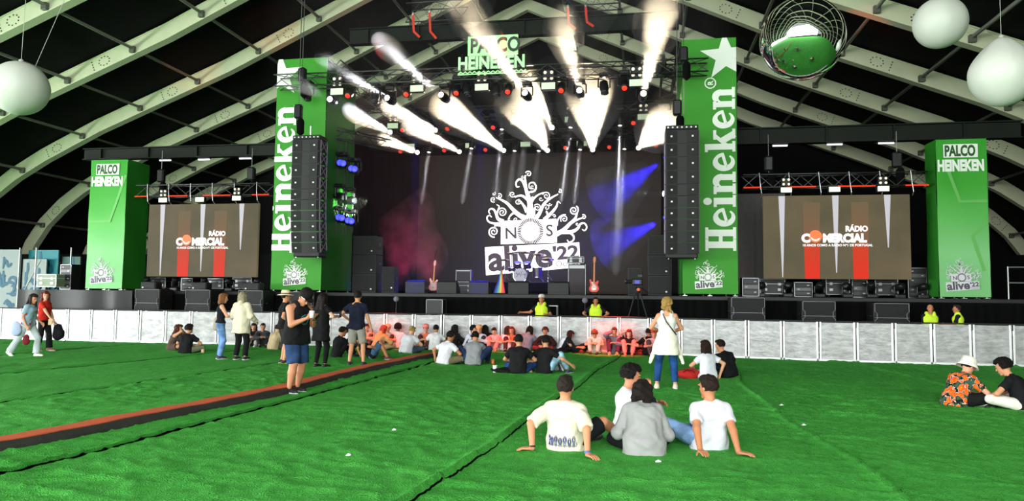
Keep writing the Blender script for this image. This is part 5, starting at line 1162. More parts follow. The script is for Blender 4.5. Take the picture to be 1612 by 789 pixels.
        if ht == 'pony': G.cap(hd(0, -.1, .03), hd(0, -.135, -.03), .034 * K, .032 * K, k=.02); G.cap(hd(0, -.135, -.03), hd(0, -.13, -.2), .034 * K, .018 * K, k=.01)
        if ht == 'bun': G.ell(hd(0, -.1, .07), np.array((.042, .04, .04)) * K, HR, k=.01)
        if ht == 'mess':
            for a in range(7): G.cap(hd(.06 * math.cos(a * .9), -.06, .06 - .02 * a), hd(.085 * math.cos(a * .9 + .4), -.09, .0 - .026 * a), .03 * K, .02 * K, k=.015)
        G.ripple({'curly': .007, 'afro': .007, 'wavy': .011, 'mess': .006}.get(ht, .004), 95 if ht in ('curly', 'afro') else 50 if ht == 'wavy' else 70, ph)
        mesh_obj('hair', [G.mesh()], hair_mat(hc), root)
    # ---------- face details
    for k_ in (-1, 1): m = MB(); m.ell(hd(k_ * .031, .083, .006), np.array((.0125, .008, .007)) * K, 10, 6, HR); m.build('eye', EYE, root, smooth=True, fix=False)
    m = MB(); m.ell(hd(0, .0945, -.062), np.array((.021, .006, .006)) * K, 10, 6, HR); m.build('mouth', LIP, root, smooth=True, fix=False)
    if hair[1] != 'bald' or True:
        m = MB()
        for k_ in (-1, 1): m.ell(hd(k_ * .033, .088, .027), np.array((.02, .007, .0042)) * K, 10, 6, HR)
        m.build('eyebrows', hair_mat(hc), root, smooth=True, fix=False)
    if glasses:
        m = MB()
        for k_ in (-1, 1): m.path([hd(k_ * .032 + .024 * math.cos(a), .098, .006 + .02 * math.sin(a)) for a in np.linspace(0, 2 * PI, 14)], .003, 5); m.path([hd(k_ * .056, .096, .012), hd(k_ * .078, .03, .012), hd(k_ * .08, -.02, .0)], .003, 5)
        m.build('glasses', BLACK, root, fix=False)
    if hat:
        kind, c = hat; hm = cloth_mat(c)
        m = MB()
        if kind == 'bucket': pr = [(.118, -.005), (.15, -.05), (.155, -.052), (.122, 0), (.108, .05), (.098, .1), (.06, .115), (.0, .118)]
        elif kind == 'brim': pr = [(.1, .015), (.19, .0), (.195, .008), (.108, .028), (.102, .09), (.085, .125), (.04, .115), (.0, .11)]
        else: pr = [(.103, .02), (.105, .04), (.1, .085), (.075, .12), (.03, .132), (.0, .133)]
        m.lathe([(r * K, z * K) for r, z in pr], tuple(hd(0, -.008, .03)), 26, axis=hu); ho = m.build({'bucket': 'bucket_hat', 'brim': 'brimmed_hat', 'cap': 'cap', 'beanie': 'cap'}[kind], hm, root, smooth=True)
        if kind == 'brim': m = MB(); m.lathe([(r * K, z * K) for r, z in ((.112, .03), (.111, .055), (.1, .055), (.1, .03))], tuple(hd(0, -.008, .03)), 26, axis=hu); m.build('hat_band', cloth_mat((90, 76, 60)), ho, smooth=True)
        if kind == 'cap': m = MB(); m.prism([(x * K, y * K) for x, y in [(-.075, .06), (-.07, .13), (-.04, .165), (0, .175), (.04, .165), (.07, .13), (.075, .06)]], hd(0, 0, .058), hr, hf, .008); m.build('peak', hm, ho)
    J = dict(P=P, M=M, Nk=Nk, SH=SH, EL=EL, WR=WR, KN=KN, AN=AN, HC=HC, hd=hd, u2=u2, u1=u1, rs=rs, fs=fs, s=s, C=Cc, up=up_)
    return root, J
def child(root, name, mb, mt, sub=None, smooth=True): return mb.build(name, mt, sub or root, smooth=smooth)
def world_of(root, p): a = root.rotation_euler[2]; c, s = math.cos(a), math.sin(a); return np.array((root.location[0] + c * p[0] - s * p[1], root.location[1] + s * p[0] + c * p[1], root.location[2] + p[2]))
def G(x, y, back=0.0):
    p = atZ(x, y); d = unit(p * (1, 1, 0)); p = p + d * back; lim = bar_y(p[0]) - .4
    if p[1] > lim: p = p * (lim / p[1])
    return p
def GH(x, y): return atZ(x, y, .05)

# ---------------------------------------------------------------- foreground group of four
WHITE_T = (216, 215, 222); CREAM = (224, 216, 194)
at = G(890, 713, .13)
r, J = person('seated man in a cream shirt with a blue leaf print hem', at, -14, 'back', H=1.78, g=1.06, skin=(206, 140, 104), top=(CREAM, 'shirt'), bot=((24, 24, 28), 'shorts'), hair=((58, 46, 40), 'crop'), shoe=(60, 58, 56), lean=-9, bend=10, hem=-.14, tl=.74,
    LHw=GH(838, 706), RHw=GH(925, 716), LD=(-.92, -.35, 0), RD=(.8, -.55, 0), LF=(.12, .62, .08), RF=(.42, .66, .08), LK=(-.1, .2, 1), RK=(.55, .3, 1), hp=-4, hy=8, bl=.88, sl=.95)
m = MB()      # printed leaf border round the hem
for k in range(9):
    a = math.radians(-62 + k * 15.5 + 180); R0 = .158
    cx, cz = R0 * math.sin(a) * 1.22, .125
    T = lambda u, v: (( R0 + .004) * 1.18 * math.sin(a + u / .2) , (R0 + .006) * math.cos(a + u / .2) * .98 - .012, cz + v)
    for rr, ph in ((.03, 0), (.018, 0)): m.path([T(rr * .62 * math.sin(q), .0 + rr * 1.25 * math.cos(q) + (.018 if k % 2 else 0)) for q in np.linspace(0, 2 * PI, 13)], .0036, 4)
    m.path([T(0, -.06), T(0, -.03)], .004, 4); m.path([T(.018, -.055), T(.008, -.02)], .003, 4); m.path([T(-.018, -.055), T(-.008, -.02)], .003, 4)
child(r, 'hem_print', m, mat('blue_print', srgb(52, 66, 140), .7), J['up'])
wr = J['WR'][1]; m = MB(); fd = unit(wr - J['EL'][1]); m.lathe([(.034, -.012), (.036, 0), (.034, .012)], tuple(wr - fd * .02), 14, axis=fd); child(r, 'wristband', m, mat('blue_band', srgb(90, 110, 170), .6))
wr = J['WR'][-1]; m = MB(); fd = unit(wr - J['EL'][-1]); m.lathe([(.033, -.009), (.035, 0), (.033, .009)], tuple(wr - fd * .02), 14, axis=fd); child(r, 'wristband', m, BLACK)

at = G(984, 690, .16)
person('seated curly haired man in a white T-shirt turned sideways behind the grey shirt', at, -78, 'knees', H=1.76, skin=(206, 140, 108), top=(WHITE_T, 'tee'), bot=((28, 32, 48), 'trousers'), hair=((30, 22, 20), 'curly'), shoe=(50, 50, 54), lean=3, bend=2, LH=(-.1, .42, .38), RH=(.06, .27, .57), RE=(.6, .3, -1), hp=8, hy=4)
at = G(1014, 719, .15)
person('seated woman with dark wavy hair in a loose grey shirt, seen from behind', at, 6, 'cross', H=1.68, g=1.08, fem=True, skin=(206, 140, 108), top=((158, 158, 158), 'long'), toppat=None, bot=((22, 22, 26), 'trousers'), hair=((38, 28, 26), 'wavy'), lean=12, bend=24, hp=12, hy=-10, hem=-.2, flare=.03, sl=1.5, LH=(-.2, .3, .14), RH=(.18, .32, .16), LE=(-.45, -.3, -.8), RE=(.45, -.3, -.8), LK=(-1, .1, .05), RK=(1, .5, .2))
at = G(1117, 712, .14)
r, J = person('seated man in a plain white T-shirt and light jeans, both hands behind him', at, 16, 'back', H=1.8, g=1.02, skin=(198, 132, 96), top=((218, 216, 228), 'tee'), bot=((132, 166, 212), 'jeans'), botpat='denim', hair=((52, 36, 28), 'short'), shoe=(236, 236, 238), lean=-10, bend=9, tl=.74, LHw=GH(1103, 716), RHw=GH(1163, 714), LD=(.05, -1, 0), RD=(.75, -.66, 0), LF=(-.30, .62, .11), RF=(.0, .55, .08), LK=(-.9, .1, .5), RK=(-.2, .2, 1), LFd=(-.1, .45, .9), hy=26, hp=4, bl=.86, hem=-.12)

# ---------------------------------------------------------------- standing people
at = (G(450, 620) + G(477, 618)) / 2
r, J = person('stout man in a black tank top and denim shorts, head bowed over his phone', at, -112, 'stand', H=1.8, g=1.3, skin=(206, 140, 108), top=((24, 24, 26), 'tank'), bot=((44, 66, 104), 'shorts'), botpat='denim', hair=((60, 44, 34), 'crop'), shoe=(34, 34, 38), sole=(220, 220, 224), bl=1.0, hat=('cap', (30, 26, 26)), lean=2, bend=8, hp=42, hy=-4,
   LH=(-.06, .36, 1.20), RH=(.1, .34, 1.22), LE=(-.6, -.6, -.9), RE=(.7, -.4, -.9), LFw=(*G(468, 617)[:2], .085), RFw=(*G(455, 620)[:2], .085), LN=(.7, 0, .7), RN=(-.7, 0, .7), hem=-.12, hip=(0, 0, .935))
m = MB(); w = (J['WR'][-1] + J['WR'][1]) / 2; m.box(tuple(w + (-.03, .10, .02)), (.075, .012, .15), .005, R=rotx(-.9)); ph = m.build('phone', BLACK, None, smooth=False); ph.location = r.location; ph.rotation_euler = r.rotation_euler; tag(ph, 'black phone in the hands of the man in the tank top', 'phone')
m = MB(); m.lathe([(.034, 0), (.043, .12), (.041, .12), (.033, .006)], tuple(J['WR'][1] + (-.01, .11, .01)), 18); cp = m.build('plastic_cup', mat('white_cup', (.85, .85, .85, 1), .4), None, smooth=True); cp.location = r.location; cp.rotation_euler = r.rotation_euler; tag(cp, 'white cup in the hand of the man in the tank top', 'cup')
m = MB(); C_ = J['C'] + J['fs'] * .165 * J['s'] * 1.12 - J['u2'] * .06   # printed ring on the chest
m.path([C_ + J['rs'] * .085 * math.cos(a) + J['u2'] * .085 * math.sin(a) - J['fs'] * .02 * math.cos(a) ** 2 for a in np.linspace(0, 2 * PI, 25)], .006, 4)
m.path([C_ + J['rs'] * .065 * math.cos(a) + J['u2'] * .065 * math.sin(a) - J['fs'] * .012 * math.cos(a) ** 2 for a in np.linspace(0, 2 * PI, 21)], .004, 4); child(r, 'chest_print', m, mat('teal_print', srgb(70, 120, 124), .7), J['up'])
m = MB(); hd = J['hd']; m.path([hd(-.083, .01, .03), hd(-.075, .075, .05), hd(-.03, .112, .052), hd(.03, .112, .052), hd(.075, .075, .05), hd(.083, .01, .03)], .009, 6); child(r, 'sunglasses', m, mat('pale_frames', (.6, .6, .6, 1), .3))

at = (G(1038, 613) + G(1062, 614)) / 2
r, J = person('blonde woman standing with a white shirt tied round her waist', at, 2, 'stand', H=1.70, fem=True, skin=(214, 150, 116), top=((226, 224, 216), 'tank'), bot=((34, 74, 132), 'jeans'), botpat='denim', hair=((214, 172, 96), 'mess'), shoe=(226, 200, 188), sole=(236, 228, 222), LFw=(*G(1034, 612)[:2], .085), RFw=(*G(1063, 613)[:2], .085), LH=(-.12, .3, 1.08), RH=(.12, .3, 1.06), LE=(-1, -.5, -.2), RE=(1, -.5, -.2), bl=.88, hp=6, hip=(0, 0, .925))
Fd = Field((-.5, -.45, .35), (.5, .45, 1.2), .0125); P_ = J['P']; s = J['s']
Fd.cap(P_ + (0, 0, .12), P_ + (0, -.01, -.02), .135, .19, k=.03, flat=((0, 1, 0), .85)); Fd.cap(P_ + (0, 0, -.02), P_ + (0, -.02, -.32), .19, .245, k=.05, planes=[(P_ + (0, 0, -.27), (0, 0, -1))], flat=((0, 1, 0), .8))
Fd.cap(P_ + (-.13, .1, .1), P_ + (.13, .1, .1), .05, k=.02)
for k in (-1, 1): Fd.cap(P_ + (k * .16, .06, .0), P_ + (k * .30, .08, -.42), .05, .035, k=.02, flat=((0, 1, 0), .5))
Fd.ripple(.006, 28, .6); mesh_obj('tied_shirt', [Fd.mesh()], cloth_mat((232, 226, 208), 'stripes'), r)
m = MB(); C_ = J['C']; sh = J['SH'][-1]; m.path([J['Nk'] + (-.07, .03, 0), J['Nk'] + (-.085, -.05, -.01), C_ + (-.02, -.145, .0), C_ + (.1, -.13, -.16), C_ + (.17, -.03, -.24), C_ + (.15, .1, -.24)], .011, 6); child(r, 'bag_strap', m, BLACK)
m = MB(); m.path([J['hd'](.02 * math.cos(a), -.105, .04 + .03 * math.sin(a)) for a in np.linspace(0, 2 * PI, 10)], .008, 5); child(r, 'hair_clip', m, mat('amber_clip', srgb(170, 110, 50), .4))

at = G(445, 573); person('man in a pale straw hat and black T-shirt standing behind the tank top man', at, -50, 'stand', H=1.74, g=1.05, skin=(200, 138, 104), top=((20, 20, 22), 'tee'), bot=((44, 42, 40), 'shorts'), hair=((40, 34, 30), 'crop'), shoe=(26, 28, 30), sole=(190, 200, 70), hat=('brim', (232, 216, 180)), LH=(-.12, .28, 1.1), RH=(.25, .12, .98), bl=.98)
at = G(504, 579); r, J = person('woman with very long dark hair in an all black outfit, holding a phone', at, -14, 'stand', H=1.7, g=1.03, fem=True, skin=(214, 160, 132), top=((18, 18, 20), 'tee'), hem=-.3, bot=((16, 16, 18), 'leggings'), hair=((34, 22, 22), 'long'), shoe=(14, 14, 15), RH=(.3, .2, 1.2), RE=(1, -.4, -.8), LH=(-.12, .3, 1.12), hp=6, LF=(-.13, 0, .085), RF=(.13, 0, .085))
m = MB(); m.box(tuple(J['WR'][1] + (.01, .1, .05)), (.07, .012, .15), .004); ph = m.build('phone', BLACK, None); ph.location = r.location; ph.rotation_euler = r.rotation_euler; tag(ph, 'dark phone held by the woman in black', 'phone')
at = (G(548, 576) + G(572, 576)) / 2; person('man in a navy T-shirt and pale grey shorts with his back turned', at, 4, 'stand', H=1.77, g=1.02, skin=(206, 146, 110), top=((24, 30, 46), 'tee'), bot=((150, 148, 138), 'shorts'), hair=((34, 26, 24), 'short'), shoe=(40, 44, 54), sole=(210, 216, 222), LH=(-.26, .2, 1.06), RH=(.32, .1, .86), LE=(-1, -.6, 0), bl=.92, LF=(-.15, -.02, .085), RF=(.17, .02, .085))
at = G(345, 566); r, J = person('woman with ginger hair in a black tank top and blue jeans, arms forward', at, -52, 'stand', H=1.68, fem=True, skin=(216, 156, 124), top=((26, 28, 34), 'tank'), bot=((108, 146, 200), 'jeans'), botpat='denim', hair=((168, 108, 62), 'bob'), shoe=(40, 44, 60), sole=(220, 220, 220), LH=(-.06, .34, 1.1), RH=(.1, .34, 1.12), LE=(-.8, -.6, -.5), RE=(.8, -.6, -.5), hp=10, hem=.02, bl=.97)
Fd = Field((-.4, -.3, .7), (.1, .3, 1.15), .0165); Fd.cap((-.26, -.04, 1.0), (-.27, -.05, .82), .1, .11, k=.03, flat=((1, 0, 0), .45)); bg = mesh_obj('tote_bag', [Fd.mesh()], cloth_mat((176, 164, 140)), None); bg.location = r.location; bg.rotation_euler = r.rotation_euler; tag(bg, 'beige bag hanging from the shoulder of the woman in blue jeans', 'bag')
m = MB(); m.path([J['SH'][-1] + (-.0, .0, .05), (-.25, -.03, 1.2), (-.26, -.04, 1.06)], .012, 5); m.build('strap', cloth_mat((150, 138, 116)), bg)
at = G(378, 567); person('grey blonde person in a cream hooded jacket and black trousers, back turned', at, -8, 'stand', H=1.72, g=1.08, skin=(216, 160, 130), top=((216, 208, 182), 'jacket'), bot=((22, 22, 25), 'trousers'), hair=((196, 182, 150), 'bob'), shoe=(40, 40, 42), sole=(220, 220, 220), LH=(-.28, .2, .98), RH=(.28, .22, .98), hem=-.24, LF=(-.14, 0, .085), RF=(.14, 0, .085))
at = G(42, 562); r, J = person('walking woman with long brown hair and a pale blue flowered blouse', at, -82, 'stand', H=1.66, fem=True, skin=(206, 146, 116), top=((150, 178, 196), 'shirt'), toppat='poppies', bot=((196, 206, 212), 'flared'), hair=((54, 38, 32), 'long'), shoe=(236, 230, 220), LF=(-.09, .2, .085), RF=(.09, -.42, .13), hip=(0, 0, .90), lean=6, LH=(-.2, .22, .9), RH=(.22, .1, .84), hp=16, hy=-14, RFd=(0, .8, -.55), hem=-.1)
for (nm, lb, c, o, rr) in (('sling_bag', 'dark red drawstring bag hanging from the hand of the woman in the flowered blouse', (110, 30, 40), (.24, .13, .46), .1), ('shopping_bag', 'pale lilac bag behind the woman in the flowered blouse', (170, 184, 214), (.22, -.16, .74), .14)):
    Fd = Field(np.array(o) - .3, np.array(o) + .3, .014); Fd.cap(np.array(o) + (0, 0, rr * .5), np.array(o) - (0, 0, rr * .4), rr * .8, rr, k=.02, flat=((1, 0, 0), .45)); Fd.ripple(.004, 40); b_ = mesh_obj(nm, [Fd.mesh()], cloth_mat(c), None); b_.location = r.location; b_.rotation_euler = r.rotation_euler; tag(b_, lb, 'bag')
    m = MB()
    for e in (-.04, .04): m.path([J['WR'][1] + (0, .03, -.06), np.array(o) + (0, e, rr * 1.1)], .007, 5)
    m.build('strap', cloth_mat((210, 214, 220)), b_)
at = G(67, 553); r, J = person('red haired woman in a red T-shirt and black trousers looking back', at, -84, 'stand', H=1.68, fem=True, skin=(222, 166, 138), top=((196, 44, 34), 'tee'), bot=((26, 26, 28), 'flared'), hair=((142, 44, 40), 'wavy'), shoe=(130, 84, 70), sole=(220, 210, 196), LF=(-.08, .14, .085), RF=(.09, -.12, .085), RH=(.2, .34, .96), LH=(-.2, .18, .8), hy=-48, hem=-.04, RE=(.6, -1, 0))
m = MB(); m.box(tuple(J['WR'][1] + (.0, .0, -.1)), (.03, .12, .17), .01); b_ = m.build('paper_bag', cloth_mat((206, 178, 140)), None); b_.location = r.location; b_.rotation_euler = r.rotation_euler; tag(b_, 'tan paper packet in the hand of the woman in the red T-shirt', 'bag')
o = np.array((-.12, .34, .55)); Fd = Field(o - .35, o + .35, .015); Fd.cap(o + (0, 0, .09), o - (0, 0, .1), .13, .15, k=.02, flat=((1, 0, 0), .6)); Fd.cap(o + (0, .1, -.02), o + (0, .1, -.1), .09, k=.03); b_ = mesh_obj('backpack', [Fd.mesh()], cloth_mat((22, 22, 30)), None); b_.location = r.location; b_.rotation_euler = r.rotation_euler; tag(b_, 'black backpack carried low by the woman in the red T-shirt', 'backpack')
m = MB(); m.path([J['WR'][-1] + (0, .05, -.06), o + (.0, -.02, .22), o + (0, .1, .2)], .012, 5); m.path([o + (0, .12, -.1), o + (0, .24, -.24), o + (0, .2, -.3)], .012, 5); m.build('strap', cloth_mat((20, 20, 24)), b_)

# ---------------------------------------------------------------- seated people, left to right
def seat(px, py, back, *a, **k): return person(a[0], G(px, py, back), *a[1:], **k)
seat(269, 553, .15, 'seated woman in a brown dress drinking near the left barrier', -62, 'cross', H=1.64, fem=True, skin=(214, 156, 124), top=((92, 74, 66), 'tank'), bot=((92, 74, 66), 'dress'), hair=((110, 62, 44), 'wavy'), RH=(.04, .26, .66), LH=(-.06, .3, .62), RE=(1, -.2, -.6), LE=(-1, -.2, -.6), hp=4)
seat(291, 558, .15, 'seated person in a black T-shirt and sage trousers beside a paper cup', 4, 'cross', H=1.72, skin=(206, 146, 112), top=((26, 26, 28), 'tee'), bot=((130, 138, 112), 'trousers'), hair=((40, 28, 24), 'curly'), lean=6, bend=16, hy=-20)
seat(400, 541, -.05, 'seated girl in a black top and pale trousers behind the cream jacket', -160, 'knees', H=1.6, fem=True, skin=(206, 146, 116), top=((30, 28, 30), 'tee'), bot=((188, 184, 176), 'trousers'), hair=((26, 20, 18), 'long'), shoe=(220, 220, 220))
seat(413, 539, .02, 'seated person in dark grey against the barrier behind the straw hat man', -150, 'knees', H=1.62, skin=(180, 130, 104), top=((70, 70, 76), 'long'), bot=((40, 40, 44), 'trousers'), hair=((30, 24, 22), 'short'))
seat(430, 552, .1, 'seated person in a beige top between the straw hat man and the woman in black', -20, 'cross', H=1.66, top=((196, 176, 140), 'long'), bot=((90, 84, 76), 'trousers'), hair=((52, 38, 30), 'short'))
seat(530, 564, .15, 'seated man in a black shirt between the woman in black and the grey shorts', -40, 'knees', H=1.76, skin=(196, 132, 96), top=((22, 22, 24), 'tee'), bot=((26, 26, 30), 'trousers'), hair=((36, 26, 22), 'short'), lean=4, hp=6)
seat(541, 549, .12, 'seated woman with black hair and a white T-shirt behind the navy T-shirt man', -64, 'cross', H=1.64, fem=True, skin=(206, 146, 112), top=(WHITE_T, 'tee'), bot=((60, 52, 56), 'trousers'), hair=((20, 16, 16), 'long'))
seat(578, 548, .1, 'seated person in an orange lit jacket beside the navy T-shirt man', -170, 'knees', H=1.68, skin=(214, 150, 120), top=((226, 150, 120), 'long'), bot=((70, 60, 60), 'trousers'), hair=((70, 40, 30), 'short'))
seat(594, 553, .15, 'seated red haired person in a beige jacket with bent back', -30, 'cross', H=1.7, skin=(214, 150, 120), top=((176, 140, 92), 'jacket'), bot=((180, 150, 110), 'trousers'), hair=((190, 84, 60), 'bob'), lean=16, bend=16)
at = G(586, 567, .2); person('reclining person in denim shorts with one knee up, lying on the turf', at, -78, 'back', H=1.68, g=1.0, skin=(198, 130, 92), top=((22, 22, 24), 'tee'), bot=((72, 108, 142), 'shorts'), botpat='denim', hair=((26, 20, 18), 'short'), shoe=(90, 50, 46), sole=(230, 226, 220), lean=-52, bend=10, hip=(0, 0, .13), LH=(-.3, -.36, .05), RH=(.12, .2, .3), LF=(-.1, .34, .08), RF=(.14, .42, .08), LK=(0, .1, 1), RK=(.1, .1, 1), RE=(1, -.2, .2), bl=.98)
seat(611, 549, .1, 'seated orange capped person facing out by the barrier', -170, 'knees', H=1.62, skin=(226, 150, 120), top=((220, 190, 170), 'tee'), bot=((60, 50, 50), 'trousers'), hair=((120, 60, 40), 'short'), hat=('cap', (230, 150, 120)))
seat(624, 545, .12, 'seated person with black afro hair and a white shirt', 6, 'cross', H=1.68, skin=DARKSKIN, top=((226, 228, 244), 'tee'), bot=((150, 130, 110), 'trousers'), hair=((14, 12, 12), 'afro'))
seat(639, 558, .16, 'seated blond man in a white T-shirt with a black belt bag', -20, 'cross', H=1.78, g=1.12, skin=(220, 160, 126), top=(WHITE_T, 'tee'), bot=((76, 92, 116), 'jeans'), botpat='denim', hair=((206, 178, 110), 'short'), hat=None, lean=14, bend=20, hp=8)
seat(672, 546, .05, 'seated person in a pink cap facing out against the barrier', -178, 'knees', H=1.66, skin=(222, 150, 124), top=((222, 120, 96), 'tee'), bot=((80, 50, 48), 'trousers'), hair=((100, 60, 50), 'short'), hat=('cap', (232, 128, 120)))
seat(684, 553, .12, 'seated dark haired person in white with a tan bag on the back', 4, 'cross', H=1.7, skin=(190, 130, 96), top=((236, 236, 240), 'tee'), bot=((36, 34, 36), 'trousers'), hair=((30, 22, 20), 'short'))
seat(698, 576, .15, 'seated bearded man in a white T-shirt and olive trousers turned to the right', -34, 'cross', H=1.78, skin=(176, 116, 82), top=(WHITE_T, 'tee'), bot=((112, 106, 78), 'trousers'), hair=((24, 20, 18), 'short'), lean=12, bend=14, LH=(-.3, .0, .12), hp=6)
seat(711, 546, .1, 'seated person in black with long dark hair left of the white curly one', -20, 'cross', H=1.68, fem=True, skin=(190, 130, 100), top=((26, 24, 26), 'long'), bot=((30, 28, 30), 'trousers'), hair=((34, 22, 20), 'long'))
seat(735, 552, .1, 'seated person with black curls in a lilac white shirt behind the grey T-shirt man', -100, 'knees', H=1.7, skin=(206, 150, 122), top=((226, 222, 240), 'tee'), bot=((40, 38, 50), 'trousers'), hair=((22, 18, 20), 'curly'), lean=14)
seat(745, 577, .15, 'seated man in a heather grey T-shirt and jeans, back to the camera', 2, 'knees', H=1.78, g=1.06, skin=(196, 140, 106), top=((136, 138, 142), 'tee'), bot=((40, 56, 90), 'jeans'), botpat='denim', hair=((20, 18, 18), 'short'), lean=8, bend=16, hp=12, LF=(-.2, .42, .08), RF=(.26, .4, .08), LK=(-.7, .1, 1), RK=(.7, .1, 1))
seat(755, 549, .05, 'seated person in a peach beanie behind the grey T-shirt man', -176, 'knees', H=1.66, skin=(222, 156, 124), top=((210, 200, 214), 'long'), bot=((50, 46, 52), 'trousers'), hair=((90, 60, 40), 'short'), hat=('beanie', (232, 158, 112)))
seat(768, 552, .1, 'seated long haired person in a black coat right of the peach beanie', 16, 'cross', H=1.7, fem=True, skin=(206, 150, 122), top=((22, 22, 24), 'long'), bot=((26, 26, 28), 'trousers'), hair=((24, 18, 18), 'long'), side=-10)
seat(780, 549, -.05, 'seated girl in pink with a dark fringe looking at her phone', 176, 'knees', H=1.6, fem=True, skin=(222, 160, 136), top=((236, 168, 164), 'tee'), bot=((236, 132, 128), 'trousers'), hair=((60, 30, 26), 'short'), shoe=(230, 180, 170), hp=14)
seat(797, 554, .12, 'seated woman in black dungarees over a white T-shirt', -6, 'cross', H=1.66, fem=True, skin=(206, 150, 120), top=(WHITE_T, 'tee'), bot=((24, 24, 30), 'trousers'), hair=((70, 40, 32), 'long'))
seat(808, 549, .0, 'seated person in an orange top behind the dungarees woman', 170, 'knees', H=1.64, skin=(222, 140, 110), top=((226, 96, 62), 'tee'), bot=((70, 40, 40), 'trousers'), hair=((130, 50, 40), 'bob'))
seat(827, 553, .12, 'seated person in a faded denim jacket with black hair', -10, 'cross', H=1.7, skin=(200, 140, 108), top=((106, 124, 138), 'jacket'), bot=((120, 136, 150), 'jeans'), botpat='denim', hair=((22, 18, 18), 'bob'), side=10)
seat(815, 590, .16, 'seated man in a black T-shirt and blue jeans next to two cups', -4, 'cross', H=1.78, g=1.04, skin=(206, 146, 112), top=((24, 24, 26), 'tee'), bot=((44, 76, 138), 'jeans'), botpat='denim', hair=((22, 18, 18), 'short'), lean=4, bend=10, hy=24, LK=(-1, .15, .15), RK=(1, .2, .3))
seat(857, 590, .16, 'seated person in a black T-shirt and light blue jeans, one knee up', -28, 'knees', H=1.74, skin=(206, 146, 112), top=((26, 26, 28), 'tee'), bot=((150, 194, 214), 'jeans'), botpat='denim', hair=((30, 22, 20), 'short'), shoe=(50, 56, 80), sole=(230, 230, 230), lean=-4, bend=16, hy=60, LF=(.1, .44, .08), RF=(.34, .4, .08), RH=(.46, .36, .2), LH=(-.3, -.1, .06), LK=(-.9, .3, .2), RK=(.4, .1, 1), bl=.88)
seat(861, 551, .0, 'seated person with curly hair coloured by red light in a dark top by the barrier', 168, 'cross', H=1.64, skin=(206, 130, 100), top=((50, 26, 26), 'long'), bot=((120, 40, 36), 'trousers'), hair=((140, 52, 40), 'curly'))  # red stage light is put into the hair colour
seat(882, 555, .1, 'seated girl bending forward in a white top, long reddish hair hanging', -66, 'cross', H=1.62, fem=True, skin=(222, 160, 130), top=((236, 230, 240), 'tee'), bot=((24, 24, 26), 'trousers'), hair=((96, 40, 34), 'long'), lean=16, bend=26, hp=26, hem=-.02)
at = G(905, 556, .05); person('person lying on the turf in black with white trainers, knees bent', at, 96, 'back', H=1.66, skin=(196, 140, 110), top=((22, 22, 24), 'tee'), bot=((26, 26, 30), 'trousers'), hair=((26, 20, 18), 'short'), shoe=(226, 224, 220), lean=-78, bend=4, hip=(0, 0, .11), LH=(-.22, -.1, .2), RH=(.22, -.1, .2), LF=(-.1, .42, .08), RF=(.1, .5, .08), LK=(0, .1, 1), RK=(0, .1, 1))
seat(937, 553, -.05, 'seated curly haired person in a cream top hiding the face, by the barrier', 178, 'knees', H=1.64, fem=True, skin=(222, 150, 120), top=((232, 206, 190), 'tee'), bot=((196, 176, 170), 'trousers'), hair=((150, 84, 50), 'curly'), hp=36, LF=(-.1, .5, .08))
seat(968, 553, -.05, 'seated man in a grey top and plum trousers with a hand at his mouth', 176, 'knees', H=1.74, skin=(206, 130, 100), top=((120, 108, 118), 'long'), bot=((74, 36, 56), 'trousers'), hair=((120, 60, 40), 'short'), shoe=(220, 140, 120), RH=(.06, .2, .68), RE=(1, .2, -1))
seat(990, 553, -.05, 'seated red haired woman in black and pink covering her eyes', 180, 'knees', H=1.62, fem=True, skin=(226, 150, 130), top=((40, 24, 28), 'tee'), bot=((232, 128, 124), 'trousers'), hair=((150, 40, 36), 'bob'), shoe=(220, 110, 100), RH=(.04, .2, .78), RE=(1, .2, -.4))
r, J = seat(1021, 558, .14, 'seated person in a black T-shirt with a tan sling bag on the back', 0, 'cross', H=1.72, skin=(196, 120, 90), top=((20, 20, 22), 'tee'), bot=((22, 22, 24), 'trousers'), hair=((50, 30, 26), 'crop'))
C_ = J['C']; Fd = Field(C_ - .35, C_ + .3, .014); q = C_ + J['fs'] * -.16 + np.array((.04, 0, -.1)); Fd.cap(q + (-.09, 0, .06), q + (.09, 0, -.05), .055, .06, k=.02, flat=((0, 1, 0), .6)); sb = mesh_obj('sling_bag', [Fd.mesh()], cloth_mat((196, 156, 92)), None); sb.location = r.location; sb.rotation_euler = r.rotation_euler; tag(sb, 'tan sling bag on the back of the person in black', 'bag')
m = MB(); m.path([q + (-.1, .0, .07), C_ + (-.13, -.13, .12), J['Nk'] + (-.09, -.02, .0)], .014, 5); m.build('strap', cloth_mat((206, 176, 130)), sb)
seat(1030, 552, .05, 'seated red capped person in pink behind the tan sling bag', 178, 'knees', H=1.68, skin=(222, 130, 110), top=((226, 150, 156), 'tee'), bot=((90, 60, 66), 'trousers'), hair=((120, 40, 30), 'short'), hat=('cap', (190, 60, 50)))
seat(1115, 599, .15, 'seated woman in white with a brown bob and lilac trousers', 38, 'cross', H=1.68, fem=True, skin=(222, 166, 134), top=((232, 232, 246), 'tee'), bot=((206, 204, 222), 'trousers'), hair=((56, 36, 28), 'bob'), lean=2, bend=10, hy=-4, RH=(.26, -.08, .1), RE=(.8, -.8, 0), LK=(-1, .2, .1), hem=-.1)
seat(1148, 597, .15, 'seated man in a black T-shirt leaning toward the woman in white', 34, 'legs', H=1.76, g=1.06, skin=(206, 146, 112), top=((22, 22, 24), 'tee'), bot=((30, 38, 62), 'jeans'), hair=((34, 24, 22), 'crop'), lean=14, bend=12, side=-6, hy=12, LF=(-.1, .6, .08))
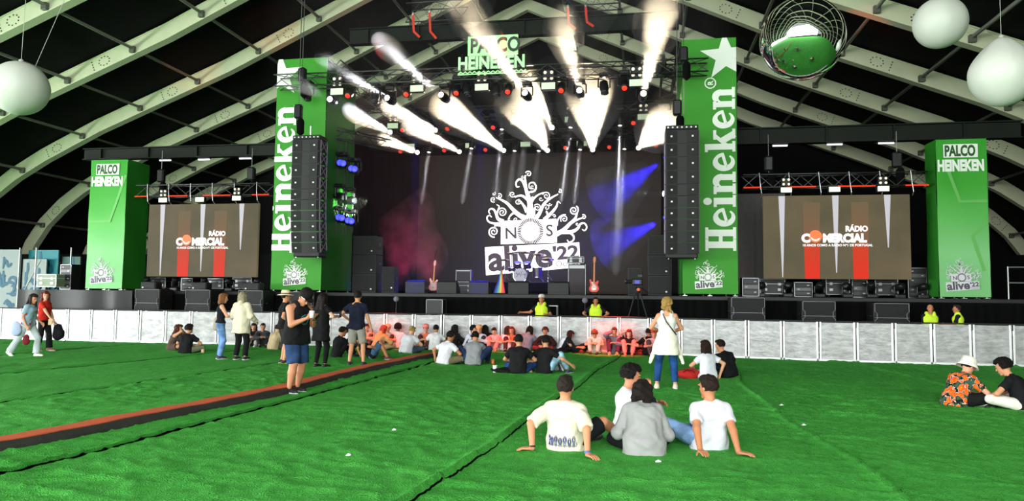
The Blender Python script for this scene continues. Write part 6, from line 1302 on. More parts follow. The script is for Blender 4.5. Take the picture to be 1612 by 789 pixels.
at = G(1504, 642, .14); person('seated person in an orange flowered shirt and a white bucket hat', at, -62, 'cross', H=1.74, g=1.05, skin=(222, 160, 130), top=((240, 104, 24), 'shirt'), toppat='floral', bot=((24, 24, 26), 'shorts'), hair=((60, 40, 30), 'crop'), hat=('bucket', (230, 224, 214)), shoe=(236, 226, 220), lean=18, bend=18, hp=10, LH=(-.1, .42, .2), RH=(.1, .42, .2), bl=.9)
at = G(1612, 649, .14); person('seated person in a black T-shirt and white trousers at the far right', at, 52, 'cross', H=1.74, skin=(206, 146, 112), top=((24, 24, 27), 'tee'), bot=((226, 220, 212), 'trousers'), hair=((20, 17, 17), 'curly'), lean=14, bend=16, hp=12, LH=(-.14, .4, .2))
# ---------------------------------------------------------------- stewards in the pit
def steward(px, py, Y, label, face, **k):
    p = atY(px, py, Y); a = (p[0], Y, 0)
    Hh = (p[2]) ; return person(label, a, face, 'stand', H=min(1.86, max(1.6, Hh)), g=1.12, skin=(186, 122, 88), top=((206, 240, 60), 'vest'), bot=((30, 30, 34), 'trousers'), **k)
BOXZ = .0
steward(853, 466, 23.85, 'steward in a yellow vest stretching an arm along the barrier', 172, hair=((40, 34, 30), 'crop'), hat=('cap', (206, 196, 190)), RH=(.62, .12, 1.18), RE=(.4, 0, -1), LH=(-.22, .22, 1.12))
steward(938, 469, 23.85, 'steward in a yellow vest standing right of the microphone stand', 178, hair=((24, 20, 18), 'crop'), LH=(-.26, .2, 1.1), RH=(.26, .2, 1.1), LE=(-1, -.6, 0), RE=(1, -.6, 0))
steward(1464, 488, 22.4, 'bald steward in a yellow vest facing the crowd on the right', 176, hair=((40, 30, 26), 'bald'))
steward(1508, 487, 22.4, 'heavier steward in a yellow vest turned sideways at the far right', 70, hair=((60, 50, 46), 'crop'), LH=(-.1, .34, 1.14), RH=(.1, .34, 1.14))

# ================================================================== gear in the pit, on the wings and on the stage
CASE = mat('black_case_panel', (.008, .008, .009, 1), .5, noise=.3); EDGE = mat('aluminium_edging', (.2, .21, .22, 1), .35, metal=.8); CASEG = mat('grey_green_case', srgb(120, 136, 112), .55, noise=.1); EDGEW = mat('pale_edging', (.8, .82, .76, 1), .4, metal=.3)
def flight_case(label, p, d, panel=None, edge=None, rz=0.0, group=None, cat='flight case', wheels=True):
    panel = panel or CASE; edge = edge or EDGE; w_, dp, h = d; e = .025
    t = thing('flight_case', label, cat, p, rz, group); z0 = .09 if wheels else 0
    m = MB(); m.span((-w_ / 2 + .005, -dp / 2 + .005, z0 + .005), (w_ / 2 - .005, dp / 2 - .005, z0 + h - .005)); m.build('shell', panel, t)
    m = MB()
    for x in (-1, 1):
        for y in (-1, 1): m.box((x * (w_ / 2 - e / 2), y * (dp / 2 - e / 2), z0 + h / 2), (e, e, h), .004)
    for z in (z0 + e / 2, z0 + h - e / 2, z0 + h * .68):
        for y in (-1, 1): m.box((0, y * (dp / 2 - e / 2), z), (w_, e, e), .004)
        for x in (-1, 1): m.box((x * (w_ / 2 - e / 2), 0, z), (e, dp, e), .004)
    m.build('edging', edge, t)
    for x in (-1, 1):
        m = MB(); m.box((x * w_ * .28, -dp / 2 - .006, z0 + h * .66), (.1, .016, .09), .005); m.build('latch', edge, t)
        m = MB(); m.box((x * w_ * .28, -dp / 2 - .004, z0 + h * .3), (.12, .012, .09), .005); m.build('handle', edge, t)
    if wheels:
        for x in (-1, 1):
            for y in (-1, 1): m = MB(); m.tube((x * (w_ / 2 - .1) - .02, y * (dp / 2 - .08), .045), (x * (w_ / 2 - .1) + .02, y * (dp / 2 - .08), .045), .045, n=12); m.box((x * (w_ / 2 - .1), y * (dp / 2 - .08), .08), (.07, .07, .03)); m.build('castor', BLACKM, t)
    return t
SUBL = mat('sub_edge_line', (.22, .22, .24, 1), .5)
def sub_bm(label, p, w_, h, group):
    t = thing('subwoofer', label, 'subwoofer', p, 0, group); dp = .75
    m = MB(); m.box((0, dp / 2, h / 2), (w_, dp, h), .015); m.build('cabinet', SPK, t)
    m = MB(); m.box((0, -.012, h * .72), (w_ - .09, .03, h * .5), .008); m.box((0, -.012, h * .26), (w_ - .09, .03, h * .36), .008); m.build('grille', GRILL, t)
    m = MB()
    for z in (h * .985, h * .46, h * .04): m.box((0, -.03, z), (w_ - .06, .012, .014))
    for s in (-1, 1): m.path([(s * (w_ / 2 - .03), -.03, h * .04), (s * (w_ / 2 - .03), -.03, h * .36), (s * (w_ / 2 - .09), -.03, h * .42), (s * (w_ / 2 - .09), -.03, h * .62), (s * (w_ / 2 - .03), -.03, h * .68), (s * (w_ / 2 - .03), -.03, h * .98)], .009, 4)
    m.build('edge_trim', SUBL, t); m = MB(); m.box((0, -.034, h * .14), (.06, .012, .05)); m.build('badge', LABEL, t)
    for s in (-1, 1): m = MB(); m.path([(s * (w_ / 2 + .002), .2, h * .5), (s * (w_ / 2 + .03), .2, h * .52), (s * (w_ / 2 + .03), .4, h * .52), (s * (w_ / 2 + .002), .4, h * .5)], .012, 5); m.build('handle', BLACKM, t)
    return t
WHL = ('below the left video screen', 'below the right video screen')
for i, (x0, x1, yt) in enumerate(((213, 252, 455), (292, 332, 456), (375, 415, 457), (455, 495, 459), (1150, 1205, 468), (1262, 1316, 474), (1375, 1432, 477))):
    Y = 23.55; a, b = atY(x0, yt, Y), atY(x1, yt, Y); w_ = b[0] - a[0]; zt = a[2]
    lab = ('leftmost of the black subs in front of the left wing', 'black sub second from the left under the left video screen', 'black sub left of the left green tower', 'black sub under the left green tower', 'black sub under the right green tower', 'black sub under the left half of the right video screen', 'black sub under the right end of the right video screen')[i]
    sub_bm(lab + ', its lower twin', ((a[0] + b[0]) / 2, Y, 0), w_, zt / 2 - .005, 'subwoofers in the pit'); sub_bm(lab + ', stacked on its twin', ((a[0] + b[0]) / 2, Y, zt / 2), w_, zt / 2, 'subwoofers in the pit')
    if i < 3 : t = thing('fill_speaker', ('small black fill speaker on the leftmost sub', 'small black fill speaker on the second sub', 'small black fill speaker on the third sub')[i], 'loudspeaker', ((a[0] + b[0]) / 2, Y, zt)); m = MB(); m.box((0, .2, .13), (.6, .36, .26), .02); m.build('cabinet', SPK, t); m = MB(); m.box((0, .015, .13), (.54, .03, .2), .008); m.build('grille', GRILL, t); m = MB(); m.box((-.2, -.003, .06), (.05, .01, .04)); m.build('badge', LABEL, t)
# stacks of side speakers on the stage corners
def cab(label, p, d, group):
    t = thing('side_speaker', label, 'loudspeaker', p, 0, group); w_, dp, h = d
    m = MB(); m.box((0, 0, h / 2), (w_, dp, h), .015); m.build('cabinet', SPK, t); m = MB(); m.box((0, -dp / 2 - .008, h * .5), (w_ - .08, .02, h - .1), .006); m.build('grille', GRILL, t); m = MB(); m.box((w_ * .3, -dp / 2 - .022, h * .2), (.06, .01, .05)); m.build('badge', LABEL, t)
    for s in (-1, 1): m = MB(); m.box((s * (w_ / 2 - .005), 0, h * .55), (.03, .2, .1), .01); m.build('handle', BLACKM, t)
for X, n, d, nm in ((-10.3, 3, (.95, .7, .72), 'left'), (1.0 - .35, 3, (.8, .7, .72), 'right')):
    for k in range(n): cab('black side speaker at the %s stage edge, %s of its stack' % (nm, ('bottom', 'middle', 'top')[k]), (X, 26.6, DZ + k * d[2]), d, 'side speakers %s' % nm)
    cab('small black speaker beside the %s stack' % nm, (X + (.95 if X < 0 else -.85), 26.5, DZ), (.5, .5, 1.0), None)
# flight cases on the wings
p = atY(82, 457, 25.2); flight_case('grey green flight case with pale edges on the left wing', (p[0], 25.2, DZ), (.86, .6, .5), CASEG, EDGEW)
rr = random.Random(5)
def rack(label, p, d, group=None):
    t = thing('equipment_rack', label, 'equipment rack', p, 0, group); w_, dp, h = d
    m = MB(); m.box((0, 0, h / 2), (w_, dp, h), .01); m.build('shell', CASE, t); m = MB()
    for s in (-1, 1): m.box((s * (w_ / 2 - .02), -dp / 2 - .006, h / 2), (.03, .02, h), .004)
    for z in (.015, h - .015): m.box((0, -dp / 2 - .006, z), (w_, .02, .03), .004)
    m.build('edging', EDGE, t); n = max(2, int(h / .16))
    for k in range(n): m = MB(); m.box((0, -dp / 2 - .008, .06 + (h - .1) * (k + .5) / n), (w_ - .1, .015, (h - .12) / n * .8), .004); f = m.build('rack_unit', mat('rack_unit_%d' % (k % 3), ((.03, .03, .035, 1), (.09, .09, .09, 1), (.015, .016, .02, 1))[k % 3], .4, metal=.4), t); m = MB(); m.box((w_ * .25 * (-1) ** k, -dp / 2 - .018, .06 + (h - .1) * (k + .5) / n), (.07, .006, .03)); m.build('display', mat('rack_display', (.5, .5, .5, 1), .4), f)
    return t
for i, (x, Y, d, kind) in enumerate(((110, 25.6, (.5, .5, 1.0), 'r'), (254, 25.9, (.7, .5, .42), 'c'), (300, 25.9, (.5, .5, .5), 'r'), (344, 25.9, (.7, .5, .4), 'c'), (386, 25.9, (.8, .5, .46), 'c'), (1180, 25.3, (.55, .5, .62), 'r'), (1214, 25.6, (.8, .5, .5), 'c'), (1262, 25.7, (.6, .5, .5), 'r'), (1316, 25.7, (.75, .5, .55), 'c'), (1350, 25.8, (.5, .5, .6), 'r'), (1392, 25.7, (.7, .5, .55), 'c'), (1440, 25.9, (.6, .5, 1.0), 'r'))):
    p = atY(x, 455, Y); nm = 'left' if x < 800 else 'right'; L = ['on the left wing beside the grey green case', 'under the left end of the left screen', 'under the left screen, second', 'under the middle of the left screen', 'under the right end of the left screen', 'on the right wing next to the tall green tower', 'at the left end of the right screen', 'under the right screen, left of its middle', 'under the middle of the right screen', 'under the right screen, right of its middle', 'under the right part of the right screen', 'between the right screen and the short green tower'][i]
    (rack if kind == 'r' else flight_case)('black %s %s' % ('equipment rack' if kind == 'r' else 'flight case', L), (p[0], Y, DZ), d) if kind == 'r' else flight_case('black flight case ' + L, (p[0], Y, DZ), d)
for i, x in enumerate((232, 276, 322, 362, 404, 1196, 1240, 1290, 1334, 1372, 1416, 1452)):
    p = atY(x, 450, 25.2); nm = 'left' if x < 800 else 'right'
    t = thing('floor_lamp_head', 'black moving lamp standing under the %s video screen, %s from the left' % (nm, ORD[i % 5] if i < 5 else ORD[i - 5]), 'stage lamp', (p[0], 25.2, DZ), 0, 'floor lamps under the %s screen' % nm)
    m = MB(); m.box((0, 0, .06), (.3, .26, .12), .02); m.build('base', BLACKM, t); m = MB()
    for s in (-1, 1): m.path([(s * .05, 0, .12), (s * .15, 0, .16), (s * .15, 0, .36)], .025, 6)
    m.build('yoke', BLACKM, t); m = MB(); m.lathe([(.06, -.17), (.11, -.14), (.12, .08), (.1, .17), (.09, .18)], (0, 0, .36), 14, axis=(rr.uniform(-.6, .6), -.7, rr.uniform(.1, .6))); m.build('head', BLACKM, t, smooth=True)
# scaffold guard rail at the far right
t = thing('guard_rail', 'pale scaffold guard rail right of the short green tower', 'guard rail', (12.0, 24.7, DZ)); m = MB()
for x in (-.9, .1): m.tube((x, 0, 0), (x, 0, 1.0), .024)
m.build('post', SCAF, t); m = MB()
for z in (.5, .98): m.tube((-.9, 0, z), (.4, 0, z), .022)
m.build('rail', SCAF, t)
# ---- band gear on the stage
AMP = mat('amp_tolex', (.02, .018, .022, 1), .6, noise=.2, bump=.2, bscale=120); AMPG = mat('amp_grille', (.05, .045, .055, 1), .8, noise=.3, nscale=80); CHROME = mat('chrome', (.7, .7, .72, 1), .15, metal=1.0)
def amp(label, p, d, rz=0, head=False):
    t = thing('amplifier', label, 'amplifier', p, rz); w_, dp, h = d
    m = MB(); m.box((0, 0, h / 2), (w_, dp, h), .02); m.build('cabinet', AMP, t); m = MB(); m.box((0, -dp / 2 - .006, h * .44), (w_ - .07, .02, h * .78), .008); m.build('grille', AMPG, t); m = MB(); m.box((0, -dp / 2 - .006, h * .91), (w_ - .08, .015, h * .1)); m.build('control_panel', EDGE, t)
    m = MB(); m.path([(-.12, 0, h), (-.1, 0, h + .035), (.1, 0, h + .035), (.12, 0, h)], .014, 5); m.build('handle', BLACKM, t)
    for x in (-1, 1): m = MB(); m.box((x * (w_ / 2 - .01), -dp / 2 + .01, h / 2), (.03, .03, h + .004), .006); m.build('corner_edge', EDGE, t)
    return t
Yb = 28.5
p = atY(731, 460, 29.0); rs_ = thing('drum_riser', 'black low riser under the drum kit', 'riser', (-5.35, 30.6, DZ)); m = MB(); m.box((0, 0, .28), (3.6, 2.2, .5), .02); m.build('platform', DECK, rs_); m = MB(); m.box((0, -1.11, .28), (3.5, .01, .44)); m.build('skirt', CLOTH, rs_)
RZ = DZ + .53
flight_case('black flight case carrying the small amplifier at stage left of the drums', (atY(730, 450, 28.6)[0], 28.6, DZ), (1.0, .6, .5), wheels=False); amp('small dark amplifier on a black flight case beside the drum riser', (atY(731, 440, 28.6)[0], 28.6, DZ + .5), (.62, .34, .48))
amp('tall bass speaker cabinet with pale edges right of the tree logo', (atY(909, 440, 28.4)[0], 28.4, DZ), (.68, .5, 1.2)); t = flight_case('small amp head case on top of the tall bass cabinet', (atY(907, 410, 28.4)[0], 28.4, DZ + 1.2 + .04), (.66, .4, .26), wheels=False)
def wedge(label, p, rz=0, mt=None):
    t = thing('stage_monitor', label, 'monitor speaker', p, rz, 'wedge monitors'); w_ = .72
    m = MB(); m.prism([(-.3, 0), (.3, 0), (.3, .14), (-.12, .46), (-.3, .4)], (-w_ / 2, 0, 0), (0, 1, 0), (0, 0, 1), w_); m.build('cabinet', SPK, t); m = MB(); m.prism([(.3, .15), (-.11, .462), (-.1, .475), (.31, .163)], (-w_ / 2 + .04, 0, 0), (0, 1, 0), (0, 0, 1), w_ - .08); m.build('grille', GRILL, t)
    m = MB(); m.path([(-w_ / 2 - .005, -.15, .2), (-w_ / 2 - .025, -.1, .2), (-w_ / 2 - .025, .05, .2), (-w_ / 2 - .005, .1, .2)], .012, 5); m.build('handle', BLACKM, t); return t
for i, (x, lab) in enumerate(((657, 'wedge monitor at the far left of the stage front, blue lit'), (706, 'dark wedge monitor right of the pale guitar'), (756, 'bright blue lit wedge monitor left of the rainbow flag'), (818, 'dark wedge monitor right of the rainbow flag'), (880, 'dark wedge monitor in front of the tall bass cabinet'))):
    p = atY(x, 458, 25.6); wedge(lab, (p[0], 25.6, DZ), 0)
    if i in (0, 2): spot('blue_special', (p[0] + .3, 23.9, 8.4), (p[0], 25.5, DZ + .3), 18000, 7, (.03, .03, 1), .3, .05)  # assumed spots, lamps unseen, for the blue light on two wedges
def guitar(label, p, body, bass=False, rz=0):
    t = thing('bass_guitar' if bass else 'electric_guitar', label, 'guitar', p, rz)
    out = [(0, .05), (.1, .06), (.165, .13), (.17, .22), (.125, .30), (.135, .36), (.16, .43), (.12, .47), (.075, .42), (.03, .40), (-.03, .40), (-.075, .44), (-.13, .52), (-.165, .48), (-.14, .38), (-.125, .30), (-.165, .22), (-.165, .13), (-.1, .06)]
    m = MB(); m.prism([tuple(q) for q in smooth(out + [out[0]], 60)[:-1]], (0, 0, .05), (1, 0, 0), (0, .18, .98), .045); b_ = m.build('body', body, t)
    N = lambda u, v, o=0: (u, .18 * v - .99 * o, .05 + .98 * v + .18 * o)
    m = MB(); m.prism([(-.07, .1), (.08, .12), (.1, .22), (.03, .34), (-.05, .42), (-.1, .4), (-.06, .3), (-.1, .2)], N(0, 0, .047), (1, 0, 0), (0, .18, .98), .004); m.build('pickguard', mat('pickguard', (.6, .55, .5, 1), .4), b_)
    L = 1.12 if bass else .98
    m = MB(); m.prism([(-.028, .34), (.028, .34), (.022, L), (-.022, L)], N(0, 0, .05), (1, 0, 0), (0, .18, .98), .02); n_ = m.build('neck', mat('maple_neck', srgb(180, 120, 70), .45), t)
    m = MB(); m.prism([(-.022, L), (.022, L), (.05, L + .05), (.045, L + .2), (.0, L + .22), (-.04, L + .16), (-.04, L + .06)], N(0, 0, .05), (1, 0, 0), (0, .18, .98), .02); m.build('headstock', body if not bass else mat('maple_neck', srgb(180, 120, 70), .45), t)
    m = MB()
    for k in range(4 if bass else 6): m.tube(N(.055, L + .05 + k * .03, .04), N(.075, L + .05 + k * .03, .04), .008, n=6)
    m.build('tuning_pegs', CHROME, t); m = MB(); m.box(N(0, .16, .055), (.08, .02, .03)); m.build('bridge', CHROME, t)
    st = thing('guitar_stand', 'black stand holding the %s' % ('red bass guitar' if bass else 'pale guitar'), 'stand', (p[0], p[1] + .1, p[2]), rz); m = MB()
    for a in (-.22, .22): m.path([(a, -.18, 0), (a * .3, .05, .1), (0, .12, .5)], .012, 5)
    m.path([(0, .3, 0), (0, .12, .5)], .012, 5); m.build('legs', BLACKM, st); m = MB(); m.path([(-.1, -.16, .09), (-.1, -.02, .06), (.1, -.02, .06), (.1, -.16, .09)], .01, 5); m.build('cradle', BLACKM, st)
    return t
guitar('pale pink lit electric guitar on a stand at the left of the stage front', (atY(682, 461, 26)[0], 26.0, DZ), mat('guitar_cream', srgb(226, 160, 150), .3)); guitar('red bass guitar on a stand right of the tall bass cabinet', (atY(935, 461, 26)[0], 26.0, DZ), mat('guitar_red', srgb(196, 52, 36), .3), True)
spot('guitar_special', (-8.2, 24.6, 8.6), (atY(682, 461, 26)[0], 26, 2.3), 900, 6, (1, .2, .35), .5, .05); spot('bass_special', (-1.6, 24.6, 8.6), (atY(935, 461, 26)[0], 26, 2.4), 1500, 6, (1, .25, .15), .5, .05)  # assumed spots, lamps unseen, tinting the two guitars
def mic(label, p, h, boom=None, ball=.03, group=None):
    t = thing('microphone_stand', label, 'microphone stand', p, 0, group); m = MB(); m.lathe([(.13, 0), (.13, .015), (.02, .03)], n=16); m.build('base', BLACKM, t); m = MB(); m.tube((0, 0, .02), (0, 0, h), .011); top_ = (0, 0, h)
    if boom: m.tube((0, 0, h), boom, .009); top_ = boom
    m.build('pole', BLACKM, t); m = MB(); m.tube(np.array(top_) - (0, .0, .0), np.array(top_) + (0, -.1, .04), .014); m.ell(np.array(top_) + (0, -.12, .05), (ball, ball, ball), 12, 8); m.build('microphone', mat('mic_grey', (.12, .12, .13, 1), .5), t, smooth=True); return t
p = atY(683, 405, 26.2); mic('tall microphone stand with a blue glint behind the pale guitar', (p[0], 26.3, DZ), 1.35, (.1, -.1, 1.6))
# microphone balls standing in the pit
for x, y, lab in ((624, 471, 'round grey foam microphone on a stand in front of the stage, left'), (921, 473, 'round grey foam microphone on a stand beside the right steward')):
    p = atY(x, y, 23.7); t = thing('audience_microphone', lab, 'microphone', (p[0], 23.7, 0)); m = MB(); m.tube((0, 0, 0), (0, 0, p[2] - .08), .012); m.lathe([(.12, 0), (.12, .015), (.02, .03)], n=14); m.build('pole', BLACKM, t); m = MB(); m.ell((0, 0, p[2]), (.095, .095, .095), 18, 12); m.build('foam_ball', mat('foam_grey', srgb(112, 108, 124), .9, noise=.2, bump=.4, bscale=60), t, smooth=True)
# drums
SHELL = mat('drum_shell_plum', (.05, .03, .06, 1), .3, noise=.2); HEADW = mat('drum_head_violet', (.5, .48, .56, 1), .5); CYM = mat('cymbal_brass', (.5, .36, .14, 1), .3, metal=1.0)
dk = thing('drum_kit', 'drum kit on the riser in front of the glowing tree logo', 'drum kit', (atY(826, 440, 30.4)[0], 30.4, RZ))
def drum(nm, c, r, l, ax, mt=None):
    m = MB(); m.lathe([(r, -l / 2), (r, l / 2)], c, 28, axis=ax); d_ = m.build(nm, SHELL, dk, smooth=False); a = unit(ax)
    for e in (-1, 1):
        m = MB(); m.lathe([(r * .985, l / 2 * e), (r * .985, (l / 2 + .006) * e)], c, 28, axis=ax); m.build('drum_head', HEADW, d_)
        m = MB(); _, u, w = orth(ax); m.path([np.array(c) + a * l / 2 * e + (u * math.cos(q) + w * math.sin(q)) * (r + .008) for q in np.linspace(0, 2 * PI, 29)], .014, 5); m.build('hoop', CHROME, d_)
    return d_
bd = drum('bass_drum', (-.12, -.25, .29), .29, .42, (0, -1, 0)); m = MB()
for x0, pts in ((-.3, [(0, .02), (.03, .08), (.06, .0), (.05, -.1), (.02, -.06)]), (-.22, [(0, .06), (.03, -.02), (.06, .07), (.09, -.03)]), (-.1, [(.0, -.1), (.04, .12), (.08, .13)]), (-.04, [(.0, .0), (.09, .02)]), (.04, [(0, .06), (.03, -.04), (.07, .07), (.05, -.12), (.0, -.1)])): m.ribbon(smooth(pts, 14), .016, (-.12 + .02 + x0 + .1, -.47, .31), (1, 0, 0), (0, 0, 1), .003)
m.build('drum_script', mat('black_script', (.03, .02, .04, 1), .6), bd)
drum('tom', (-.28, -.16, .72), .15, .22, (.1, -.5, 1)); drum('tom', (.12, -.16, .72), .16, .23, (-.1, -.5, 1)); drum('floor_tom', (.52, .1, .42), .21, .4, (0, 0, 1)); drum('snare_drum', (-.55, .15, .56), .18, .15, (0, -.15, 1))
for (x, y, h, r) in ((-.85, .0, .95, .2), (-.62, .3, 1.25, .23), (.55, .25, 1.2, .24), (.98, .1, 1.0, .26), (-.05, .45, 1.3, .22)):
    m = MB(); m.tube((x, y, .02), (x, y, h), .012)
    for k in range(3): a = k * 2.1 + .4; m.tube((x, y, .32), (x + .24 * math.cos(a), y + .24 * math.sin(a), .0), .01)
    s_ = m.build('cymbal_stand', CHROME, dk); m = MB(); m.lathe([(.02, .03), (.05, .025), (.06, .008), (r, -.015), (r, -.018)], (x, y, h), 24, axis=(.1, -.3, 1)); m.build('cymbal', CYM, s_, smooth=True)
m = MB(); m.lathe([(.15, .46), (.16, .5), (.14, .54)], (-.05, .5, 0), 18); m.tube((-.05, .5, 0), (-.05, .5, .47), .025); m.build('stool', BLACKM, dk)
# rainbow flag on a pole
p = atY(786, 460, 25.5); t = thing('rainbow_flag', 'rainbow flag on a slanting pole leaning at the stage edge', 'flag', (p[0], 25.5, DZ))
m = MB(); m.tube((-.1, 0, .02), (.12, .05, .92), .012); m.build('pole', BLACKM, t)
for k, c in enumerate(((226, 60, 90), (232, 110, 60), (236, 200, 90), (120, 196, 160), (50, 130, 190), (70, 50, 150))):
    m = MB(); v = []; n = 14
    for i in range(n + 1):
        f = i / n; x0 = .17 - .30 * f + (1 - f) * 0 ; wd = (.10 + .58 * f ** 1.2) / 6; xx = .16 + .24 * f - (k + 0) * wd - .06 * f; v += [(xx, -.03 + .03 * math.sin(f * 7 + k), 1.3 - 1.24 * f), (xx - wd, -.03 + .03 * math.sin(f * 7 + k + 1), 1.3 - 1.24 * f)]
    m.add(v, [(2 * i, 2 * i + 1, 2 * i + 3, 2 * i + 2) for i in range(n)]); m.scale((.62, .8, .66)); o = m.build('stripe', mat('flag_%d' % k, srgb(*c), .8), t, smooth=True)
# broadcast camera on a tripod
p = atY(1004, 498, 23.8); t = thing('broadcast_camera', 'video camera on a tall black tripod in the pit', 'camera', (p[0], 23.8, 0)); hz = 2.1
m = MB()
for a in (-.6, .6): m.tube((a, -.12, 0), (a * .1, 0, hz - .18), .02, .026)
m.tube((.08, .45, 0), (0, .02, hz - .18), .02, .026); m.build('tripod', BLACKM, t); m = MB(); m.lathe([(.07, -.12), (.09, 0), (.06, .06)], (0, 0, hz - .1), 14); m.build('pan_head', BLACKM, t)
m = MB(); m.box((-.02, 0, hz + .12), (.34, .2, .2), .03); b_ = m.build('camera_body', BLACKM, t); m = MB(); m.lathe([(.05, .15), (.065, .2), (.07, .34), (.085, .36), (.085, .4)], (-.02, 0, hz + .12), 16, axis=(-1, -.2, .05)); m.build('lens', BLACK, b_, smooth=True); m = MB(); m.box((.08, .02, hz + .32), (.16, .12, .12), .02); m.tube((.05, 0, hz + .2), (.06, 0, hz + .28), .015); m.build('viewfinder', BLACK, b_)
m = MB(); m.box((-.02, -.104, hz + .12), (.16, .01, .11), .004); m.build('side_panel', mat('camera_blue_panel', srgb(60, 70, 200), .4), b_); m = MB(); m.tube((.1, .05, hz - .05), (.42, .15, hz - .28), .012); m.build('pan_bar', BLACKM, t); m = MB(); m.lathe([(.05, -.04), (.06, 0), (.05, .04)], (.02, -.06, hz - .12), 12, axis=(0, -1, 0)); m.build('tension_knob', mat('orange_knob', srgb(220, 100, 40), .5), t)
# case and lectern in the pit
p = atY(686, 497, 23.9); flight_case('black flight case with a pale lower front standing in the pit', (p[0], 23.95, 0), (.58, .5, 1.5)); m = MB()
p2 = atY(862, 472, 24.1); t = thing('pit_table', 'white topped small table lit yellow behind the left steward', 'table', (p2[0] + .1, 24.15, 0)); m = MB(); m.box((0, 0, 1.42), (.5, .36, .03), .005); m.build('table_top', mat('white_top', (.8, .8, .74, 1), .5), t)
for x in (-1, 1):
    for y in (-1, 1): m = MB(); m.tube((x * .22, y * .15, 0), (x * .22, y * .15, 1.41), .018); m.build('leg', EDGE, t)
# cups, bags, litter on the turf
def cup(label, x, y, h, r, mt, fill=None):
    p = atZ(x, y); t = thing('drink_cup', label, 'cup', (p[0], p[1], .005)); m = MB(); m.lathe([(r * .8, 0), (r, h), (r * .95, h), (r * .76, .006)], n=18); m.build('cup', mt, t, smooth=True); m = MB(); m.lathe([(r * .77, .008), (r * .9, h * .7)], n=18); m.build('drink', fill or mt, t, smooth=True)
    return t
CLEAR = mat('clear_plastic', (.75, .75, .7, 1), .2); PAPER = mat('white_paper_cup', (.8, .8, .8, 1), .6); BEER = mat('amber_beer', srgb(196, 110, 50), .3)
cup('cup of amber drink on the turf left of the man in the black T-shirt', 776, 576, .15, .045, BEER, BEER); cup('white cup on the turf nearer than the amber one', 779, 588, .17, .05, PAPER); cup('pale orange cup on the turf beside the sage trousers', 319, 557, .12, .045, mat('pale_orange_cup', srgb(230, 190, 150), .5))
for nm, lb, x, y, c, sz in (('backpack', 'red and grey backpack lying behind the blonde woman', 1084, 597, (176, 40, 36), (.26, .16, .12)), ('jacket', 'black jacket heaped beside the white cup', 793, 588, (20, 20, 22), (.3, .14, .07)), ('bag', 'red bag against the barrier beside the curly haired person', 917, 553, (150, 40, 34), (.2, .14, .1)), ('bag', 'tan bag on the turf beside the black coat', 770, 556, (186, 146, 96), (.2, .12, .08)), ('bag', 'black bag on the turf at the feet of the lying person', 884, 557, (22, 22, 24), (.22, .16, .1)), ('bag', 'dark red bag between the red haired woman and the tan sling bag', 1006, 555, (130, 36, 32), (.2, .12, .09))):
    p = atZ(x, y); m = MB(); p[1] = min(p[1], bar_y(p[0]) - .4); v0 = len(m.v); m.ell((0, 0, sz[2] * .8), sz, 26, 14); m.v = [(q[0] * (1 + .12 * math.sin(q[2] * 40 + q[0] * 9)), q[1] * (1 + .1 * math.sin(q[0] * 22)), max(.004, q[2] + .015 * math.sin(q[0] * 17 + q[1] * 23))) for q in m.v]
    t = thing(nm, lb, 'bag' if nm != 'jacket' else 'jacket', (p[0], p[1], 0)); m.build('body', cloth_mat(c), t, smooth=True); m = MB(); m.path([(-sz[0] * .5, -sz[1] * .7, sz[2] * 1.1), (-sz[0] * .2, -sz[1] * .9, sz[2] * 1.75), (sz[0] * .3, -sz[1] * .8, sz[2] * 1.6), (sz[0] * .5, -sz[1] * .8, sz[2])], .012, 5); m.build('strap' if nm != 'jacket' else 'sleeve', cloth_mat(tuple(int(k * .6) for k in c)), t)
for i, (x, y) in enumerate(((1265, 672), (548, 722), (1036, 730), (1230, 640), (620, 680))):
    p = atZ(x, y); m = MB(); m.add([(-.02, -.015, .0), (.03, -.01, .006), (.02, .02, .012), (-.025, .018, .004), (0, 0, .022)], [(0, 1, 4), (1, 2, 4), (2, 3, 4), (3, 0, 4), (3, 2, 1, 0)]); m.scale((1.2, 1.2, 1.2)); o = m.build('paper_scrap', PAPER, None); o.location = (p[0], p[1], float(height(np.array([[p[0]]]), np.array([[p[1]]]))[0, 0])); tag(o, 'tiny white paper scrap on the green turf, %s' % ('near the right carpet seam', 'between the two left seams', 'in front of the white T-shirt man', 'far right of the four friends', 'near the middle of the turf')[i], 'litter')

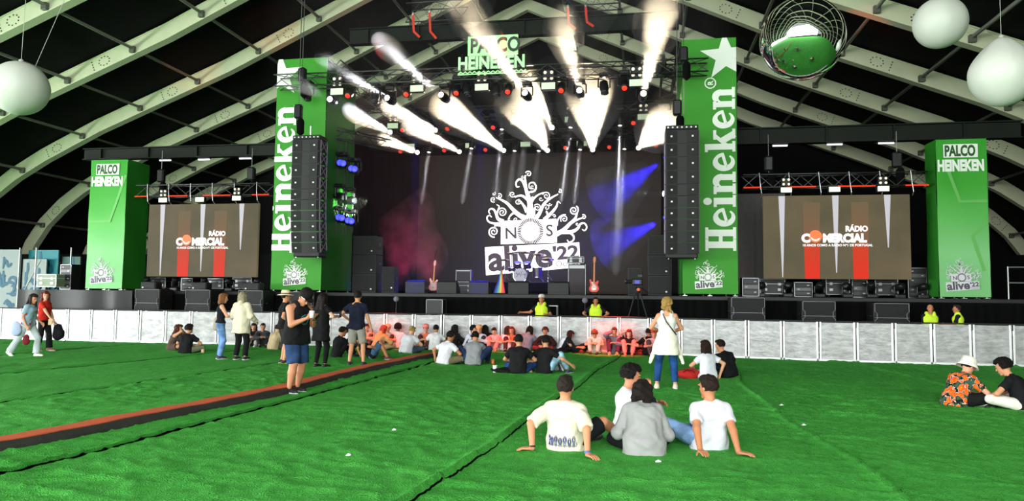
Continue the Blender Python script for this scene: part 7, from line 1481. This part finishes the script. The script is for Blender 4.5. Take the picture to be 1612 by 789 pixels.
# ================================================================== blue and white graphic hoardings and a scaffold at the far left
GRB = mat('hoarding_teal_ink', srgb(14, 84, 112), .6); GRW = mat('hoarding_white', (.26, .3, .31, 1), .6, noise=.05); GRC = mat('hoarding_cyan', srgb(18, 122, 134), .6, noise=.15, nscale=3); STAR = mat('dark_star', srgb(30, 40, 50), .6)
def hoarding(label, x0, x1, Y, z1, base, marks, seed):
    t = thing('hoarding', label, 'hoarding', ((x0 + x1) / 2, Y, 0)); m = MB(); m.span((x0, Y, .02), (x1, Y + .06, z1)); m.build('board', base, t, world=True); m = MB(); q = random.Random(seed); W = x1 - x0
    for k in range(marks):
        cx, cz = q.uniform(.25, W - .25), q.uniform(1.0, z1 - .35); r = q.uniform(.16, .34); a0 = q.uniform(0, 360)
        kind = q.randrange(3)
        pts = curl(cx, cz, r, a0, q.uniform(.5, .9), 18, .7) if kind == 0 else [(cx - r * .4, cz - r), (cx - r * .2, cz), (cx - r * .3, cz + r)] if kind == 1 else smooth([(cx - r, cz), (cx - r * .3, cz + r * .7), (cx + r * .3, cz - r * .5), (cx + r, cz + r * .2)], 14)
        pts = [(min(max(a, .05), W - .05), min(max(b_, .1), z1 - .05)) for a, b_ in pts]; m.ribbon(pts, [.07, .15, .1], (x0, Y - .01 - .0005 * k, 0), (1, 0, 0), (0, 0, 1), .004)
    m.build('lettering', GRB, t, world=True, fix=False); return t
Yh = 30.0
xa, xb, xc, xd, xe = [atY(x, 430, Yh)[0] for x in (-40, 31, 55, 80, 110)]
zh = atY(20, 393, Yh)[2]
hoarding('white hoarding with teal graffiti lettering at the far left', xa, xb, Yh, zh, GRW, 26, 3); h2 = hoarding('white hoarding with blue graffiti beside the scaffold at the left', xb + .05, xd - .35, Yh + .1, zh - .45, GRW, 14, 9)
t = hoarding('cyan hoarding with a small dark star at the left', xb + .05, xd, Yh + .4, zh, GRC, 18, 21); m = MB(); c = atY(54, 408, Yh + .4); m.prism(star_poly(0, 0, .16, 90), (c[0], Yh + .38, c[2]), (1, 0, 0), (0, 0, 1), .01); m.build('star', STAR, t, world=True)
t = hoarding('dim teal hoarding behind the scaffold next to the short left tower', xd + .05, xe, Yh + .6, zh - .3, mat('hoarding_dim', srgb(70, 100, 96), .7, noise=.2), 12, 33); m = MB(); c = atY(94, 414, Yh + .6); m.prism(star_poly(0, 0, .13, 90), (c[0], Yh + .58, c[2]), (1, 0, 0), (0, 0, 1), .01); m.build('star', mat('red_star', srgb(140, 50, 40), .6), t, world=True)
t = thing('scaffold_frame', 'steel scaffold frame with a diagonal brace in front of the hoardings at the left', 'scaffold', (atY(30, 440, 27)[0], 27, 0)); m = MB()
for x in (29, 55, 110): a = atY(x, 440, 27)[0]; m.tube((a, 27, 0), (a, 27, atY(x, 390, 27)[2]), .03)
m.build('standard', SCAF, t, world=True); m = MB(); a, b_ = atY(26, 480, 27), atY(64, 410, 27); m.tube(a, b_, .022); a, b_ = atY(29, 470, 27), atY(110, 466, 27); m.tube(a, b_, .022); m.build('brace', SCAF, t, world=True)

# ================================================================== hanging balls
BALL = mat('white_balloon_fabric', (.6, .62, .56, 1), .5, noise=.03, nscale=3, bump=.05, bscale=4)
def seams_ball(r, drop=0.0):
    m = MB(); nu, nv = 48, 28; v = []
    for i in range(nv + 1):
        t = PI * i / nv
        for k in range(nu):
            a = 2 * PI * k / nu; rr = r * (1 - .012 * abs(math.cos(a * 4)) * math.sin(t)) * (1 + .02 * drop * math.sin(a * 8) * max(0, math.cos(t)) )
            z = r * math.cos(t)
            if drop: z += drop * r * .22 * max(0, math.cos(t)) ** 5 - .06 * r * max(0, -math.cos(t)) ** 6; rr *= 1 - .28 * drop * max(0, math.cos(t)) ** 2 * .6
            v.append((rr * math.sin(t) * math.cos(a), rr * math.sin(t) * math.sin(a), z))
    return m.add(v, [(i * nu + k, (i + 1) * nu + k, (i + 1) * nu + (k + 1) % nu, i * nu + (k + 1) % nu) for i in range(nv) for k in range(nu)])
CORD = mat('pale_cord', (.4, .42, .38, 1), .8)
for lab, px, Y, r, drop, pts in (
    ('round white balloon lamp hanging at the far left on two cords', (31, 139), 14.0, .60, 0, [((0, 0), (.05, 4.2)), ((.3, .5), (1.7, 4.6))]),
    ('round white balloon hanging right of the big mirror ball', (1480, 36), 19.0, .615, 0, [((0, 0), (-.1, 4.0)), ((-.2, .4), (-1.4, 3.5))]),
    ('onion-shaped white balloon with gathered seams hanging at the far right', (1578, 117), 15.5, .60, 1, [((0, 0), (0, 4.5))])):
    p = atY(px[0], px[1], Y); t = thing('balloon', lab, 'balloon', tuple(p), .3)
    seams_ball(r, drop).build('skin', BALL, t, smooth=True)
    m = MB()
    for (a, b_), (c, d_) in pts: m.tube((a, 0, r * (1.16 if drop else 1) * (1 if a == 0 else .85)), (c, 0, d_), .006, n=5)
    m.build('cord', CORD, t)
    m = MB(); m.lathe([(.05, r * (1.2 if drop else .99) - .01), (.05, r * (1.2 if drop else .99) + .05), (.02, r * (1.2 if drop else 1) + .07)], n=12); m.build('collar', CORD, t)
MIRROR = mat('chrome_mirror', (.93, .93, .93, 1), .03, metal=1.0)
p = atY(1263, 61, 15.0); t = thing('mirror_ball', 'large chrome mirror ball hanging under the tent roof', 'mirror ball', tuple(p), 0)
R0 = .815; m = MB(); nu, nv = 72, 44; v = []
for i in range(nv + 1):
    th_ = PI * i / nv
    for k in range(nu):
        a = 2 * PI * k / nu; rr = R0 * (1 - .006 * abs(math.sin(a * 6)) * math.sin(th_)); v.append((rr * math.sin(th_) * math.cos(a), rr * math.sin(th_) * math.sin(a), R0 * math.cos(th_)))
m.add(v, [(i * nu + k, (i + 1) * nu + k, (i + 1) * nu + (k + 1) % nu, i * nu + (k + 1) % nu) for i in range(nv) for k in range(nu)]); m.build('skin', MIRROR, t, smooth=True)
m = MB(); m.tube((0, 0, R0), (0, 0, 4.5), .008, n=5); m.build('cord', CORD, t)
m = MB(); m.lathe([(.06, R0 - .01), (.06, R0 + .06), (.02, R0 + .09)], n=14); m.build('collar', CORD, t)
